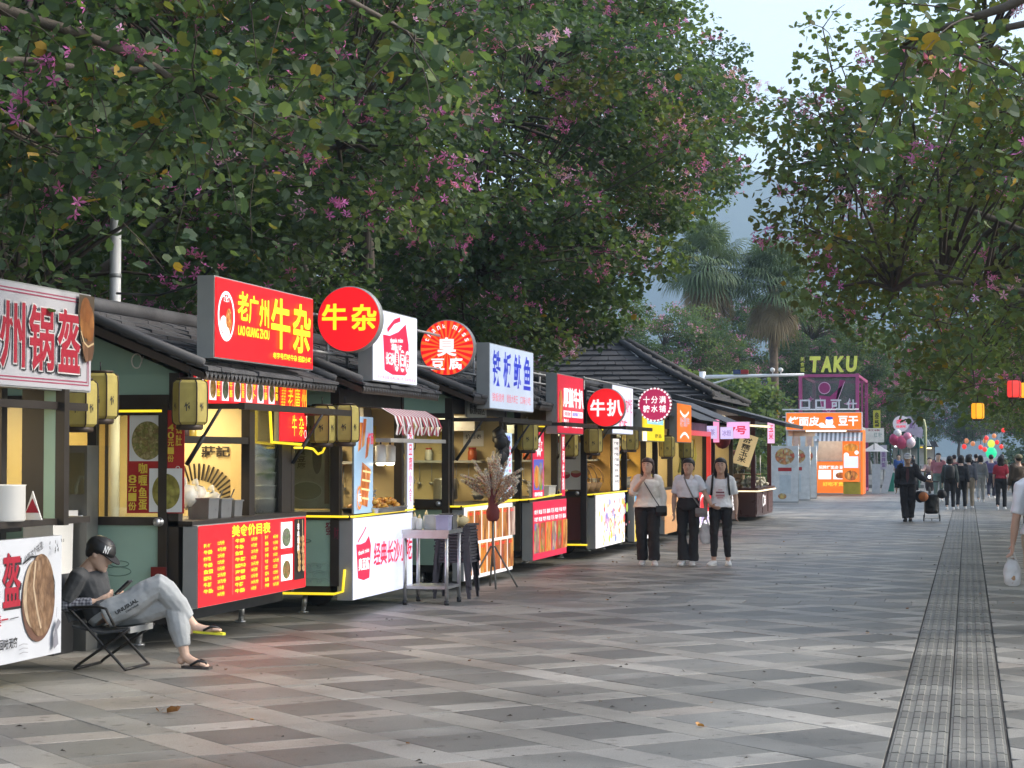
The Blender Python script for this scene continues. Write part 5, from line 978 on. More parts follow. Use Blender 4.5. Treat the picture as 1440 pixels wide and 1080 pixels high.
# stalls 7, 8, 9, 10
s7 = stall('dark stall with golden lit hatch behind the woman in a cream blouse', -5.62, 33.9, 2.2, brownf, seed=17, end='window', lamp=70.0, sill=0.98, interior=mat('gold_wall', (0.7, 0.42, 0.08), 0.5))
f = board('counter_sign', 'blue and yellow counter panel half hidden by the woman in a cream blouse', 'sign', -5.5, 33.9, 0.14, 2.1, 0.82, Zpw, greyal, 0.12, rim=0.0); f.poly([(0, 0.82), (1.1, 0.82), (0.4, 0), (0, 0)], cm[3]); f.poly([(0, 0.82), (0.7, 0.82), (0.2, 0.4), (0, 0.36)], glow('sky_blue_lit', (0.1, 0.4, 0.75), 0.85)); f.stroke([(0.0, 0.3), (0.9, 0.55)], 0.03, inkblack); f.done()
s8 = stall('narrow stall with an orange brown counter between two women', -5.5, 36.6, 2.0, brownf, seed=18, end='window', lamp=52.0, sill=0.98, detail=False)
f = board('counter_sign', 'orange brown lit counter panel seen between the first two women', 'sign', -5.4, 36.7, 0.16, 1.75, 0.80, glow('wood_orange', (0.72, 0.36, 0.14), 0.75), greyal, 0.1, rim=0.0); f.text('酸奶麻花', 0.3, 0.3, 1.2, 0.25, glow('wood_lines', (0.85, 0.55, 0.25), 0.8), 0.02); f.done()
s9 = stall('stall with red window frame and hanging yellow noodles behind the second woman', -5.47, 40.2, 3.4, maroon, seed=19, end='window', lamp=42.0, sill=0.98, detail=False)
f = board('counter_sign', 'red and white counter panel between the second and third woman', 'sign', -5.36, 40.3, 0.12, 3.0, 0.80, Zpw, greyal, 0.1, rim=0.0); f.rect(0.0, 0.3, 3.0, 0.5, Zred); f.ring(1.5, 0.4, 0.5, 0.28, 0.06, Zpw); f.text('炒酸奶', 0.5, 0.06, 2.0, 0.18, cm[4], 0.03); f.done()
m = MB(); 
for y in (0.0, 3.3): m.box(-0.02, 0.07, y, y + 0.1, 1.0, 2.1, glow('red_frame', (0.75, 0.06, 0.05), 0.6))
m.box(-0.02, 0.07, 0.1, 3.3, 2.0, 2.1, MATS['red_frame']); tag(m.build('red_window_frame', s9), kind=None)
hn = MB()
for k in range(24): y = rr.uniform(0.4, 3.0); hn.tube([(-0.25, y, 1.95), (-0.2, y + rr.uniform(-.1, .1), 1.6), (-0.25, y + rr.uniform(-.2, .2), 1.25)], 0.02, mat('hanging_yellow', (0.55, 0.50, 0.10), 0.6), 5)
o = hn.build('hanging_noodles', None, (-5.47, 40.2, 0)); tag(o, 'tangle of hanging yellow bands inside the red framed stall', 'noodles', kind='stuff')
s10 = stall('dark stall with pink and violet light signs left of the brown counter', -5.4, 44.4, 3.6, brownf, seed=20, end='window', lamp=42.0, sill=0.98, detail=False)
f = board('counter_sign', 'brown counter front behind the third woman', 'sign', -5.3, 44.4, 0.12, 3.4, 0.8, mat('counter_brown', (0.10, 0.05, 0.035), 0.4), maroon, 0.1, rim=0.0); f.text('糕点', 2.2, 0.2, 0.9, 0.4, Zpw, 0.03); f.done()
for i, (px, py, w, h, m_, tx, lb) in enumerate(((989, 608, 0.30, 0.28, glow('violet_lit', (0.72, 0.62, 0.95), 1.0), '奶茶', 'small violet lit sign left of the pink tube sign'), (1003, 606, 0.13, 0.5, glow('pink_tube', (1.0, 0.35, 0.6), 1.1), '', 'upright pink light tube between two violet signs'), (1013, 609, 0.28, 0.26, MATS['violet_lit'], '冰粉', 'small violet lit sign right of the pink tube sign'), (1022, 605, 0.5, 0.36, glow('magenta_lit', (0.95, 0.5, 0.85), 1.0), '7号', 'pink lit number sign beside the tilted paper placard'))):
    x, y, z = at(px, py, 44.2 + i * 0.05); f = board('light_sign', lb, 'sign', x, y, z - h / 2, w, h, m_, greyal, 0.05, 'end', 0.0)
    if tx: f.text(tx, w * 0.15, h * 0.25, w * 0.7, h * 0.5, Zprd if i > 2 else cm[4], 0.05)
    f.done()
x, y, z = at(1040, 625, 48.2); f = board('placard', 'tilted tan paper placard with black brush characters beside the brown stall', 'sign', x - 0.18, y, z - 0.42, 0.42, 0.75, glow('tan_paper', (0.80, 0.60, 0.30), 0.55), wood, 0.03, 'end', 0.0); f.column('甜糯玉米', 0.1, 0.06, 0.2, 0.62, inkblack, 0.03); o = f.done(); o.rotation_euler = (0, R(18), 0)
b = MB(); b.ball((0, 0, 0), 0.2, mat('dark_red_lantern', (0.16, 0.012, 0.02), 0.6), 12, 0.24); b.tube([(0, 0, 0.22), (0, 0, 0.5)], 0.012, black, 5); tag(b.build('round_lantern', None, at(1016, 617, 47.5)), 'dark red round lantern hanging left of the tilted placard', 'lantern')
# roof signs farther along
def far_sign(name, lb, px0, px1, py0, py1, X, m_, texts, X_face=None):
    Y0 = None
    for_ = lambda px: (lambda r: X * r[1] / r[0])(at(px, 600, 1.0))
    y0, y1 = for_(px0), for_(px1); z1 = at(px0, py0, y0)[2]; z0 = at(px0, py1, y0)[2]
    f = board(name, lb, 'sign', X, y0, z0, y1 - y0, z1 - z0, m_, greyal, 0.14); L, H = y1 - y0, z1 - z0
    for (kind, *a) in texts:
        if kind == 't': f.text(a[0], a[1] * L, a[2] * H, a[3] * L, a[4] * H, a[5], 0.04, res=2)
        elif kind == 'r': f.rect(a[0] * L, a[1] * H, a[2] * L, a[3] * H, a[4])
        elif kind == 'a': f.stroke([(L * (0.2 + 0.06 * k), H * (a[0] + a[1] * math.sin(math.pi * k / 10))) for k in range(11)], 0.05, a[2])
    return f.done()
far_sign('roof_sign', 'pale blue white lightbox half behind the plain red round sign', 861, 890, 540, 610, -5.36, Zwht, [('t', '烤肉拌饭', 0.5, 0.45, 0.45, 0.3, Zprd), ('t', '好吃', 0.3, 0.1, 0.4, 0.2, Zprd), ('r', 0.85, 0.1, 0.04, 0.8, cm[5])])
far_sign('roof_sign', 'yellow lightbox with pale blue writing below the scalloped round sign', 903, 934, 575, 620, -5.28, glow('sunny_yellow', (0.95, 0.72, 0.02), 0.95), [('r', 0.2, 0.55, 0.75, 0.4, glow('aqua_lit', (0.35, 0.7, 0.8), 0.9)), ('t', '糖水', 0.3, 0.6, 0.5, 0.3, Zpw), ('t', '甜品', 0.55, 0.12, 0.3, 0.12, inkblack), ('r', 0.0, 0.0, 0.18, 0.3, Zpw)])
far_sign('roof_sign', 'orange lightbox with curved white lines right of the yellow one', 952, 972, 566, 622, -5.16, Zor, [('a', 0.8, -0.12, Zpw), ('t', '糖葫芦', 0.2, 0.4, 0.65, 0.25, glow('lilac_ink', (0.6, 0.5, 0.6), 0.7)), ('a', 0.12, 0.12, Zpw)])
f = roundsign('round_sign', 'round dark pink sign with a scalloped white border and six characters', *at(921, 569, 33.4), 0.285, glow('rose_lit', (0.52, 0.02, 0.10), 0.85), maroon)
for k in range(28): a = 2 * math.pi * k / 28; f.disc(0.265 * math.cos(a), 0.265 * math.sin(a), 0.022, Zpw, n=8)
f.disc(0, 0, 0.255, MATS['rose_lit'])
for i, c in enumerate('十分满糖水铺'): f.text(c, -0.19 + (i % 3) * 0.135, 0.02 - (i // 3) * 0.15, 0.11, 0.12, Zpw, 0.03)
f.done()
# lanterns on the stalls
for px, py, Y, t in ((112, 568, 14.75, 'yellow paper lantern behind the white bread sign'), (141, 557, 15.0, 'yellow paper lantern just right of the white bread sign'), (267, 566, 15.45, 'yellow paper lantern at the near corner of the offal stall'), (453, 597, 19.0, 'left lantern of the pair between the offal and tofu stalls'), (485, 596, 19.15, 'right lantern of the pair between the offal and tofu stalls'), (742, 614, 26.6, 'yellow paper lantern at the right end of the squid stall'), (567, 611, 22.6, 'lantern partly behind the awning rail of the tofu stall'), (800, 625, 29.9, 'yellow paper lantern right of the steak stall hatch'), (834, 620, 30.2, 'yellow paper lantern by the black open door'), (938, 628, 36.1, 'yellow paper lantern above the second woman from the left'), (965, 631, 39.5, 'dim paper lantern above the second woman, right of the orange sign'), (886, 617, 33.2, 'dim paper lantern above the woman in a cream blouse')):
    lantern(*at(px, py, Y), t, 0.36, 0.14)
# sign carrying frames and wires
tu = mat('pale_tube', (0.42, 0.42, 0.42), 0.5, 0.2)
for (y0, y1, X, zs, t) in ((18.7, 20.2, -6.25, (2.62, 2.98), 'pale tube frame carrying the round offal sign'), (21.7, 25.2, -6.12, (2.62, 3.02), 'pale tube frame carrying the sunburst sign'), (27.5, 29.2, -5.95, (2.62, 2.75), 'pale tube frame between squid and steak signs'), (31.0, 37.5, -5.82, (2.35, 2.6, 2.8), 'pale tube frame behind the farther round signs')):
    r_ = empty('sign_frame', (X, y0, 0), t, 'frame')
    for z in zs: m = MB(); m.tube([(0, 0, z), (0, y1 - y0, z)], 0.016, tu, 6); m.build('rail', r_)
    for y in (0.1, (y1 - y0) * 0.5, y1 - y0 - 0.1): m = MB(); m.tube([(-0.02, y, 2.25), (-0.02, y, zs[-1] + 0.03)], 0.016, tu, 6); m.build('upright', r_)
lpz = empty('lamp_post', (-8.06, 18.3, 0), 'white banded lamp post rising behind the bread stall roof', 'lamp post'); m = MB(); m.tube([(0, 0, 0), (0, 0, 4.5)], 0.055, white, 12); m.build('pole', lpz)
for z in (2.9, 3.32, 3.74, 4.16): m = MB(); m.lathe([(0.057, 0), (0.062, 0.01), (0.062, 0.03), (0.057, 0.04)], (0, 0, z), greyal, 12); m.build('band', lpz)
m = MB(); m.tube([(-8.0, 18.2, 3.16), (-7.4, 17.8, 3.1), (-6.8, 17.2, 3.14), (-6.3, 16.3, 3.2)], 0.012, black, 5); tag(m.build('power_cable', None), 'black cable strung from the lamp post to the red sign', 'cable')
m = MB(); m.tube([(-6.72 + 0.045 * math.cos(a), 15.70, 2.38 + 0.06 * math.sin(a)) for a in (R(q) for q in range(-20, 330, 25))] + [(-6.66, 15.7, 2.42)], 0.006, whitep, 5); tag(m.build('cable_loop', None), 'small white cable loop on the green gable of the offal stall', 'cable')
# ---------------- steel table and what stands on it
tb = empty('steel_table', (-5.62, 21.25, 0), 'small steel prep table in front of the tofu stall', 'table'); X0, X1, Y0, Y1 = -0.30, 0.22, -0.3, 0.3
m = MB(); m.box(X0, X1, Y0, Y1, 0.76, 0.80, steel); m.box(X0 + .01, X1 - .01, Y0 - 0.002, Y0 + 0.01, 0.71, 0.76, steel); m.build('table_top', tb); m = MB(); m.box(X0 + 0.02, X1 - 0.02, Y0 + 0.02, Y1 - 0.02, 0.17, 0.20, steel); m.build('shelf', tb)
for x in (X0 + 0.03, X1 - 0.03):
    for y in (Y0 + 0.03, Y1 - 0.03): m = MB(); m.tube([(x, y, 0.0), (x, y, 0.76)], 0.02, steel, 10); m.lathe([(0.02, 0), (0.026, 0.005), (0.026, 0.05)], (x, y, 0), black, 10); m.build('leg', tb)
for k, (x, y, h) in enumerate(((-0.2, -0.14, 0.17), (-0.13, -0.2, 0.15), (-0.08, -0.1, 0.19))):
    b = empty('squeeze_bottle', (-5.62 + x, 21.25 + y, 0.80), ('leftmost of three white squeeze bottles on the steel table', 'front one of three white squeeze bottles on the steel table', 'tallest of three white squeeze bottles on the steel table')[k], 'bottle'); q = MB(); q.lathe([(0.03, 0), (0.034, 0.01), (0.034, h * 0.7), (0.02, h * 0.82)], (0, 0, 0), whitep, 14); q.build('body', b); q = MB(); q.lathe([(0.022, h * 0.82), (0.018, h * 0.88), (0.005, h * 1.1)], (0, 0, 0), cream, 12); q.build('nozzle', b)
box_thing('napkin_box', 'pale grey napkin box on the steel table', 'box', (-5.64, 21.18, 0.80), 0.13, 0.18, 0.15, mat('pale_grey_plastic', (0.5, 0.53, 0.53), 0.4), None, 0.0); box_thing('plastic_box', 'dark grey plastic box in the middle of the steel table', 'box', (-5.50, 21.33, 0.80), 0.15, 0.2, 0.16, mat('dark_grey_plastic', (0.12, 0.12, 0.12), 0.5), garlic, 0.0); box_thing('plastic_box', 'lavender plastic box at the right end of the steel table', 'box', (-5.48, 21.05, 0.80), 0.14, 0.16, 0.15, mat('lavender_plastic', (0.34, 0.34, 0.50), 0.4), None, 0.03)
q = MB(); q.ball((0, 0, 0), 0.11, cream, 9, 0.07, 0.02, rr); q.ball((0.1, 0.05, 0.0), 0.08, cream, 9, 0.06, 0.02, rr); tag(q.build('snack_bag', None, (-5.5, 21.45, 0.88)), 'crumpled cream snack bags piled behind the boxes on the steel table', 'bag')
st0 = MB(); dgp = mat('stool_plastic', (0.055, 0.05, 0.06), 0.45)
st0.box(-0.2, 0.2, -0.2, 0.2, 0.40, 0.425, dgp)
for sx in (1, -1):
    for sy in (1, -1): st0.add([(sx * 0.17, sy * 0.17, 0.40), (sx * 0.13, sy * 0.18, 0.40), (sx * 0.18, sy * 0.215, 0), (sx * 0.215, sy * 0.215, 0), (sx * 0.18, sy * 0.13, 0.40), (sx * 0.215, sy * 0.18, 0)], [(0, 1, 2, 3), (0, 3, 5, 4)], dgp)
stool = st0.build('plastic_stool', None, (-5.62, 22.15, 0)); tag(stool, 'dark plastic stool nested in the tall stack behind the steel table', 'stool', 'stacked stools behind the steel table')
ORD = ('topmost', 'second from the top', 'third from the top', 'fourth from the top', 'fifth from the top', 'sixth from the top', 'seventh from the top', 'sixth from the bottom', 'fifth from the bottom', 'fourth from the bottom', 'third from the bottom', 'second from the bottom', 'lowest')
stool['label'] = 'dark plastic stool, lowest in the nested stack behind the steel table'
for k in range(1, 13): copy_tree(stool, None, (-5.62 + rr.uniform(-.008, .008), 22.15 + rr.uniform(-.008, .008), k * 0.034), rr.uniform(-.05, .05), 'dark plastic stool, %s in the nested stack behind the steel table' % ORD[12 - k])
# ---------------- candied skewer stand
sk = empty('skewer_stand', (-5.62, 23.95, 0), 'tripod stand bristling with candied fruit skewers in clear wrappers', 'skewer stand'); gm = mat('stand_grey', (0.16, 0.16, 0.15), 0.5, 0.3); sr = mat('straw_red', (0.16, 0.03, 0.03), 0.8)
m = MB(); m.tube([(0, 0, 0.25), (0, 0, 0.92)], 0.016, gm, 8); m.build('pole', sk)
for k in range(4): a = R(20 + 90 * k); m = MB(); m.tube([(0.02 * math.cos(a), 0.02 * math.sin(a), 0.50), (0.30 * math.cos(a), 0.30 * math.sin(a), 0.0)], 0.012, gm, 6); m.build('leg', sk)
m = MB(); m.lathe([(0.05, 0.80), (0.08, 0.84), (0.085, 0.92), (0.06, 0.98), (0.055, 1.35), (0.03, 1.38)], (0, 0, 0), sr, 14); m.build('straw_bundle', sk)
film = filmmat('candy_film', (0.85, 0.76, 0.62), 0.30); fruit = mat('candied_fruit', (0.42, 0.17, 0.09), 0.2, var=0.3, scale=20)
for k in range(64):
    a = rr.uniform(0, 6.283); el = R(rr.uniform(22, 86)); d = Vector((math.cos(a) * math.cos(el), math.sin(a) * math.cos(el) * 0.9, math.sin(el))); b0 = Vector((0, 0, rr.uniform(0.95, 1.22))); L = rr.uniform(0.34, 0.44); s0 = b0 + d * 0.05; e = b0 + d * L; e.z -= 0.03 * math.cos(el)
    q = MB(); q.tube([s0, s0.lerp(e, 0.3), e], [0.008, 0.008, 0.006], cream, 4)
    for j in range(5): q.ball(tuple(s0.lerp(e, 0.42 + j * 0.12)), 0.019, fruit, 6)
    q.tube([s0.lerp(e, 0.28), s0.lerp(e, 0.4), s0.lerp(e, 0.98), s0.lerp(e, 1.12)], [0.010, 0.021, 0.022, 0.016], film, 6); q.build('wrapped_skewer', sk)
# ---------------- pavilion
pvn = empty('pavilion', (-8.6, 55, 0), 'dark timber pavilion with a broad hipped tile roof behind the stalls', 'pavilion'); xs0, xs1, ys0, ys1, ez, rz_ = -4.2, 2.35, -4.2, 4.6, 3.05, 4.85
m = MB(); tl = mat('pavilion_tile', (0.045, 0.043, 0.043), 0.8, var=0.4, scale=1.5, bump=0.5)
A = [(xs0, ys0), (xs1, ys0), (xs1, ys1), (xs0, ys1)]; rA, rB = (-0.9, -0.9), (-0.9, 1.4); N_ = 13
def ringp(t): return [(A[0][0] + (rA[0] - A[0][0]) * t, A[0][1] + (rA[1] - A[0][1]) * t), (A[1][0] + (rA[0] - A[1][0]) * t, A[1][1] + (rA[1] - A[1][1]) * t), (A[2][0] + (rB[0] - A[2][0]) * t, A[2][1] + (rB[1] - A[2][1]) * t), (A[3][0] + (rB[0] - A[3][0]) * t, A[3][1] + (rB[1] - A[3][1]) * t)]
for i in range(N_):
    a, b = ringp(i / N_), ringp(min(1, (i + 1.08) / N_)); za, zb = ez + (rz_ - ez) * (i / N_) ** 1.15, ez + (rz_ - ez) * min(1, (i + 1.08) / N_) ** 1.15
    for k in range(4):
        k2 = (k + 1) % 4; n_ = max(1, int(math.hypot(a[k2][0] - a[k][0], a[k2][1] - a[k][1]) / 0.5))
        for q in range(n_):
            l = lambda u, v, t: (u[0] + (v[0] - u[0]) * t, u[1] + (v[1] - u[1]) * t); j = rr.uniform(0, 0.03); t0, t1 = q / n_, (q + 0.97) / n_
            p0, p1, p2, p3 = l(a[k], a[k2], t0), l(a[k], a[k2], t1), l(b[k], b[k2], t1), l(b[k], b[k2], t0)
            m.add([(*p0, za + 0.035 + j), (*p1, za + 0.035 + j), (*p2, zb), (*p3, zb), (*p0, za - 0.03), (*p1, za - 0.03)], [(0, 1, 2, 3), (4, 5, 1, 0)], tl)
o = m.build('roof_tiles', pvn); tag(o, kind='stuff')
m = MB()
for k, e in ((0, rA), (1, rA), (2, rB), (3, rB)): m.tube([(*A[k], ez + 0.08), ((A[k][0] + e[0]) / 2, (A[k][1] + e[1]) / 2, ez + (rz_ - ez) * 0.47 + 0.05), (*e, rz_ + 0.08)], 0.085, tl, 8)
m.tube([(*rA, rz_ + 0.08), (*rB, rz_ + 0.08)], 0.10, tl, 8); m.build('ridge_cap', pvn)
m = MB(); m.tube([(1.98, -3.85, ez + 0.25), (0.2, -2.1, ez + 1.05), (-0.9, -0.9, rz_ + 0.2)], 0.02, mat('light_string', (0.6, 0.6, 0.58), 0.5), 5); m.build('light_cable', pvn)
m = MB(); m.box(xs0 + 0.3, xs1 - 0.3, ys0 + 0.3, ys1 - 0.3, ez - 0.45, ez - 0.05, wood); m.build('eave_beam', pvn)
for x in (xs0 + 0.6, -1.0, xs1 - 0.6):
    for y in (ys0 + 0.6, ys1 - 0.6): m = MB(); m.lathe([(0.16, 0), (0.15, 0.2), (0.14, ez - 0.45)], (x, y, 0), wood, 12); m.build('column', pvn)
m = MB(); m.box(xs0 + 0.8, xs1 - 0.9, ys1 - 1.2, ys1 - 1.1, 0, ez - 0.45, wood); m.build('back_wall', pvn)
# ---------------- brown corn stall
bs = empty('food_stall', (-5.02, 49.25, 0), 'brown open corn and bun stall lit by a warm strip under a sloping roof', 'food stall', 'food stalls in a row along the promenade'); dkm = mat('lacquer_brown', (0.075, 0.028, 0.022), 0.3, var=0.15, scale=3)
m = MB(); m.box(-1.5, 0, 0, 4.3, 0.10, 0.74, dkm); m.build('counter_body', bs); m = MB(); m.box(-1.55, 0.06, -0.06, 4.36, 0.74, 0.80, dkm); m.build('counter_top', bs)
for y in (0.02, 1.45, 2.9): m = MB(); m.box(0.002, 0.02, y + 0.05, y + 1.3, 0.16, 0.68, mat('lacquer_panel', (0.10, 0.035, 0.025), 0.3)); m.build('front_panel', bs)
for x in (-1.4, -0.12):
    for y in (0.05, 4.15): m = MB(); m.box(x, x + 0.1, y, y + 0.1, 0.80, 2.5, maroon); m.build('post', bs)
m = MB(); m.prism([(-2.0, 3.0), (0.75, 2.28), (0.78, 2.36), (-2.0, 3.1)], 'y', -0.5, 4.9, rtile); m.build('roof', bs); m = MB(); m.box(-1.4, 0.0, 0.0, 4.3, 2.42, 2.56, dkm); m.build('roof_beam', bs)
strip(bs, [(-1.9, -0.4, 2.86), (-0.7, -0.42, 2.52), (-0.5, -0.42, 2.34), (0.4, -0.42, 2.28)], 0.03, glow('strip_warm', (1.0, 0.82, 0.5), 1.8)); strip(bs, [(-1.5, -0.08, 0.725), (0.08, -0.08, 0.725), (0.08, 4.3, 0.725)], 0.018, MATS['strip_warm'])
ld = bpy.data.lights.new('stall_lamp', 'AREA'); ld.shape = 'RECTANGLE'; ld.size = 0.8; ld.size_y = 3.5; ld.energy = 25 * EM; ld.color = (1, 0.85, 0.62); lo = bpy.data.objects.new('stall_lamp', ld); COL.objects.link(lo); lo.parent = bs; lo.location = (-0.7, 2.1, 2.38)
for y in (0.6, 2.1, 3.4): m = MB(); m.tube([(-0.7, y - 0.3, 2.39), (-0.7, y + 0.3, 2.39)], 0.025, lampw, 6); m.build('lamp_tube', bs)
f = board('light_sign', 'white lit emblem hung on the brown counter front', 'sign', -5.0, 50.6, 0.3, 0.9, 0.34, dkm, dkm, 0.01, rim=0.0); f.ring(0.3, 0.17, 0.2, 0.15, 0.05, Zpw); f.text('玉米', 0.5, 0.05, 0.35, 0.24, Zpw, 0.04); f.done()
x, y, z = at(1084, 607, 49.0); f = board('light_sign', 'small upright pink lit sign under the brown stall roof', 'sign', x - 0.08, y, z - 0.28, 0.17, 0.5, glow('pink_lit', (0.95, 0.55, 0.8), 1.1), greyal, 0.05, 'end', 0.0); f.column('玉米', 0.03, 0.08, 0.11, 0.36, Zprd, 0.03); f.done()
buns = mat('steamed_white', (0.62, 0.60, 0.48), 0.6, var=0.15, scale=12); bamboo = mat('bamboo_steamer', (0.26, 0.15, 0.07), 0.6, var=0.2, scale=10)
for i, (x, y, n) in enumerate(((-1.35, 0.3, 4), (-0.95, 0.3, 5), (-0.55, 0.35, 3), (-1.3, 0.9, 5))):
    for k in range(n):
        q = MB(); q.lathe([(0.17, 0), (0.19, 0.01), (0.19, 0.10), (0.17, 0.105), (0.16, 0.06)], (0, 0, 0), bamboo, 16); o = q.build('bamboo_steamer', None, (-5.02 + x, 49.25 + y, 0.80 + k * 0.11)); tag(o, 'round bamboo steamer, %s in the %s stack on the brown counter' % (('top', 'second', 'third', 'fourth', 'lowest')[n - 1 - k] if k else 'bottom', ('leftmost', 'tallest front', 'low front', 'rear')[i]), 'steamer', ('steamers of the leftmost stack', 'steamers of the tallest front stack', 'steamers of the low front stack', 'steamers of the rear stack')[i])
for i, (x, y, z, n, nm) in enumerate(((-0.25, 0.5, 0.80, 22, 'lower pile of white corn cobs at the counter corner'), (-0.3, 0.6, 1.16, 26, 'upper heap of white buns on the glass shelf'), (-0.2, 1.6, 0.80, 20, 'second pile of white corn cobs along the brown counter'), (-0.2, 2.8, 0.80, 20, 'third pile of white corn cobs along the brown counter'))):
    q = MB(); 
    for k in range(n): q.ball((rr.uniform(-.2, .2), rr.uniform(-.3, .3), 0.05 + rr.uniform(0, .18)), rr.uniform(0.05, 0.075), buns, 7, 0.05)
    tag(q.build('food_pile', None, (-5.02 + x, 49.25 + y, z)), nm, 'food', kind='stuff')
sh = empty('display_shelf', (-5.32, 49.6, 0.80), 'small glass display shelf holding the white buns', 'shelf')
for z in (0.32,): m = MB(); m.box(-0.3, 0.3, -0.1, 1.0, z, z + 0.02, bamboo); m.build('shelf_board', sh)
for x in (-0.28, 0.28):
    for y in (-0.08, 0.98): m = MB(); m.tube([(x, y, 0), (x, y, 0.8)], 0.012, steel, 6); m.build('upright', sh)
m = MB(); m.box(-0.29, 0.29, -0.095, -0.085, 0.02, 0.8, GL); m.build('pane', sh)
# ---------------- banners before the orange stall
clr = filmmat('banner_film', (0.72, 0.74, 0.74), 0.55)
for i, (px, Y, w) in enumerate(((1104, 68.5, 0.9), (1117, 72, 1.1), (1131, 75, 0.9))):
    x, y, z = at(px, 700, Y); r_ = empty('standing_banner', (x, y, 0), ('left', 'middle', 'right')[i] + ' of three pale standing banners with flower prints', 'banner', 'banners before the orange stall')
    m = MB(); m.box(-w / 2, w / 2, -0.15, 0.15, 0.0, 0.05, greyal); m.build('base', r_); f = Face(r_, -w / 2, -0.02, 0.06, 'end'); f.rect(0, 0, w, 1.85, mat('banner_pale', (0.62, 0.63, 0.62), 0.5), 'face'); f.disc(w * 0.5, 1.5, w * 0.36, foodprint('flower_print', [(0.7, 0.12, 0.08), (0.8, 0.6, 0.2), (0.75, 0.7, 0.55)], 9), 0.28); f.rect(w * 0.25, 1.0, w * 0.5, 0.12, redp); f.rect(w * 0.3, 0.25, w * 0.42, 0.62, mat('banner_grey', (0.5, 0.56, 0.58), 0.5)); f.disc(w * 0.4, 0.16, 0.14, MATS['flower_print'], 0.1); f.done()
    for x_ in (-w / 2, w / 2): m = MB(); m.tube([(x_, 0.02, 0), (x_, 0.02, 1.95)], 0.015, steel, 6); m.build('pole', r_)
# ---------------- orange stall
os_ = empty('food_stall', (-5.55, 81, 0), 'bright orange snack stall facing us with a striped valance', 'food stall', 'food stalls in a row along the promenade'); gw = mat('stall_grey_white', (0.5, 0.5, 0.48), 0.5)
for (x0, x1, y0, y1, z0, z1, nm, m_) in ((-1.5, 1.5, 2.4, 2.5, 0.05, 2.6, 'back_wall', gw), (-1.5, -1.42, 0.1, 2.4, 0.05, 2.6, 'side_wall', gw), (1.42, 1.5, 0.1, 2.4, 0.05, 2.6, 'side_wall', Zor), (-1.5, 1.5, 0.1, 2.5, 2.6, 2.7, 'roof', gw), (-0.3, 1.0, 0.0, 0.08, 0.1, 1.35, 'counter_front', Zor), (-0.35, 1.05, -0.05, 0.6, 1.35, 1.4, 'counter_top', gw), (0.75, 1.42, -0.1, 0.05, 0.06, 0.55, 'yellow_base', mat('mustard', (0.45, 0.35, 0.03), 0.5))): m = MB(); m.box(x0, x1, y0, y1, z0, z1, m_); m.build(nm, os_)
ld = bpy.data.lights.new('stall_lamp', 'AREA'); ld.size = 1.8; ld.energy = 40 * EM; ld.color = (1, 0.9, 0.75); lo = bpy.data.objects.new('stall_lamp', ld); COL.objects.link(lo); lo.parent = os_; lo.location = (0, 1.2, 2.55); m = MB(); m.tube([(-0.8, 1.2, 2.57), (0.8, 1.2, 2.57)], 0.03, lampw, 6); m.build('lamp_tube', os_)
f = board('shop_sign', 'wide orange lightbox with white characters on the far stall roof', 'sign', -7.05, 80.9, 2.58, 3.0, 0.72, Zor, white, 0.25, 'end', 0.03); f.text('烤面皮', 0.12, 0.18, 1.2, 0.36, Zpw, 0.06); f.text('豆干', 2.08, 0.18, 0.75, 0.38, Zpw, 0.06); f.disc(1.72, 0.34, 0.15, Zpw, 0.17); f.disc(1.72, 0.48, 0.15, Zblue, 0.06); f.poly([(1.45, 0.1), (1.98, 0.1), (1.88, 0.22), (1.56, 0.22)], Zpw); f.disc(1.42, 0.2, 0.12, Zpw, 0.1); f.done()
m = MB()
for k in range(22): m.add([(-0.35 + k * 0.085, -0.3, 2.15), (-0.35 + (k + 1) * 0.085, -0.3, 2.15), (-0.35 + (k + 1) * 0.085, 0.05, 2.5), (-0.35 + k * 0.085, 0.05, 2.5)], [(0, 1, 2, 3)], (white, mat('grey_stripe', (0.22, 0.23, 0.24), 0.6))[k % 2])
m.build('striped_valance', os_)
m = MB()
for k in range(5): m.add([(-1.45 + k * 0.26, -0.2, 2.35), (-1.22 + k * 0.26, -0.2, 2.35), (-1.26 + k * 0.26, -0.22, 1.8), (-1.335 + k * 0.26, -0.22, 1.65), (-1.41 + k * 0.26, -0.22, 1.8)], [(0, 1, 2, 3, 4)], (mat('pennant_pale', (0.55, 0.62, 0.66), 0.6), mat('pennant_peach', (0.6, 0.42, 0.34), 0.6))[k % 2])
m.build('hanging_bunting', os_)
f = board('counter_sign', 'orange and white menu panel on the counter of the orange stall', 'sign', -5.85, 80.92, 0.3, 1.3, 1.0, Zor, gw, 0.03, 'end', 0.0); f.text('招牌烤面皮·豆干', 0.1, 0.75, 1.1, 0.14, Zpw, 0.05); f.rect(0.08, 0.35, 0.5, 0.36, Zpw); f.rect(0.66, 0.35, 0.58, 0.36, Zpw); f.disc(0.95, 0.5, 0.2, fp[0], 0.12); f.text('好吃不贵', 0.25, 0.08, 0.8, 0.16, cm[3], 0.06); f.done()
f = board('tall_poster', 'tall orange poster board with food pictures at the right of the orange stall', 'poster', -4.82, 80.85, 0.55, 0.66, 1.75, Zor, gw, 0.05, 'end', 0.0); f.disc(0.33, 1.35, 0.28, fp[2], 0.16); f.disc(0.15, 1.05, 0.1, Zpw); f.disc(0.55, 1.15, 0.08, Zpw); f.rect(0.05, 0.55, 0.56, 0.45, Zwht); f.disc(0.33, 0.25, 0.26, fp[1], 0.2); f.done()
r_ = empty('roof_letters', at(1165, 574, 82.5), 'row of white outlined letters on a rail above the orange sign', 'letters')
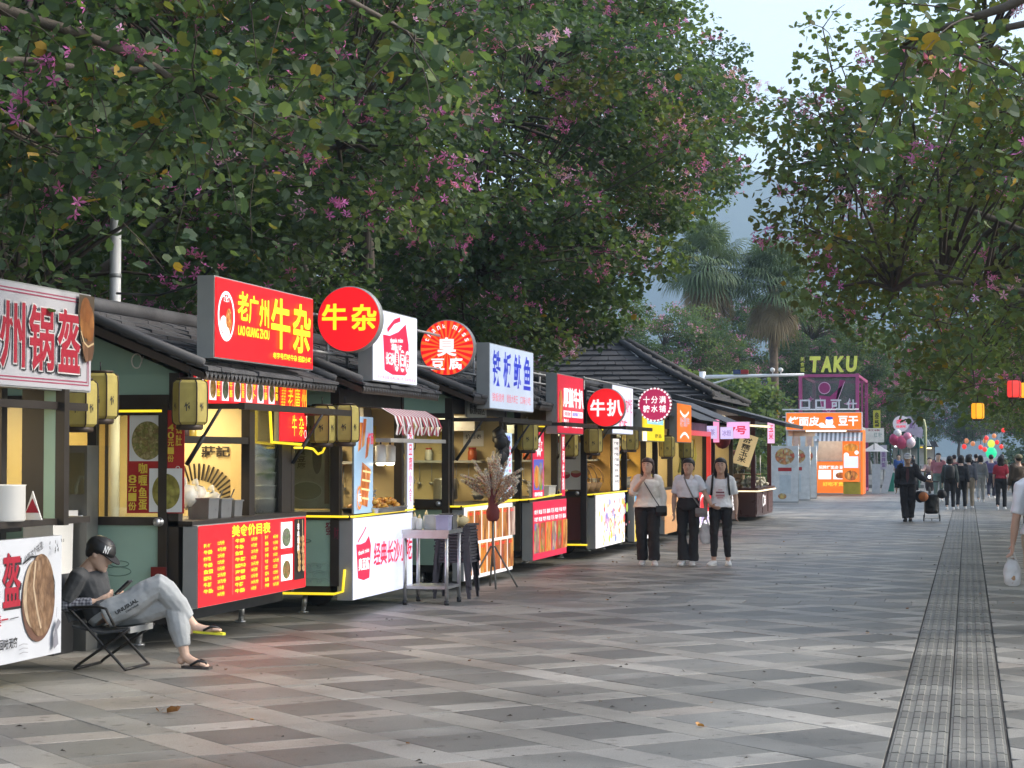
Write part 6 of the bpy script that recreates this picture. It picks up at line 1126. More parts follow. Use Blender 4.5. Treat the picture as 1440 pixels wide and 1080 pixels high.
for i, c in enumerate('口口可什'): b = MB(); V, F = glyphs(c, 0.03); b.add([(-1.15 + i * 0.62 + p[0] * 0.42, 0, -0.05 + p[1] * 0.40) for p in V], F, mat('letter_white', (0.55, 0.55, 0.60), 0.5)); b.build('letter', r_)
for z in (-0.1, 0.0): b = MB(); b.tube([(-1.85, 0.05, z * 3 - 0.05), (1.2, 0.05, z * 3 - 0.05)], 0.03, white, 6); b.build('rail', r_)
# ---------------- pink tower
pk = empty('steel_tower', (-5.6, 84.2, 0), 'magenta steel frame tower with mesh panels and yellow green letters on top', 'tower'); mg = mat('magenta_steel', (0.34, 0.055, 0.17), 0.45, var=0.08); tx0, tx1, ty0, ty1, th = -1.12, 1.2, 0, 7.5, 4.95
for x in (tx0, tx1):
    for y in (ty0, ty1): m = MB(); m.box(x - 0.07, x + 0.07, y - 0.07, y + 0.07, 0, th, mg); m.build('post', pk)
for z in (0.1, 2.4, th - 0.08):
    for y in (ty0, ty1): m = MB(); m.box(tx0 + 0.07, tx1 - 0.07, y - 0.05, y + 0.05, z - 0.06, z + 0.06, mg); m.build('beam', pk)
    for x in (tx0, tx1): m = MB(); m.box(x - 0.05, x + 0.05, ty0 + 0.07, ty1 - 0.07, z - 0.06, z + 0.06, mg); m.build('beam', pk)
for k in range(1): m = MB(); m.box(tx1 - 0.04, tx1 + 0.04, 3.7, 3.78, 0, th, mg); m.build('upright', pk)
mesh_m = filmmat('steel_mesh', (0.12, 0.13, 0.13), 0.55); m = MB(); m.box(tx0 + 0.08, tx1 - 0.08, 0.06, 0.075, 2.46, th - 0.14, mesh_m); m.build('mesh_panel', pk);
f = Face(pk, tx0, 0.02, 2.46, 'end'); mgp = mat('magenta_print', (0.25, 0.02, 0.12), 0.4); mpk = mat('pink_line_print', (0.6, 0.35, 0.5), 0.4)
f.disc(0.98, 1.9, 0.24, mgp, 0.24); f.ring(0.98, 1.9, 0.25, 0.25, 0.03, mpk); f.poly([(0.75, 1.6), (1.2, 1.55), (1.75, 2.05), (1.85, 2.2), (1.6, 2.25), (1.4, 1.1), (1.5, 0.5), (0.85, 0.5), (0.9, 1.0)], mgp); f.stroke([(0.8, 1.5), (0.85, 1.15), (1.15, 0.9), (1.5, 1.35), (1.8, 2.15)], 0.03, mpk)
for (u, v, s_) in ((2.0, 1.25, 0.24), (0.42, 1.45, 0.13)): f.poly([(u, v + s_), (u + s_ * 0.25, v + s_ * 0.25), (u + s_, v), (u + s_ * 0.25, v - s_ * 0.25), (u, v - s_), (u - s_ * 0.25, v - s_ * 0.25), (u - s_, v), (u - s_ * 0.25, v + s_ * 0.25)], mpk); f.poly([(u, v + s_ * .8), (u + s_ * 0.2, v + s_ * 0.2), (u + s_ * .8, v), (u + s_ * 0.2, v - s_ * 0.2), (u, v - s_ * .8), (u - s_ * 0.2, v - s_ * 0.2), (u - s_ * .8, v), (u - s_ * 0.2, v + s_ * 0.2)], mgp)
f.done()
ygm = mat('yellow_green_letters', (0.58, 0.60, 0.10), 0.5, emit=0.12)
for i, c in enumerate('TAKU'): b = MB(); V, F = glyphs(c, 0.05); o2 = [(-0.78 + i * 0.50 + p[0] * 0.44 + p[1] * 0.05, -0.06, th + 0.06 + p[1] * 0.66) for p in V]; b.add(o2, F, ygm); b.add([(a_, b_ + 0.1, c_) for a_, b_, c_ in o2], F, ygm); n0 = len(V); b.build('letter', pk)
b = MB()
for k in range(3): V, F = glyphs('美食城'[k]); b.add([(-1.12 + p[0] * 0.18, -0.06, th + 0.52 - k * 0.22 + p[1] * 0.18) for p in V], F, ygm)
b.build('small_lettering', pk)
# ---------------- camera gantry
ga = empty('camera_gantry', (-9.6, 75, 0), 'white traffic camera arm with a red and blue beacon reaching over the hedge', 'gantry'); m = MB(); m.tube([(0, 0, 0), (0, 0, 4.7)], 0.12, white, 12); m.build('post', ga); m = MB(); m.tube([(0, 0, 4.15), (1.1, 0, 4.45), (1.7, 0, 4.57)], 0.035, white, 8); m.build('brace', ga); m = MB(); m.tube([(0, 0, 4.5), (3.75, 0, 4.56)], [0.075, 0.05], white, 10); m.build('arm', ga)
for k, c in enumerate(((0.05, 0.07, 0.16), (0.30, 0.03, 0.03))): m = MB(); m.box(1.15 + k * 0.28, 1.42 + k * 0.28, -0.08, 0.08, 4.6, 4.76, mat('beacon_%d' % k, c, 0.3)); m.build('beacon_lens', ga)
for x in (2.6, 2.9): m = MB(); m.lathe([(0.07, -0.22), (0.08, -0.2), (0.08, 0.1), (0.04, 0.12)], (x, 0, 4.74), whitep, 12, 'y'); m.tube([(x, 0, 4.55), (x, 0, 4.7)], 0.025, white, 6); m.build('camera_housing', ga)
# ---------------- things beyond the tower
def endsign(name, lb, px0, px1, py0, py1, Y, m_, texts=(), depth=0.08, col=None):
    a, b = at(px0, py1, Y), at(px1, py0, Y); W, H = b[0] - a[0], b[2] - a[2]; f = board(name, lb, 'sign', a[0], Y, a[2], W, H, m_, greyal, depth, 'end', 0.0)
    for t, u, v, w, h, mm in texts: f.text(t, u * W, v * H, w * W, h * H, mm, 0.03, res=2)
    if col: f.column(col[0], W * 0.2, H * 0.08, W * 0.6, H * 0.84, col[1], 0.03)
    p_ = MB(); p_.tube([(W / 2, depth + 0.05, H), (W / 2, depth + 0.05, -a[2])], 0.03, greyal, 6); p_.build('post', f.root); return f.done()
endsign('shop_sign', 'upright yellow green sign with dark brush strokes beyond the tower', 1228, 1238, 577, 603, 92, mat('lime_sign', (0.45, 0.48, 0.05), 0.5, emit=0.1), col=('叁藝', inkblack)); endsign('shop_sign', 'white board sign on a bracket just right of the tower', 1215, 1243, 602, 622, 88, mat('cream_sign', (0.72, 0.73, 0.66), 0.5, emit=0.12), [('红 糖', 0.5, 0.35, 0.4, 0.35, stain), ('手工冰粉', 0.2, 0.78, 0.6, 0.14, crimson)])
endsign('shop_banner', 'white upright banner with violet characters under the bracket sign', 1238, 1247, 626, 660, 90, mat('lilac_white', (0.58, 0.55, 0.62), 0.5), col=('冷面拌饭', mat('violet_ink', (0.2, 0.06, 0.3), 0.5)))
x, y, z = at(1231, 630, 88.5); r_ = empty('parasol', (x, y, 0), 'pale square parasol below the white bracket sign', 'parasol'); m = MB(); m.add([(-0.55, -0.5, z - 0.15), (0.55, -0.5, z - 0.15), (0.55, 0.5, z - 0.15), (-0.55, 0.5, z - 0.15), (0, 0, z + 0.22)], [(0, 1, 4), (1, 2, 4), (2, 3, 4), (3, 0, 4)], whitep); m.build('canopy', r_); m = MB(); m.tube([(0, 0, 0), (0, 0, z + 0.2)], 0.025, greyal, 8); m.build('pole', r_)
for i, (px, w) in enumerate(((1232, 0.34), (1243, 0.28))):
    x, y, z = at(px, 690, 86); m = MB(); m.box(-w / 2, w / 2, 0, 0.04, 0, 1.25, mat('pale_board', (0.48, 0.52, 0.52), 0.5)); o = m.build('leaning_board', None, (x, y, 0.0)); o.rotation_euler = (R(-12), R(0 if i == 0 else 14), 0); tag(o, ('pale board leaning upright beside the tower', 'pale board leaning askew right of the upright one')[i], 'board')
x, y, z = at(1252, 685, 89); r_ = empty('litter_bin', (x, y, 0), 'bright green litter bin beyond the tower', 'bin'); m = MB(); m.box(-0.16, 0.16, -0.16, 0.16, 0.03, 0.85, mat('bin_green', (0.02, 0.25, 0.17), 0.4)); m.build('body', r_); m = MB(); m.box(-0.18, 0.18, -0.18, 0.18, 0.85, 0.93, whitep); m.build('lid', r_)
f = roundsign('round_sign', 'round white sign with pink characters above the dark green booth', *at(1267, 596, 100), 0.40, mat('pale_round', (0.7, 0.66, 0.7), 0.5, emit=0.2), greyal); f.text('卤', -0.2, 0.0, 0.24, 0.24, Zprd, 0.05); f.text('味研所', -0.22, -0.2, 0.45, 0.13, Zprd, 0.03); f.text('人', 0.1, 0.02, 0.15, 0.15, Zprd, 0.03); f.done()
x, y, z = at(1278, 685, 101); r_ = empty('booth', (x, y, 0), 'dark green booth with lilac cloud shaped roof board', 'booth'); bg_ = mat('booth_green', (0.02, 0.09, 0.075), 0.5)
m = MB(); m.box(-0.55, 0.5, 0.1, 2.5, 0, 0.9, bg_); m.build('counter', r_); m = MB(); m.box(-0.55, 0.5, 0.1, 2.5, 1.95, 2.9, bg_); m.build('header', r_); m = MB(); m.box(-0.55, 0.5, 2.3, 2.4, 0.9, 1.95, gw); m.build('back_wall', r_)
for x_ in (-0.53, 0.42): m = MB(); m.box(x_, x_ + 0.08, 0.12, 0.2, 0.9, 1.95, bg_); m.build('post', r_)
f = Face(r_, -0.45, 0.06, 2.7, 'end'); f.poly([(0.1, 0.1), (1.1, -0.3), (1.15, 0.1), (1.0, 0.45), (0.75, 0.5), (0.55, 0.8), (0.3, 0.78), (0.1, 0.5)], mat('lilac_board', (0.42, 0.38, 0.48), 0.5, emit=0.08)); f.text('鲜奶', 0.25, 0.2, 0.5, 0.3, mat('violet_ink2', (0.25, 0.1, 0.35), 0.5)); f.text('咖啡美食', 0.15, -0.35, 0.7, 0.2, whp); f.done()
for i, (px, py, r_b, c) in enumerate(((1258, 618, 0.27, (0.45, 0.04, 0.12)), (1268, 622, 0.3, (0.5, 0.06, 0.14)), (1276, 615, 0.22, (0.6, 0.2, 0.3)), (1262, 610, 0.2, (0.7, 0.66, 0.66)), (1280, 622, 0.25, (0.72, 0.6, 0.66)))):
    b = MB(); b.ball((0, 0, 0), r_b, mat('balloon_%d' % i, c, 0.2), 12, r_b * 1.1); b.tube([(0, 0, -r_b * 1.1), (0.02, 0, -r_b - 0.6)], 0.008, white, 4); tag(b.build('balloon', None, at(px, py, 97)), ('dark pink balloon at the left of the bunch', 'largest dark pink balloon of the bunch', 'rosy balloon at the top right of the bunch', 'white balloon at the top of the bunch', 'pale pink balloon at the right of the bunch')[i], 'balloon', 'balloons hung before the booth')
for i, (px, Y, m_, lb) in enumerate(((1290, 118, mat('far_dark', (0.05, 0.06, 0.07), 0.5), 'grey dark far stall with a white awning'), (1300, 132, mat('far_white', (0.45, 0.45, 0.45), 0.5), 'small far stall with a yellow light'), (1312, 150, mat('far_brown', (0.12, 0.09, 0.07), 0.5), 'farthest small stall before the trees'))):
    x, y, z = at(px, 660, Y); r_ = empty('food_stall', (x - 0.7, y, 0), lb, 'food stall', 'food stalls in a row along the promenade'); m = MB(); m.box(-0.9, 0.9, 0, 2.5, 0, 1.0, m_); m.build('counter', r_); m = MB(); m.prism([(-1.1, 2.2), (1.1, 2.2), (0.9, 2.6), (-0.9, 2.6)], 'y', -0.4, 2.7, (bg_, gw, rtile)[i]); m.build('roof', r_)
    for x_ in (-0.85, 0.77): m = MB(); m.box(x_, x_ + 0.08, 0.1, 0.18, 1.0, 2.2, m_); m.build('post', r_)
    m = MB(); m.box(-0.75, 0.75, 2.3, 2.4, 1.0, 2.2, gw); m.build('back_wall', r_); m = MB(); m.tube([(-0.6, 0.3, 2.1), (0.6, 0.3, 2.1)], 0.05, (lampc, neon, lampw)[i], 6); m.build('lamp_tube', r_)
x, y, z = at(1301, 600, 120); r_ = empty('street_lamp', (x, y, 0), 'yellowish bent street lamp post beyond the booth', 'lamp post'); m = MB(); m.tube([(0, 0, 0), (0, 0, 3.2), (-0.08, 0, 3.6), (-0.4, 0, 3.75)], 0.09, mat('pale_yellow_post', (0.4, 0.42, 0.22), 0.5), 8); m.build('pole', r_)
# ---------------- lanterns in the trees on the right
lo_ = glow('lantern_orange', (1.0, 0.42, 0.02), 1.05); lr_ = glow('lantern_red', (0.85, 0.05, 0.04), 0.95); lp_ = glow('lantern_peach', (0.75, 0.28, 0.12), 0.6)
for px, py, Y, m_, h, t in ((1375, 578, 22, lo_, 0.165, 'glowing orange square lantern hanging from the right hand tree'), (1426, 547, 20.5, lr_, 0.165, 'glowing red lantern nearest the right edge of the trees'), (1438, 549, 20.9, lo_, 0.15, 'orange lantern cut off by the right edge beside the red one')): lantern(*at(px, py, Y), t, h, 0.07, m_, 'lanterns hung in the right hand trees')
for i, (px, py, m_) in enumerate(((1356, 628, lr_), (1359, 620, lp_), (1368, 624, lp_), (1379, 629, lr_), (1385, 632, lr_), (1387, 616, lr_), (1385, 620, lp_), (1398, 613, lp_), (1402, 622, lr_), (1408, 628, lr_), (1411, 605, lr_))):
    b = MB(); b.ball((0, 0, 0), 0.105, m_, 10, 0.115); b.tube([(0, 0, 0.14), (0, 0, 0.7)], 0.01, black, 4); tag(b.build('round_lantern', None, at(px, py, 88 + i * 1.5)), 'small glowing %s round lantern, %s from the left in the far cluster' % ('red' if m_ is lr_ else 'peach', ('first', 'second', 'third', 'fourth', 'fifth', 'seventh', 'sixth', 'eighth', 'ninth', 'tenth', 'last')[i]), 'lantern', 'far round lanterns strung over the promenade')
x, y, z = at(1394, 637, 112); r_ = empty('neon_figure', (x, y, 0), 'green and yellow glowing pole light far down the promenade', 'light'); m = MB(); m.ball((0, 0, z), 0.3, glow('neon_green', (0.03, 0.75, 0.35), 1.1), 12, 0.32); m.build('lower_bulb', r_); m = MB(); m.ball((0, 0, z + 0.5), 0.2, glow('neon_lime', (0.7, 0.8, 0.1), 1.1), 12, 0.22); m.build('upper_bulb', r_); m = MB(); m.tube([(0, 0, 0), (0, 0, z)], 0.04, greyal, 8); m.build('pole', r_)
# ---------------- fallen leaves and litter
bl_ = leafmat('leaf_fallen', (0.20, 0.09, 0.035), 0.15); bo_ = leafmat('leaf_fallen_orange', (0.38, 0.19, 0.06), 0.15)
def fallen(loc, m_, s, lb, twin=False):
    mb = MB()
    for sg in (1, -1): mb.add([(0, 0, 0.004), (sg * 0.42, 0.2, 0.30), (sg * 0.5, 0.6, 0.5), (sg * 0.3, 1.0, 0.42), (sg * 0.06, 0.85, 0.1)], [(0, 1, 2, 3, 4)], m_)
    mb.tube([(0, 0, 0.01), (0, -0.4, 0.02)], 0.015, m_, 4); o = mb.build('fallen_leaf', None, loc); o.scale = (s, s, s); o.rotation_euler = (R(4), R(-6), rr.uniform(0, 6.28)); return tag(o, lb, 'leaf')
x, y, _ = at(233, 1003, 11.86); fallen((-4.86, 11.86, 0.002), bl_, 0.085, 'curled brown two lobed leaf lying alone on the near paving'); fallen((-4.93, 11.9, 0.002), bl_, 0.05, 'smaller brown leaf touching the curled one on the near paving'); fallen((-1.53, 11.95, 0.002), bo_, 0.05, 'small orange leaf lying among the dark paving diamonds')
db = MB(); dm_ = mat('debris', (0.05, 0.04, 0.03), 0.9)
for k in range(260):
    x, y = rr.uniform(-5.6, 1.5), 9.5 + 24 * rr.random() ** 1.3; s = rr.uniform(0.005, 0.016); a = rr.uniform(0, 6.28)
    db.add([(x + s * 1.6 * math.cos(a), y + s * 1.6 * math.sin(a), 0.006), (x - s * 0.6 * math.sin(a), y + s * 0.6 * math.cos(a), 0.004 + s * 0.8), (x - s * 1.6 * math.cos(a), y - s * 1.6 * math.sin(a), 0.005), (x + s * 0.6 * math.sin(a), y - s * 0.6 * math.cos(a), 0.005)], [(0, 1, 2, 3)], dm_)
tag(db.build('debris'), 'scattered crumbs and leaf bits on the paving', kind='stuff')
# ---------------- what fills the hatches: hoods, shelves, jars, pots, papers on the far walls
jarc = [mat('jar_%d' % i, c, 0.35, var=0.1) for i, c in enumerate(((0.45, 0.10, 0.03), (0.55, 0.42, 0.10), (0.10, 0.06, 0.03), (0.5, 0.5, 0.46), (0.12, 0.22, 0.06)))]; jn = ('red', 'yellow', 'dark', 'white', 'green')
def stock(root, X, Y, L, seed, desc, z0=2.3):
    r = random.Random(seed); yw = L - 0.075
    m = MB(); m.prism([(-0.35, 1.92), (-0.35, 2.12), (-0.05, 2.12), (0.0, 1.92)], 'x', -1.55, -0.35, steel); o = m.build('hood', root); o.location = (0, yw - 0.05, 0)
    m = MB(); m.box(-1.6, -0.3, yw - 0.22, yw, 1.50, 1.53, greyal); m.build('wall_shelf', root)
    for k in range(4):
        i = r.randrange(5); h_ = r.uniform(0.13, 0.22); q = MB(); w = r.uniform(0.05, 0.075); q.lathe([(w * .9, 0), (w, .01), (w, h_ * .75), (w * .8, h_ * .85), (w * .8, h_)], (0, 0, 0), jarc[i], 14); j = q.build('jar', None, (X - 1.35 + k * 0.30, Y + yw - 0.11, 1.531)); tag(j, '%s jar, %s from the left on the shelf inside the %s' % (jn[i], ('first', 'second', 'third', 'fourth')[k], desc), 'jar')
        q = MB(); q.lathe([(w * .84, h_), (w * .84, h_ + .02)], (0, 0, 0), (steel, redp)[k % 2], 14); q.build('lid', j)
    for k in range(5): m = MB(); x = -1.2 + k * 0.17; m.tube([(x, yw - .03, 1.48), (x, yw - .035, 1.25)], 0.006, steel, 5); m.lathe([(.01, -.02), (.035, 0), (.03, .02)], (x, yw - .04, 1.22), steel, 10); m.build('hanging_ladle', root)
    f = Face(root, 0, yw - 0.004, 0, 'end')
    for k in range(3):
        u, v, w, hh = -1.6 + k * 0.5, 1.58 + r.uniform(0, .08), 0.28, 0.30; f.rect(u, v + .12, w, hh * .7, (whp, redp, yelp)[(k + seed) % 3], 'notice'); f.text(r.choice(('价目表', '营业执照', '今日特价', '招牌小吃')), u + .03, v + .22, w - .06, .06, inkblack, 0.01, res=1)
    f.done()
    pot('stock_pot', 'steel stock pot standing inside the %s' % desc, 'pot', (X - 0.75, Y + L - 0.45, 1.016), 0.16, 0.24, steel, steel)
    for k in range(4): q = MB(); q.lathe([(.05, 0), (.095, .06), (.10, .065), (.09, .062)], (0, 0, 0), whitep, 14); tag(q.build('bowl', None, (X - 0.32, Y + L - 0.4, 1.016 + k * 0.045)), 'white bowl, %s of the small stack inside the %s' % (('lowest', 'second', 'third', 'topmost')[k], desc), 'bowl')
    m = MB(); m.box(-1.9, -0.52, 0.3, L - 0.1, 0.94, 0.985, steel); m.build('worktop', root)
for a in ((s3, -6.12, 19.42, 2.4, 3, 'tofu stall'), (s4, -5.97, 23.4, 2.95, 4, 'squid stall'), (s5, -5.94, 27.05, 2.6, 5, 'beef steak stall'), (s6, -5.72, 30.75, 2.8, 6, 'maroon stall'), (s7, -5.62, 33.9, 2.2, 7, 'golden lit stall')): stock(*a)
# inside the bread stall and the gap beside it
x, y, z = at(112, 650, 15.3); cb = empty('steamer_cabinet', (-7.13, 15.45, 0), 'dark steel cabinet with a small window seen in the gap behind the cream bin', 'cabinet'); m = MB(); m.box(-0.09, 0.09, 0, 0.22, 0, 1.68, mat('cabinet_steel', (0.16, 0.16, 0.15), 0.4, 0.4)); m.build('body', cb); m = MB(); m.box(-0.07, 0.07, -0.012, -0.002, 1.28, 1.62, GL); m.build('pane', cb); m = MB(); m.tube([(-0.02, -0.015, 1.1), (0.06, -0.015, 1.1)], 0.012, steel, 6); m.build('handle', cb)
# extra fallen leaves too small to tell apart
fl = MB(); r = random.Random(31); fm_ = [bl_, bo_, leafmat('leaf_fallen_dull', (0.12, 0.09, 0.04), 0.15)]
for k in range(70):
    x, y = r.uniform(-5.5, 1.6), 10.5 + 34 * r.random(); s = r.uniform(0.018, 0.04); a = r.uniform(0, 6.28); c_, s_ = math.cos(a), math.sin(a); mm = r.choice(fm_)
    for sg in (1, -1): fl.add([(x + s * (px_ * c_ - py_ * s_), y + s * (px_ * s_ + py_ * c_), 0.004 + s * pz_) for px_, py_, pz_ in ((0, 0, 0), (sg * .45, .25, .25), (sg * .35, .9, .3), (0, .8, .05))], [(0, 1, 2, 3)], mm)
tag(fl.build('fallen_leaves'), 'small dry leaves strewn over the paving', kind='stuff')
# ================================================================== PEOPLE
V3 = Vector
skin_m = mat('skin', (0.60, 0.40, 0.30), 0.5, var=0.06, scale=9); skin_d = mat('skin_tanned', (0.52, 0.33, 0.24), 0.5, var=0.07, scale=9); hairm = mat('hair_black', (0.012, 0.010, 0.010), 0.45, var=0.3, scale=40); hairb = mat('hair_reddish', (0.05, 0.022, 0.016), 0.45, var=0.3, scale=40)
lipm = mat('lips', (0.36, 0.12, 0.10), 0.5); eyem = mat('eye_dark', (0.015, 0.012, 0.01), 0.3)
ctex = bpy.data.textures.new('cloth_folds', 'CLOUDS'); ctex.noise_scale = 0.10; ctex.noise_depth = 2
def soft(o, voxel, fold=0.0, it=4):
    r = o.modifiers.new('weld', 'REMESH'); r.mode = 'VOXEL'; r.voxel_size = voxel; r.use_smooth_shade = True
    s = o.modifiers.new('smooth', 'SMOOTH'); s.factor = 0.5; s.iterations = it
    if fold:
        d = o.modifiers.new('folds', 'DISPLACE'); d.texture = ctex; d.strength = fold; d.mid_level = 0.5; d.texture_coords = 'LOCAL'
    return o
def rings(mb, rs, m, n=16):
    """closed loft through elliptical rings (centre, right axis, forward axis, half width, half depth)"""
    vv = []
    for c, r, f, w, d in rs:
        for k in range(n):
            a = 2 * math.pi * k / n; ca, sa = math.cos(a), math.sin(a); q = 0.86
            vv.append(c + r * (w * math.copysign(abs(ca) ** q, ca)) + f * (d * math.copysign(abs(sa) ** q, sa)))
    fs = [(i * n + k, i * n + (k + 1) % n, (i + 1) * n + (k + 1) % n, (i + 1) * n + k) for i in range(len(rs) - 1) for k in range(n)] + [tuple(range(n))[::-1], tuple(range((len(rs) - 1) * n, len(rs) * n))]
    mb.add(vv, fs, m, True)
def limb(mb, pts, rad, m, n=10, sub=4):
    P = [V3(p) for p in pts]; out, rr_ = [], []
    for i in range(len(P) - 1):
        p0, p1, p2, p3 = P[max(0, i - 1)], P[i], P[i + 1], P[min(len(P) - 1, i + 2)]
        for k in range(sub):
            t = k / sub; q = 0.5 * ((2 * p1) + (p2 - p0) * t + (2 * p0 - 5 * p1 + 4 * p2 - p3) * t * t + (3 * p1 - p0 - 3 * p2 + p3) * t ** 3)
            out.append(p1.lerp(p2, t).lerp(q, 0.35)); rr_.append(rad[i] + (rad[i + 1] - rad[i]) * t)
    out.append(P[-1]); rr_.append(rad[-1]); mb.tube(out, rr_, m, n)
def joints(h, **ov):
    J = dict(pelvis=V3((0, 0, .53 * h)), neck=V3((0, -.005 * h, .825 * h)), head=V3((0, .008 * h, .925 * h)), right=V3((1, 0, 0)), sright=V3((1, 0, 0)), hyaw=0.0, hpitch=0.0, waist=None)
    for s, sg in (('R', 1), ('L', -1)):
        J['sh' + s] = V3((sg * (.105 if h > 1.6 else .093) * h, -.005 * h, .80 * h)); J['el' + s] = V3((sg * .128 * h, -.02 * h, .625 * h)); J['wr' + s] = V3((sg * .135 * h, .02 * h, .485 * h)); J['hd' + s] = V3((sg * .13 * h, .04 * h, .43 * h))
        J['hp' + s] = V3((sg * .053 * h, 0, .51 * h)); J['kn' + s] = V3((sg * .057 * h, .012 * h, .285 * h)); J['an' + s] = V3((sg * .058 * h, -.012 * h, .045 * h)); J['toe' + s] = V3((sg * .068 * h, .095 * h, .018 * h))
    for k, v in ov.items(): J[k] = V3(v) if isinstance(v, (tuple, list)) else v
    return J
TORSO = ((0.0, .078, .066), (.10, .098, .074), (.22, .097, .070), (.40, .080, .060), (.58, .088, .066), (.74, .097, .070), (.86, .098, .058), (.94, .060, .045), (1.0, .035, .038))
def torso_rings(J, h, fat, lo=0.0, hi=1.0, grow=0.0, scale=1.0):
    p, n = J['pelvis'] - V3((0, 0, .02 * h)), J['neck']; w = J['waist'] or p.lerp(n, 0.45) + V3((0, -0.004 * h, 0)); rs = []
    for t, a, b in TORSO:
        if t < lo - 1e-6 or t > hi + 1e-6: continue
        c = p * (1 - t) ** 2 + w * 2 * t * (1 - t) + n * t * t; r = J['right'].lerp(J['sright'], t).normalized(); ax = (p.lerp(w, 1 - t) - p.lerp(w, 0)) if False else (2 * (1 - t) * (w - p) + 2 * t * (n - w)); f = ax.cross(r).normalized()
        f = f if True else f
        rs.append((c, r, f, (a * h * fat + grow) * scale, (b * h * fat + grow) * scale))
    return rs
def head_frame(J):
    M = Euler((-J['hpitch'], 0, J['hyaw'])).to_matrix(); return M @ V3((1, 0, 0)), M @ V3((0, 1, 0)), M @ V3((0, 0, 1))
def hand(mb, wr, tip, palm_n, h, m, fine, curl=0.5, thumb=1):
    d = (tip - wr).normalized(); s = d.cross(palm_n).normalized(); n = s.cross(d).normalized(); L = .108 * h; pl = L * 0.52
    rings(mb, [(wr + d * pl * t, s, n, w * h, th * h) for t, w, th in ((-.12, .0155, .0135), (.2, .019, .011), (.6, .0245, .0105), (1.0, .0235, .009))], m, 10)
    fl = (.40, .46, .43, .34)
    for k in range(4):
        b = wr + d * pl * 0.92 + s * (.0175 - .0118 * k) * h; l = L * fl[k]; q = [b]; dd = d.copy()
        for j in range(3): dd = (dd + n * (-curl * (0.55 + .25 * j))).normalized(); q.append(q[-1] + dd * l * (0.42, 0.32, 0.26)[j])
        mb.tube(q, [.0068 * h, .0064 * h, .0056 * h, .0042 * h], m, 8 if fine else 6)
    b = wr + d * pl * 0.30 + s * thumb * .017 * h; q = [b, b + (d * .6 + s * thumb * .75 - n * .25).normalized() * .026 * h, b + (d * .85 + s * thumb * .5 - n * .45).normalized() * .047 * h]; mb.tube(q, [.0085 * h, .0074 * h, .005 * h], m, 8 if fine else 6)
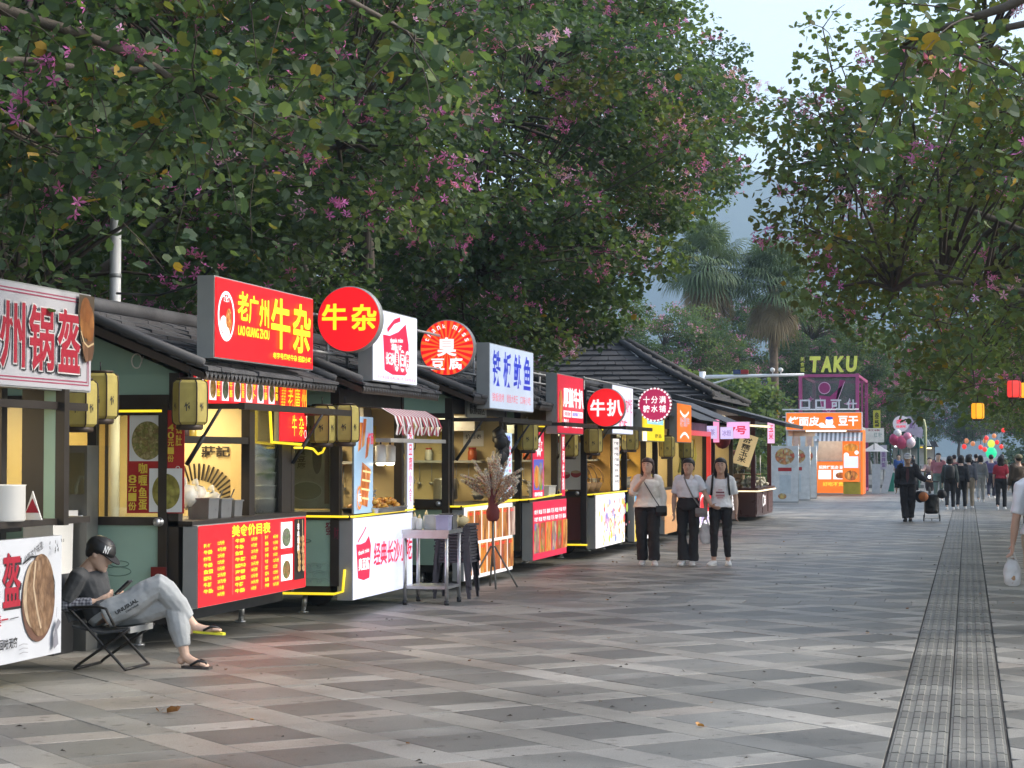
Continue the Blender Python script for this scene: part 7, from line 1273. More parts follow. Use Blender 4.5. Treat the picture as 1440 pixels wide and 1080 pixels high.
def person(label, loc, rz, h, J, skin=skin_m, shirt=None, sleeve=0.45, trousers=None, style='straight', shoe=None, hair='short', hair_m=hairm, fat=1.0, vox=0.012, fold=0.02, face=False, hem=0.16, cap=None, group=None, curl=0.5, barefoot=False, puff=1.0, length=0.985, fine=False, neckline=0.965):
    hr, hf, hu = head_frame(J); hc = J['head']; b = MB()
    rings(b, torso_rings(J, h, fat * 0.97, 0, 1, -0.011 if trousers else 0.0)[:-1] + torso_rings(J, h, fat * 0.97)[-1:], skin); 
    b.tube([J['neck'] - (hc - J['neck']) * 0.2, J['neck'].lerp(hc, 0.5), hc - hu * .02 * h], [.040 * h, .034 * h, .034 * h], skin, 12)
    rings(b, [(hc + hu * z * h + hf * y * h, hr, hf, w * h * 1.08, d * h * 1.03) for z, y, w, d in ((-.073, .026, .014, .018), (-.062, .018, .028, .033), (-.042, .008, .039, .047), (-.012, .0, .045, .056), (.02, -.004, .047, .060), (.045, -.006, .042, .054), (.062, -.007, .028, .036), (.069, -.008, .008, .010))], skin, 18)
    b.tube([hc + hf * .055 * h + hu * .012 * h, hc + hf * .066 * h - hu * .012 * h, hc + hf * .058 * h - hu * .022 * h], [.005 * h, .0095 * h, .007 * h], skin, 8)
    b.tube([hc + hf * .050 * h - hu * .070 * h, hc + hf * .044 * h - hu * .05 * h], [.014 * h, .02 * h], skin, 8)
    for sg in (1, -1): b.ball(tuple(hc + hr * sg * .047 * h - hu * .006 * h - hf * .004 * h), .012 * h, skin, 8, .016 * h)
    for s, sg in (('R', 1), ('L', -1)):
        limb(b, [J['sh' + s] - V3((sg * .03 * h, 0, 0)) if sg else 0, J['sh' + s], J['sh' + s].lerp(J['el' + s], 0.5), J['el' + s], J['el' + s].lerp(J['wr' + s], .35), J['wr' + s]], [.032 * h * fat, .033 * h * fat, .028 * h * fat, .0235 * h, .0245 * h, .0155 * h], skin)
        pn = J.get('palm' + s) or V3((-sg, 0, 0)); hand(b, J['wr' + s], J['hd' + s], V3(pn), h, skin, fine, curl if not isinstance(curl, dict) else curl[s], J.get('thumb' + s, sg if True else 1))
        limb(b, [J['hp' + s], J['hp' + s].lerp(J['kn' + s], .5), J['kn' + s], J['kn' + s].lerp(J['an' + s], .35), J['an' + s]], [.048 * h, .042 * h, .031 * h, .033 * h, .0215 * h], skin)
        a, t = J['an' + s], J['toe' + s]; d = (t - a); heel = a - V3((d.x, d.y, 0)).normalized() * .022 * h - V3((0, 0, .02 * h)); 
        limb(b, [a, a.lerp(t, .35) - V3((0, 0, .006 * h)), t], [.023 * h, .021 * h, .013 * h], skin); b.ball(tuple(heel + V3((0, 0, 0.004 * h))), .021 * h, skin, 8)
        if barefoot:
            sd = V3((-d.y, d.x, 0)).normalized()
            for k in range(5): e0 = t + sd * (k - 2) * .0085 * h; b.tube([e0 - d.normalized() * .02 * h, e0 + d.normalized() * (.022 - .003 * abs(k - 1.5)) * h], [.0095 * h, .0062 * h], skin, 8)
    root = soft(b.build('person', None, loc), vox); root.rotation_euler = (0, 0, rz); tag(root, label, 'person', group)
    if shirt:
        c = MB(); rs = torso_rings(J, h, fat, hem, neckline, .012 * puff); 
        if hem > 0.0 and puff > 1.2: rs[0] = (rs[0][0], rs[0][1], rs[0][2], rs[0][3] * 1.12, rs[0][4] * 1.15)
        rings(c, rs, shirt)
        for s, sg in (('R', 1), ('L', -1)):
            full = [J['sh' + s] - V3((sg * .035 * h, 0, -.004 * h)), J['sh' + s], J['sh' + s].lerp(J['el' + s], .5), J['el' + s], J['el' + s].lerp(J['wr' + s], .5), J['wr' + s]]; rad = [.040, .041, .037, .032, .030, .024] if h > 1.6 else [.033, .036, .035, .031, .029, .023]
            sl = sleeve[s] if isinstance(sleeve, dict) else sleeve; cut = 1 + sl * 4; k = int(cut); fr = cut - k; pts = full[:k + 1]; rd = rad[:k + 1]
            if fr > 0.02 and k + 1 < 6: pts.append(full[k].lerp(full[k + 1], fr)); rd.append(rad[k] + (rad[k + 1] - rad[k]) * fr)
            limb(c, pts, [r * h * fat * (1 + (puff - 1) * 0.16) + .004 for r in rd], shirt)
        soft(c.build('shirt', root), vox, fold, 3)
    if trousers:
        c = MB(); rs = torso_rings(J, h, fat, 0.0, 0.40, .009); rings(c, rs, trousers)
        prof = {'straight': (.060, .052, .043, .039, .036), 'flare': (.059, .050, .043, .047, .058), 'wide': (.062, .056, .051, .050, .050), 'taper': (.060, .051, .041, .036, .029), 'jogger': (.066, .062, .055, .052, .034)}[style]
        for s, sg in (('R', 1), ('L', -1)):
            kn, an = J['kn' + s], J['an' + s]; full = [J['hp' + s] + V3((0, 0, .02 * h)), J['hp' + s].lerp(kn, .45), kn, kn.lerp(an, .5), kn.lerp(an, length)]
            limb(c, full, [p * h * (fat if i < 2 else (1 + fat) / 2) for i, p in enumerate(prof)], trousers, 12)
        soft(c.build('trousers', root), vox, fold, 3)
    if shoe:
        for s in 'RL':
            a, t = J['an' + s], J['toe' + s]; d = V3((t.x - a.x, t.y - a.y, 0)).normalized(); c = MB(); r = V3((d.y, -d.x, 0)); q0 = V3((a.x, a.y, min(a.z, t.z + .03 * h) if a.z > t.z + .08 else t.z - .018 * h))
            base = V3((a.x, a.y, t.z - .018 * h))
            rings(c, [(base + d * y * h + V3((0, 0, z * h)), r, V3((0, 0, 1)), w * h, th * h) for y, z, w, th in ((-.038, .022, .012, .012), (-.028, .026, .022, .022), (.0, .030, .025, .028), (.045, .024, .027, .022), (.09, .017, .029, .016), (.118, .014, .022, .012), (.128, .012, .01, .008))], shoe, 14); soft(c.build('shoe', root), max(.008, vox * .7), 0, 2)
            c = MB(); pr = [(.118, .0), (.105, .024), (.05, .030), (0, .027), (-.03, .02), (-.042, 0), (-.03, -.02), (0, -.027), (.05, -.03), (.105, -.024)]; c.add([tuple(base + d * y * h + r * x * h + V3((0, 0, z * h))) for z in (0.001, .012) for y, x in pr], [tuple(range(10))[::-1], tuple(range(10, 20))] + [(i, (i + 1) % 10, 10 + (i + 1) % 10, 10 + i) for i in range(10)], whitep if shoe is not black else inkblack); c.build('sole', root)
    hm_ = MB()
    if hair:
        rings(hm_, [(hc + hu * z * h + hf * y * h, hr, hf, w * h * 1.12, d * h * 1.08) for z, y, w, d in ((-.035, -.034, .030, .024), (-.012, -.026, .046, .040), (.015, -.018, .053, .053), (.042, -.007, .051, .060), (.066, -.006, .038, .048), (.080, -.008, .010, .014))], hair_m, 16)
        if hair in ('bob', 'long'):
            L = .075 if hair == 'bob' else .115
            rings(hm_, [(hc + hu * z * h + hf * y * h, hr, hf, w * h, d * h) for z, y, w, d in ((.03, -.028, .050, .036), (-.02, -.032, .056, .032), (-L * .7, -.036, .056, .028), (-L, -.038, .048, .02))], hair_m, 14)
            for sg in (1, -1): limb(hm_, [hc + hr * sg * .040 * h + hu * .050 * h + hf * .008 * h, hc + hr * sg * .052 * h - hf * .004 * h, hc + hr * sg * .055 * h - hu * .045 * h - hf * .006 * h, hc + hr * sg * .052 * h - hu * L * h * .9 - hf * .022 * h], [.010 * h, .013 * h, .014 * h, .009 * h], hair_m, 8)
        if hair == 'tied':
            for sg in (1, -1): limb(hm_, [hc + hr * sg * .02 * h + hu * .062 * h + hf * .035 * h, hc + hr * sg * .046 * h + hu * .02 * h + hf * .012 * h, hc + hr * sg * .045 * h - hu * .03 * h - hf * .02 * h], [.012 * h, .013 * h, .010 * h], hair_m, 8)
            hm_.ball(tuple(hc - hf * .07 * h - hu * .03 * h), .026 * h, hair_m, 8)
        soft(hm_.build('hair', root), max(.006, vox * .7), .006, 2)
    if cap:
        c = MB(); rings(c, [(hc + hu * z * h + hf * y * h, hr, hf, w * h * 1.1, d * h * 1.06) for z, y, w, d in ((.012, -.006, .054, .068), (.03, -.006, .055, .068), (.055, -.008, .047, .058), (.075, -.008, .028, .036), (.082, -.008, .006, .008))], cap, 18); c.build('cap', root)
        q = MB(); pts = []; 
        for z in (0, -.004):
            for k in range(9): a = R(-80 + 160 * k / 8); pts.append(hc + hr * math.sin(a) * .05 * h + hf * (.045 + .062 * math.cos(a)) * h + hu * (.016 - .018 * math.cos(a) + z) * h)
            pts.append(hc - hr * .048 * h + hf * .03 * h + hu * (.016 + z) * h); pts.append(hc + hr * .048 * h + hf * .03 * h + hu * (.016 + z) * h)
        idx = list(range(9)) + [10, 9] if False else [9] + list(range(9)) + [10]; q.add(pts, [tuple(idx), tuple(i + 11 for i in idx[::-1])] + [(idx[i], idx[(i + 1) % 11], idx[(i + 1) % 11] + 11, idx[i] + 11) for i in range(11)], cap); q.build('cap_brim', root)
    if face:
        for sg in (1, -1):
            e = MB(); e.ball(tuple(hc + hr * sg * .0175 * h + hf * .0525 * h + hu * .008 * h), .0062 * h, eyem, 8, .0038 * h); e.build('eye', root)
            e = MB(); e.tube([hc + hr * sg * .009 * h + hf * .056 * h + hu * .021 * h, hc + hr * sg * .018 * h + hf * .0555 * h + hu * .0235 * h, hc + hr * sg * .027 * h + hf * .050 * h + hu * .020 * h], .0022 * h, hairm, 6); e.build('eyebrow', root)
        e = MB(); e.tube([hc - hr * .013 * h + hf * .049 * h - hu * .039 * h, hc + hf * .0555 * h - hu * .0375 * h, hc + hr * .013 * h + hf * .049 * h - hu * .039 * h], [.002 * h, .0044 * h, .002 * h], lipm, 8); e.build('lips', root)
    return root
tsh = mat('tshirt_white', (0.78, 0.78, 0.80), 0.8, var=0.04, scale=6, bump=0.1); blouse = mat('blouse_cream', (0.76, 0.70, 0.63), 0.8, var=0.08, scale=4, bump=0.1); shirtw = mat('shirt_white_grey', (0.72, 0.73, 0.77), 0.8, var=0.05, scale=5, bump=0.1); trb = mat('trousers_black', (0.014, 0.013, 0.015), 0.8, var=0.15, scale=8); charcoal = mat('tshirt_charcoal', (0.045, 0.047, 0.050), 0.85, var=0.1, scale=9, bump=0.1); joggrey = mat('jogger_grey', (0.36, 0.375, 0.385), 0.9, var=0.10, scale=7, bump=0.15)
wsn = mat('sneaker_white', (0.68, 0.68, 0.68), 0.5, var=0.04)
def strap(label, cat, pts, bagc, sx, sy, sz, m, rot=0.0, loc=(0, 0, 0), rz=0.0, r=0.011):
    """shoulder bag: body, flap and strap, hanging on a person"""
    root = empty('shoulder_bag', loc, label, cat, None, rz); b = MB(); b.lathe([(sx * .8, -sz / 2), (sx, -sz * .42), (sx * 1.0, sz * .3), (sx * .9, sz / 2)], bagc, m, 14, 'z', 1, sy / sx); b.build('body', root)
    f = MB(); f.box(bagc[0] - sx * .9, bagc[0] + sx * .9, bagc[1] + sy - .004, bagc[1] + sy + .012, bagc[2] - sz * .1, bagc[2] + sz * .48, m); f.build('flap', root); s = MB(); s.tube(pts, r, m, 6); s.build('strap', root); return root
# --- three women walking towards us
h = 1.56
J = joints(h, elR=(.215, .07, 1.04), wrR=(.085, .20, 1.22), hdR=(.02, .19, 1.31), palmR=(-.3, -1, 0), anR=(.075, -.02, .07), anL=(-.095, .08, .07), toeL=(-.11, .22, .028), toeR=(.09, .12, .028), knL=(-.09, .06, .45), elL=(-.215, -.03, .99), wrL=(-.22, .03, .77), hdL=(-.21, .05, .68), hyaw=R(-14))
w1 = person('woman in a loose cream blouse raising one hand to her mouth', (-4.56, 29.3, 0), R(188), h, J, shirt=blouse, sleeve={'R': 0.62, 'L': 0.9}, trousers=trb, style='wide', shoe=wsn, hair='bob', hair_m=hairb, fat=1.12, vox=.010, fold=.03, face=True, puff=1.9, hem=0.10, curl=1.0, neckline=0.97)
strap('small black quilted bag on the hip of the woman in cream', 'bag', [(.10, .03, 1.30), (.03, .14, 1.18), (-.08, .17, 1.0), (-.17, .13, .86), (-.19, .02, .88), (-.1, -.13, 1.05), (.06, -.11, 1.28), (.10, .03, 1.30)], (-.20, .10, .79), .085, .045, .15, black, 0, (-4.56, 29.3, 0), R(188), .007)
J = joints(h, elL=(-.26, .02, 1.03), wrL=(-.36, .10, .87), hdL=(-.43, .13, .84), elR=(.21, -.03, .98), wrR=(.20, .06, .77), hdR=(.185, .09, .69), anR=(.07, .03, .07), anL=(-.06, -.02, .07), toeR=(.085, .17, .028), toeL=(-.075, .12, .028), head=(-.01, .01, 1.435))
w2 = person('woman in a collared white shirt and flared black trousers, middle of the three walkers', (-3.98, 29.4, 0), R(178), h, J, skin=skin_d, shirt=shirtw, sleeve=0.38, trousers=trb, style='flare', shoe=wsn, hair='tied', fat=1.05, vox=.010, fold=.025, face=True, puff=1.5, hem=0.30, curl=.7)
c = MB()
for sg in (1, -1): c.add([(sg * .005, .098, 1.17), (sg * .055, .06, 1.32), (sg * .10, .055, 1.285), (sg * .06, .10, 1.20)], [(0, 1, 2, 3)], shirtw); c.add([(sg * .005, .105, 1.168), (sg * .055, .067, 1.322), (sg * .10, .062, 1.285), (sg * .06, .108, 1.20)], [(0, 1, 2, 3)], shirtw)
c.build('collar', w2)
strap('small grey bag carried across the body of the middle woman', 'bag', [(.06, .05, 1.31), (.0, .12, 1.18), (-.09, .13, 1.0), (-.18, .10, .86), (-.16, -.08, .95), (.0, -.11, 1.2), (.06, -.03, 1.32), (.06, .05, 1.31)], (-.215, .12, .77), .09, .04, .13, mat('bag_grey', (0.22, 0.21, 0.21), 0.6), 0, (-3.98, 29.4, 0), R(178), .012)
J = joints(h, elR=(.22, -.03, .98), wrR=(.215, .03, .78), hdR=(.205, .06, .70), elL=(-.215, -.04, .98), wrL=(-.225, .02, .77), hdL=(-.22, .04, .68), anR=(.10, .05, .07), anL=(-.10, -.03, .07), toeR=(.15, .17, .028), toeL=(-.12, .12, .028), knR=(.095, .05, .45), knL=(-.09, .01, .45))
w3 = person('woman in a white printed T-shirt with backpack straps, rightmost of the three walkers', (-3.51, 29.45, 0), R(184), h, J, skin=skin_d, shirt=tsh, sleeve=0.40, trousers=trb, style='taper', shoe=wsn, hair='long', fat=0.98, vox=.010, fold=.025, face=True, puff=1.45, hem=0.09, curl=.8, length=.86, neckline=0.96)
f = Face(w3, 0, -.0, 0, 'end')
pinkp = mat('shirt_print_pink', (0.55, 0.30, 0.34), 0.8); f2 = MB()
for (u, v, w, hh, mm) in ((-.062, 1.05, .12, .022, mat('shirt_print_plum', (0.20, 0.07, 0.10), 0.8)), (-.065, 1.0, .13, .03, pinkp), (-.045, .975, .09, .014, pinkp), (-.03, 1.09, .06, .012, pinkp)): f2.add([(-u - (w if False else 0), .131, v), (-u - w, .131, v), (-u - w, .131, v + hh), (-u, .131, v + hh)], [(0, 1, 2, 3)], mm)
f2.build('shirt_print', w3)
bp = empty('backpack', (-3.51, 29.45, 0), 'black backpack of which two shoulder straps show on the white T-shirt', 'backpack', None, R(184)); b = MB(); b.lathe([(.10, -.18), (.13, -.15), (.13, .12), (.08, .18)], (0, -.17, 1.1), black, 12, 'z', 1, .6); b.build('body', bp)
for sg in (1, -1): b = MB(); b.tube([(sg * .10, -.13, 1.25), (sg * .108, -.03, 1.325), (sg * .112, .06, 1.29), (sg * .12, .105, 1.16), (sg * .135, .07, 1.02)], .016, black, 6); b.build('strap', bp)
pbag = filmmat('carrier_bag_film', (0.72, 0.72, 0.72), 0.72)
def carrier(label, loc, s=1.0, rz=0.0, content=None):
    root = empty('carrier_bag', loc, label, 'bag', None, rz); b = MB(); b.lathe([(.05 * s, -.46 * s), (.10 * s, -.44 * s), (.12 * s, -.34 * s), (.10 * s, -.2 * s), (.05 * s, -.1 * s)], (0, 0, 0), pbag, 12, 'z', 1, .55); o = b.build('body', root); o.modifiers.new('sub', 'SUBSURF').levels = 1; d = o.modifiers.new('folds', 'DISPLACE'); d.texture = ctex; d.strength = .06; d.texture_coords = 'LOCAL'
    for sg in (1, -1): b = MB(); b.tube([(sg * .06 * s, 0, -.16 * s), (sg * .025 * s, 0, -.04 * s), (0, 0, 0.0), (-sg * .0, .01, 0.01)], [.016 * s, .012 * s, .01, .008], pbag, 6); b.build('handle', root)
    if content: b = MB(); b.ball((0.0, 0, -.36 * s), .06 * s, content, 8, .07 * s, .01, rr); b.build('contents', root)
    return root
carrier('white carrier bag hanging from the hand of the woman in the printed T-shirt', (-3.73, 29.42, .70), 0.85)
# --- seated young man, his chair, phone
ROOT = (-6.30, 14.3, 0); RZ = R(-90); h = 1.62
J = joints(h, pelvis=(0, -.04, .40), waist=(0, -.17, .54), neck=(0, -.205, .735), head=(0, -.105, .855), hpitch=R(26), shR=(.165, -.205, .685), shL=(-.165, -.19, .685), elR=(.215, -.30, .475), wrR=(.115, -.075, .505), hdR=(.03, .06, .565), elL=(-.215, -.24, .47), wrL=(-.12, -.03, .50), hdL=(-.03, .08, .56), palmR=(.55, .1, -.6), palmL=(-.55, .1, -.6), thumbR=1, thumbL=-1,
    hpR=(.085, -.02, .375), hpL=(-.085, -.02, .365), knR=(-.005, .375, .625), anR=(-.15, .60, .305), toeR=(-.165, .775, .285), knL=(-.085, .455, .485), anL=(-.075, .555, .085), toeL=(-.06, .715, .03))
boy = person('young man in black cap and grey joggers sitting cross-legged with a phone', ROOT, RZ, h, J, shirt=charcoal, sleeve=0.42, trousers=joggrey, style='jogger', hair='short', fat=1.0, vox=.0065, fold=.016, face=True, hem=0.10, cap=black, barefoot=True, puff=1.2, length=.80, fine=True, curl=.75)
plaid = bpy.data.materials.new('plaid_cloth'); plaid.use_nodes = True
def _plaid(m):
    N, L = m.node_tree.nodes, m.node_tree.links; b = N['Principled BSDF']; b.inputs['Roughness'].default_value = .85; tc = N.new('ShaderNodeTexCoord'); ws = []
    for ax in ('X', 'Y', 'Z'):
        w = N.new('ShaderNodeTexWave'); w.bands_direction = ax; w.inputs['Scale'].default_value = 14; L.new(tc.outputs['Object'], w.inputs['Vector']); ws.append(w)
    a = N.new('ShaderNodeMath'); a.operation = 'ADD'; L.new(ws[0].outputs['Fac'], a.inputs[0]); L.new(ws[1].outputs['Fac'], a.inputs[1]); a2 = N.new('ShaderNodeMath'); a2.operation = 'ADD'; L.new(a.outputs[0], a2.inputs[0]); L.new(ws[2].outputs['Fac'], a2.inputs[1])
    rp = N.new('ShaderNodeValToRGB'); e = rp.color_ramp.elements; e[0].position = .3; e[0].color = (.03, .03, .045, 1); e[1].position = .9; e[1].color = (.20, .21, .24, 1); dv = N.new('ShaderNodeMath'); dv.operation = 'DIVIDE'; dv.inputs[1].default_value = 2.6; L.new(a2.outputs[0], dv.inputs[0]); L.new(dv.outputs[0], rp.inputs[0]); L.new(rp.outputs[0], b.inputs['Base Color'])
_plaid(plaid)
for s in 'RL':
    c = MB(); limb(c, [J['el' + s].lerp(J['sh' + s], .35), J['el' + s], J['el' + s].lerp(J['wr' + s], .5), J['el' + s].lerp(J['wr' + s], .86)], [.047, .052, .046, .040], plaid); soft(c.build('plaid_sleeve', boy), .009, .012, 2)
fc = MB(); hr, hf, hu = head_frame(J); V, F = glyphs('NY', .03); ax = (hr * .75 + hf * .66).normalized(); tx = (hf * .75 - hr * .66).normalized(); c1 = J['head'] + hu * .042 * h + ax * .0665 * h; fc.add([c1 + tx * (p[0] - .5) * .05 + hu * (p[1] - .5) * .055 - ax * (.014 * (p[1] - .2)) for p in V], F, white); fc.build('cap_emblem', boy)
tp = MB(); th0, th1 = J['hpR'], J['knR']; ax = (th1 - th0).normalized(); nn = V3((1, .18, .0)); nn = (nn - ax * nn.dot(ax)).normalized(); up = nn.cross(ax) * -1; up = up if up.z > 0 else -up
for body, t, w_, hh, dv in (('UNUSUAL', .38, .19, .030, -.012), ('STREETWEAR', .46, .11, .014, -.045)): V, F = glyphs(body, .04); o = th0 + ax * (t * (th1 - th0).length) + nn * .104 + up * dv; tp.add([o + ax * (p[0] - .4) * w_ + up * (p[1] - .5) * hh - nn * ((p[0] - .3) * .012) for p in V], F, inkblack)
tp.build('trouser_lettering', boy)
pt = MB(); kn = J['knR']; pt.add([kn + V3((.075, .005, .03)), kn + V3((.08, .03, -.03)), kn + V3((.06, .07, -.02)), kn + V3((.055, .055, .035))], [(0, 1, 2, 3)], white); pt.build('knee_patch', boy)
ph = MB(); ph.box(-.008, .008, -.036, .036, -.075, .075, mat('phone_black', (.02, .02, .025), .2)); ph.box(-.0095, -.008, -.033, .033, -.07, .07, glow('phone_screen', (.45, .5, .55), .35)); o = ph.build('phone', None, (-6.30 + .085, 14.3, .605)); o.rotation_euler = (0, R(48), 0); tag(o, 'dark phone held in both hands by the seated young man', 'phone')
for s, sole, nm in (('R', mat('sole_yellow', (.62, .60, .03), .5), 'yellow soled flip-flop dangling on the raised foot'), ('L', mat('sole_dark', (.07, .055, .05), .6), 'dark flip-flop on the foot resting on the paving')):
    a, t = J['an' + s], J['toe' + s]; d = (t - a); d.z *= .55 if s == 'R' else 0; d.normalize(); r = V3((d.y, -d.x, 0)).normalized(); n_ = r.cross(d).normalized(); n_ = n_ if n_.z > 0 else -n_; base = t - n_ * .022 - d * .02 if s == 'R' else V3((t.x, t.y - .02, .016)); ff = empty('flip_flop', ROOT, nm, 'sandal', None, RZ); c = MB(); pr = [(.085, 0), (.07, .034), (.02, .046), (-.06, .038), (-.13, .036), (-.165, .02), (-.172, 0), (-.165, -.02), (-.13, -.036), (-.06, -.038), (.02, -.046), (.07, -.034)]; K = len(pr)
    c.add([tuple(base + d * y + r * x + n_ * z) for z in (-.014, .004) for y, x in pr], [tuple(range(K))[::-1], tuple(range(K, 2 * K))] + [(i, (i + 1) % K, K + (i + 1) % K, K + i) for i in range(K)], sole); c.build('sole', ff)
    for sg in (1, -1): c = MB(); c.tube([base + d * .035 + n_ * .0, base + d * .03 + n_ * .035, base + r * sg * .028 - d * .02 + n_ * .047, base + r * sg * .042 - d * .08 + n_ * .012], [.006, .009, .011, .009], black, 6); c.build('strap', ff)
ch = empty('folding_chair', (-6.30, 14.3, 0), 'low dark folding chair under the seated young man', 'chair', None, RZ); dkt = mat('chair_tube', (.03, .028, .026), .4, .4); fabm = mat('chair_fabric', (.06, .062, .065), .85, var=.15, scale=12)
b = MB(); b.prism([(-.235, .33), (.0, .285), (.22, .31), (.22, .296), (.0, .27), (-.235, .315)], 'x', -.21, .21, fabm); b.build('seat', ch); b = MB(); b.prism([(-.25, .36), (-.40, .70), (-.415, .69), (-.265, .35)], 'x', -.20, .20, fabm); b.build('backrest', ch)
for sg in (1, -1):
    x = sg * .235; b = MB(); b.tube([(x, -.20, .012), (x, -.17, .04), (x, .17, .27), (x, .235, .315)], .011, dkt, 8); b.build('leg', ch); b = MB(); b.tube([(x * .94, .20, .012), (x * .94, .16, .05), (x * .94, -.12, .33), (x * .94, -.28, .48), (x * .94, -.41, .72)], .011, dkt, 8); b.build('leg', ch); b = MB(); b.tube([(x, -.30, .46), (x, -.02, .475), (x, .05, .46), (x, .12, .33)], .011, dkt, 8); b.build('armrest', ch)
for y, w_ in ((-.20, .235), (.20, .22)): b = MB(); b.tube([(-w_, y, .012), (w_, y, .012)], .011, dkt, 8); b.build('stretcher', ch)
b = MB(); b.box(-.215, .215, .215, .235, .28, .325, greyal); b.build('seat_rail', ch)
# --- man with a shopping trolley
h = 1.64; dk = mat('suit_dark', (.022, .022, .028), .8, var=.15, scale=6)
J = joints(h, elL=(-.27, .06, 1.09), wrL=(-.45, .10, .98), hdL=(-.53, .11, .96), anR=(.06, .03, .07), anL=(-.05, -.06, .09), toeR=(.075, .17, .028), toeL=(-.06, .09, .028), elR=(.25, -.04, 1.02), wrR=(.27, .0, .80), hdR=(.27, .02, .72))
mn = person('elderly man in a dark suit and white cap pushing a shopping trolley', (-1.42, 50.0, 0), R(180), h, J, skin=skin_d, shirt=dk, sleeve=.97, trousers=dk, style='wide', shoe=black, hair='short', cap=mat('cap_white', (.6, .6, .6), .8), fat=1.15, vox=.014, fold=.03, puff=2.2, hem=.06)
c = MB(); c.add([(-.03, .148, 1.28), (.03, .148, 1.28), (.045, .165, 1.05), (.01, .165, .92), (-.04, .165, 1.05)], [(0, 1, 2, 3, 4)], mat('shirt_plum', (.10, .04, .05), .8)); c.build('inner_shirt', mn)
tl_ = empty('shopping_trolley', (-.86, 50.1, 0), 'black two wheeled shopping trolley pushed by the man in the white cap', 'trolley')
for x in (-.17, .17): b = MB(); b.tube([(x, 0, .10), (x, 0, .96)], .012, steel, 8); b.build('rail', tl_)
b = MB(); b.tube([(-.17, 0, .96), (.17, 0, .96)], .018, black, 8); b.build('handle', tl_); b = MB(); b.lathe([(.13, 0), (.16, .04), (.17, .3), (.15, .44), (.10, .48)], (0, .09, .18), black, 14, 'z', 1.05, .8); soft(b.build('bag', tl_), .02, .04)
for x in (-.19, .19): b = MB(); b.lathe([(.055, -.014), (.08, -.01), (.08, .01), (.055, .014)], (x, 0, .08), tyre, 14, 'x'); b.build('wheel', tl_)
b = MB(); b.tube([(-.19, 0, .08), (.19, 0, .08)], .01, steel, 6); b.build('axle', tl_); b = MB(); b.lathe([(.02, -.01), (.035, 0), (.02, .01)], (0, -.06, .04), tyre, 10, 'x'); b.build('wheel', tl_)
b = MB(); b.ball((-.26, -.05, .60), .16, mat('bag_dark', (.02, .018, .02), .6), 10, .15); soft(b.build('side_bag', tl_), .02, .03); b = MB(); b.ball((.24, -.02, .66), .12, MATS['bag_dark'], 10, .12); soft(b.build('side_bag', tl_), .02, .03)
ob = mat('ball_orange', (.42, .13, .03), .6); b = MB(); b.ball((0, 0, 0), .12, ob, 14); o = b.build('ball', None, (-1.05, 49.85, .60)); tag(o, 'orange basketball tied to the side of the trolley', 'ball'); b = MB(); b.tube([(.121 * math.cos(R(a)), -.02, .121 * math.sin(R(a))) for a in range(0, 361, 20)], .004, black, 4); b.tube([(.02, -.121 * math.cos(R(a)), .121 * math.sin(R(a))) for a in range(0, 361, 20)], .004, black, 4); b.build('seam', o)
# --- person cut by the right edge
h = 1.64
J = joints(h, elL=(-.235, -.02, 1.02), wrL=(-.26, .03, .80), hdL=(-.265, .05, .72), elR=(.22, .03, 1.02), anL=(-.08, -.16, .12), knL=(-.085, .02, .46), toeL=(-.09, -.03, .03), anR=(.08, .18, .07), knR=(.085, .16, .48), toeR=(.09, .32, .028))
re = person('person in white T-shirt and beige trousers cut off by the right edge', (.655, 19.0, 0), R(4), h, J, skin=skin_d, shirt=tsh, sleeve=.42, trousers=mat('trousers_beige', (.42, .36, .27), .85, var=.06), style='straight', shoe=wsn, hair='short', fat=1.05, vox=.010, fold=.02, puff=1.4, hem=.08, curl=1.0)
b = MB(); b.lathe([(.13, -.24), (.16, -.2), (.17, .15), (.12, .24)], (0, -.19, 1.12), black, 14, 'z', 1, .6); r_ = empty('backpack', (.655, 19.0, 0), 'black backpack worn by the person at the right edge', 'backpack', None, R(4)); soft(b.build('body', r_), .015, .02)
for sg in (1, -1): b = MB(); b.tube([(sg * .11, -.15, 1.33), (sg * .125, -.03, 1.375), (sg * .125, .08, 1.33), (sg * .14, .11, 1.15), (sg * .15, -.05, .98)], .022, black, 6); b.build('strap', r_)
carrier('translucent carrier bag with a snack inside, held at the right edge', (.655 - .27, 19.06, .735), 0.72, 0, mat('snack_brown', (.35, .2, .1), .7))
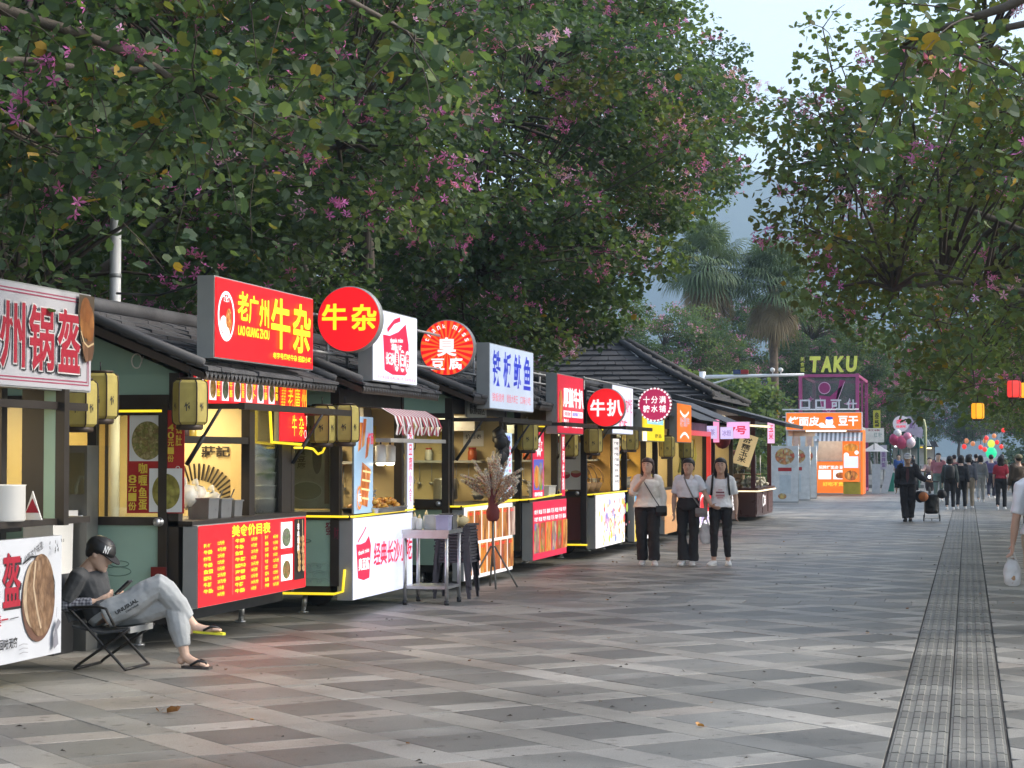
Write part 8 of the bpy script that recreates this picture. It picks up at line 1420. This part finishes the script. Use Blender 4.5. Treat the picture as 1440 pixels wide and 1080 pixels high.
# --- vendor behind the brown counter, and walkers farther off
J = joints(1.72); person('vendor in black T-shirt and dark red cap behind the brown counter', (-5.80, 51.6, 0), R(170), 1.72, J, shirt=black, sleeve=.4, trousers=trb, hair='short', cap=mat('cap_wine', (.09, .015, .02), .8), vox=.016, face=True, puff=1.3)
def walker(label, x, y, rz, h, top, bot, sk=skin_m, hair='short', sleeve=.42, stride=.18, style='straight', fat=1.0, shoe=wsn, cap=None, vox=.02, swing=.10, hair_m=hairm, puff=1.3):
    s = stride; J = joints(h, anR=(.06 * h, s, .045 * h), toeR=(.068 * h, s + .1 * h, .018 * h), knR=(.057 * h, s * .75, .285 * h), anL=(-.06 * h, -s, .075 * h), toeL=(-.068 * h, -s + .09 * h, .02 * h), knL=(-.057 * h, .02, .28 * h), elR=(.13 * h, -.02 * h - swing * .6, .63 * h), wrR=(.14 * h, -swing, .49 * h), hdR=(.135 * h, -swing + .02, .43 * h), elL=(-.13 * h, -.02 * h + swing * .4, .63 * h), wrL=(-.14 * h, swing + .02, .49 * h), hdL=(-.135 * h, swing + .04, .435 * h))
    return person(label, (x, y, 0), rz, h, J, skin=sk, shirt=top, sleeve=sleeve, trousers=bot, style=style, shoe=shoe, hair=hair, fat=fat, vox=vox, fold=.03, cap=cap, puff=puff, hair_m=hair_m, group='walkers on the far promenade')
def cl(n, c): return mat('cloth_' + n, c, .85, var=.1, scale=6)
gj, red_, pink, blu, prp, gry, bei, dgn = cl('grey_green', (.05, .06, .055)), cl('red', (.34, .02, .035)), cl('pink', (.42, .15, .17)), cl('light_blue', (.30, .42, .48)), cl('purple', (.09, .07, .16)), cl('grey', (.20, .20, .20)), cl('beige', (.36, .30, .22)), cl('dull_green', (.14, .19, .16))
walker('walker in a dark grey green jacket with black backpack, seen from behind', -.52, 61.0, R(3), 1.58, gj, trb, hair='bob', sleeve=.97, stride=.10, puff=1.8)
b = MB(); b.lathe([(.12, -.2), (.15, -.16), (.15, .12), (.09, .19)], (0, -.16, 1.12), black, 12, 'z', 1, .6); o = b.build('backpack', None, (-.52, 61.0, 0)); tag(o, 'black backpack on the walker in the grey green jacket', 'backpack')
walker('walker all in black close beside the grey green jacket', -.20, 61.6, R(-4), 1.6, cl('near_black', (.02, .02, .022)), trb, hair='bob', sleeve=.97, stride=.12)
walker('walker in beige trousers and black and white top on the tactile strip', .02, 62.4, R(0), 1.62, cl('black_white', (.10, .10, .11)), bei, hair='bob', sleeve=.9, stride=.14)
walker('walker in grey top and grey trousers farther along the strip', .42, 71.5, R(5), 1.6, gry, cl('pale_grey', (.33, .33, .32)), hair='bob', sleeve=.97)
walker('woman in a red top with long black hair walking away on the right', .95, 61.6, R(-3), 1.58, red_, trb, hair='long', sleeve=.42, stride=.2)
walker('person in a pink top and green trousers walking towards us', -1.0, 71.8, R(182), 1.68, pink, dgn, hair='short', sleeve=.5, fat=1.05)
walker('stout walker in purple seen between the grey and the red walker', .85, 78, R(0), 1.62, prp, cl('navy', (.03, .03, .05)), sleeve=.45, fat=1.15)
walker('walker in light blue near the green booth', -2.05, 79, R(20), 1.5, blu, cl('mid_grey', (.12, .12, .13)), hair='bob', sleeve=.6)
walker('walker in dusky red behind the person in pink', -.55, 86, R(0), 1.62, cl('dusky_red', (.25, .10, .10)), trb, sleeve=.6)
walker('walker in black far behind the beige trousers', .35, 92, R(0), 1.65, cl('near_black', (.02, .02, .022)), trb, sleeve=.9)
walker('walker in white far down the strip', .1, 99, R(180), 1.65, cl('off_white', (.5, .5, .5)), cl('mid_grey', (.12, .12, .13)), sleeve=.5)
walker('walker in navy far down at the left of the strip', -1.5, 104, R(0), 1.65, cl('navy', (.03, .03, .05)), trb, sleeve=.9)
walker('walker in teal farthest on the left side', -2.6, 96, R(180), 1.6, cl('teal', (.05, .14, .15)), cl('mid_grey', (.12, .12, .13)), sleeve=.5)
walker('bulky person in brown jacket beside the bicycle at the right edge', 1.30, 55, R(30), 1.62, cl('brown', (.08, .06, .045)), trb, sleeve=.97, cap=cl('olive_cap', (.22, .2, .12)), fat=1.2, puff=2.2)
walker('far walker in olive right of the neon pole light', 1.6, 100, R(0), 1.65, cl('olive', (.10, .10, .05)), trb, sleeve=.6)
walker('far walker in blue inside the booth', -3.3, 101, R(180), 1.65, cl('bright_blue', (.05, .12, .35)), trb, sleeve=.6)
walker('customer in tan before the far stalls', -2.35, 90, R(-60), 1.6, cl('tan', (.30, .2, .14)), trb, sleeve=.6)
# seated-on scooter rider
sc_ = empty('motor_scooter', (-1.38, 76.5, 0), 'dark motor scooter with a lit headlight coming down the promenade', 'scooter', None, R(180)); dks = mat('scooter_dark', (.04, .03, .035), .3)
for y in (-.5, .55): b = MB(); b.lathe([(.16, -.04), (.22, -.03), (.22, .03), (.16, .04)], (0, y, .22), tyre, 16, 'x'); b.build('wheel', sc_)
b = MB(); rings(b, [(V3((0, y, z)), V3((1, 0, 0)), V3((0, 0, 1)), w, d) for y, z, w, d in ((-.7, .55, .06, .06), (-.5, .52, .14, .14), (-.2, .48, .15, .14), (-.02, .32, .14, .05), (.25, .32, .14, .05), (.36, .55, .17, .22), (.42, .75, .15, .18), (.44, .92, .08, .06))], dks, 14); b.build('body', sc_); b = MB(); b.box(-.14, .14, -.65, -.05, .66, .73, black); b.build('saddle', sc_); b = MB(); b.tube([(-.32, .34, 1.02), (0, .42, .96), (.32, .34, 1.02)], .018, black, 8); b.build('handlebar', sc_); b = MB(); b.ball((0, .56, .80), .06, lampc, 10); b.build('headlight', sc_)
J = joints(1.6, pelvis=(0, -.3, .80), neck=(0, -.24, 1.24), head=(0, -.21, 1.40), shR=(.165, -.24, 1.2), shL=(-.165, -.24, 1.2), elR=(.24, -.05, 1.02), elL=(-.24, -.05, 1.02), wrR=(.27, .2, 1.02), wrL=(-.27, .2, 1.02), hdR=(.29, .3, 1.03), hdL=(-.29, .3, 1.03), hpR=(.09, -.27, .78), hpL=(-.09, -.27, .78), knR=(.12, .12, .72), knL=(-.12, .12, .72), anR=(.11, .12, .40), anL=(-.11, .12, .40), toeR=(.11, .27, .37), toeL=(-.11, .27, .37)); person('rider in a pale pink jacket on the oncoming scooter', (-1.38, 76.5, 0), R(180), 1.6, J, shirt=cl('pale_pink', (.42, .28, .26)), sleeve=.95, trousers=trb, hair='short', vox=.022, shoe=None)
# bicycle parked at the right edge
bk_ = empty('bicycle', (1.65, 57, 0), 'parked bicycle at the right edge beside the person in brown', 'bicycle', None, R(25)); fm = mat('bike_frame', (.05, .05, .055), .35)
for y in (-.52, .52):
    b = MB(); b.tube([(0, y + .33 * math.cos(R(a)), .33 + .33 * math.sin(R(a))) for a in range(0, 361, 18)], .016, tyre, 6, False); w = b.build('wheel', bk_); b = MB()
    for a in range(0, 180, 30): b.tube([(0, y + .32 * math.cos(R(a)), .33 + .32 * math.sin(R(a))), (0, y - .32 * math.cos(R(a)), .33 - .32 * math.sin(R(a)))], .003, steel, 4)
    b.build('spokes', w)
b = MB(); 
for p, q in (((0, -.52, .33), (0, -.1, .30)), ((0, -.52, .33), (0, -.2, .78)), ((0, -.1, .30), (0, -.22, .85)), ((0, -.1, .30), (0, .36, .80)), ((0, -.2, .78), (0, .36, .84)), ((0, .52, .33), (0, .36, .95))): b.tube([p, q], .018, fm, 8)
b.build('frame', bk_); b = MB(); b.tube([(-.28, .28, 1.02), (0, .36, .97), (.28, .28, 1.02)], .013, black, 8); b.build('handlebar', bk_); b = MB(); b.lathe([(.03, 0), (.09, .02), (.08, .06)], (0, -.23, .86), black, 12, 'z', .8, 1.4); b.build('saddle', bk_); b = MB(); b.box(-.15, .15, .45, .72, .72, .95, steel); b.build('basket', bk_)
# ================================================================== HAZE
hz = MB(); hm, HN, HL = _mat('air'); ho = HN.new('ShaderNodeOutputMaterial'); pvv = HN.new('ShaderNodeVolumePrincipled'); pvv.inputs['Color'].default_value = (0.52, 0.73, 0.97, 1); pvv.inputs['Density'].default_value = HAZE; pvv.inputs['Anisotropy'].default_value = 0.2
HL.new(pvv.outputs[0], ho.inputs['Volume'])
hz.box(-2100, 2100, -40, 2900, -6.2, 420, hm); ho_ = hz.build('haze'); tag(ho_, 'thin bluish evening haze over the whole place', kind='stuff')
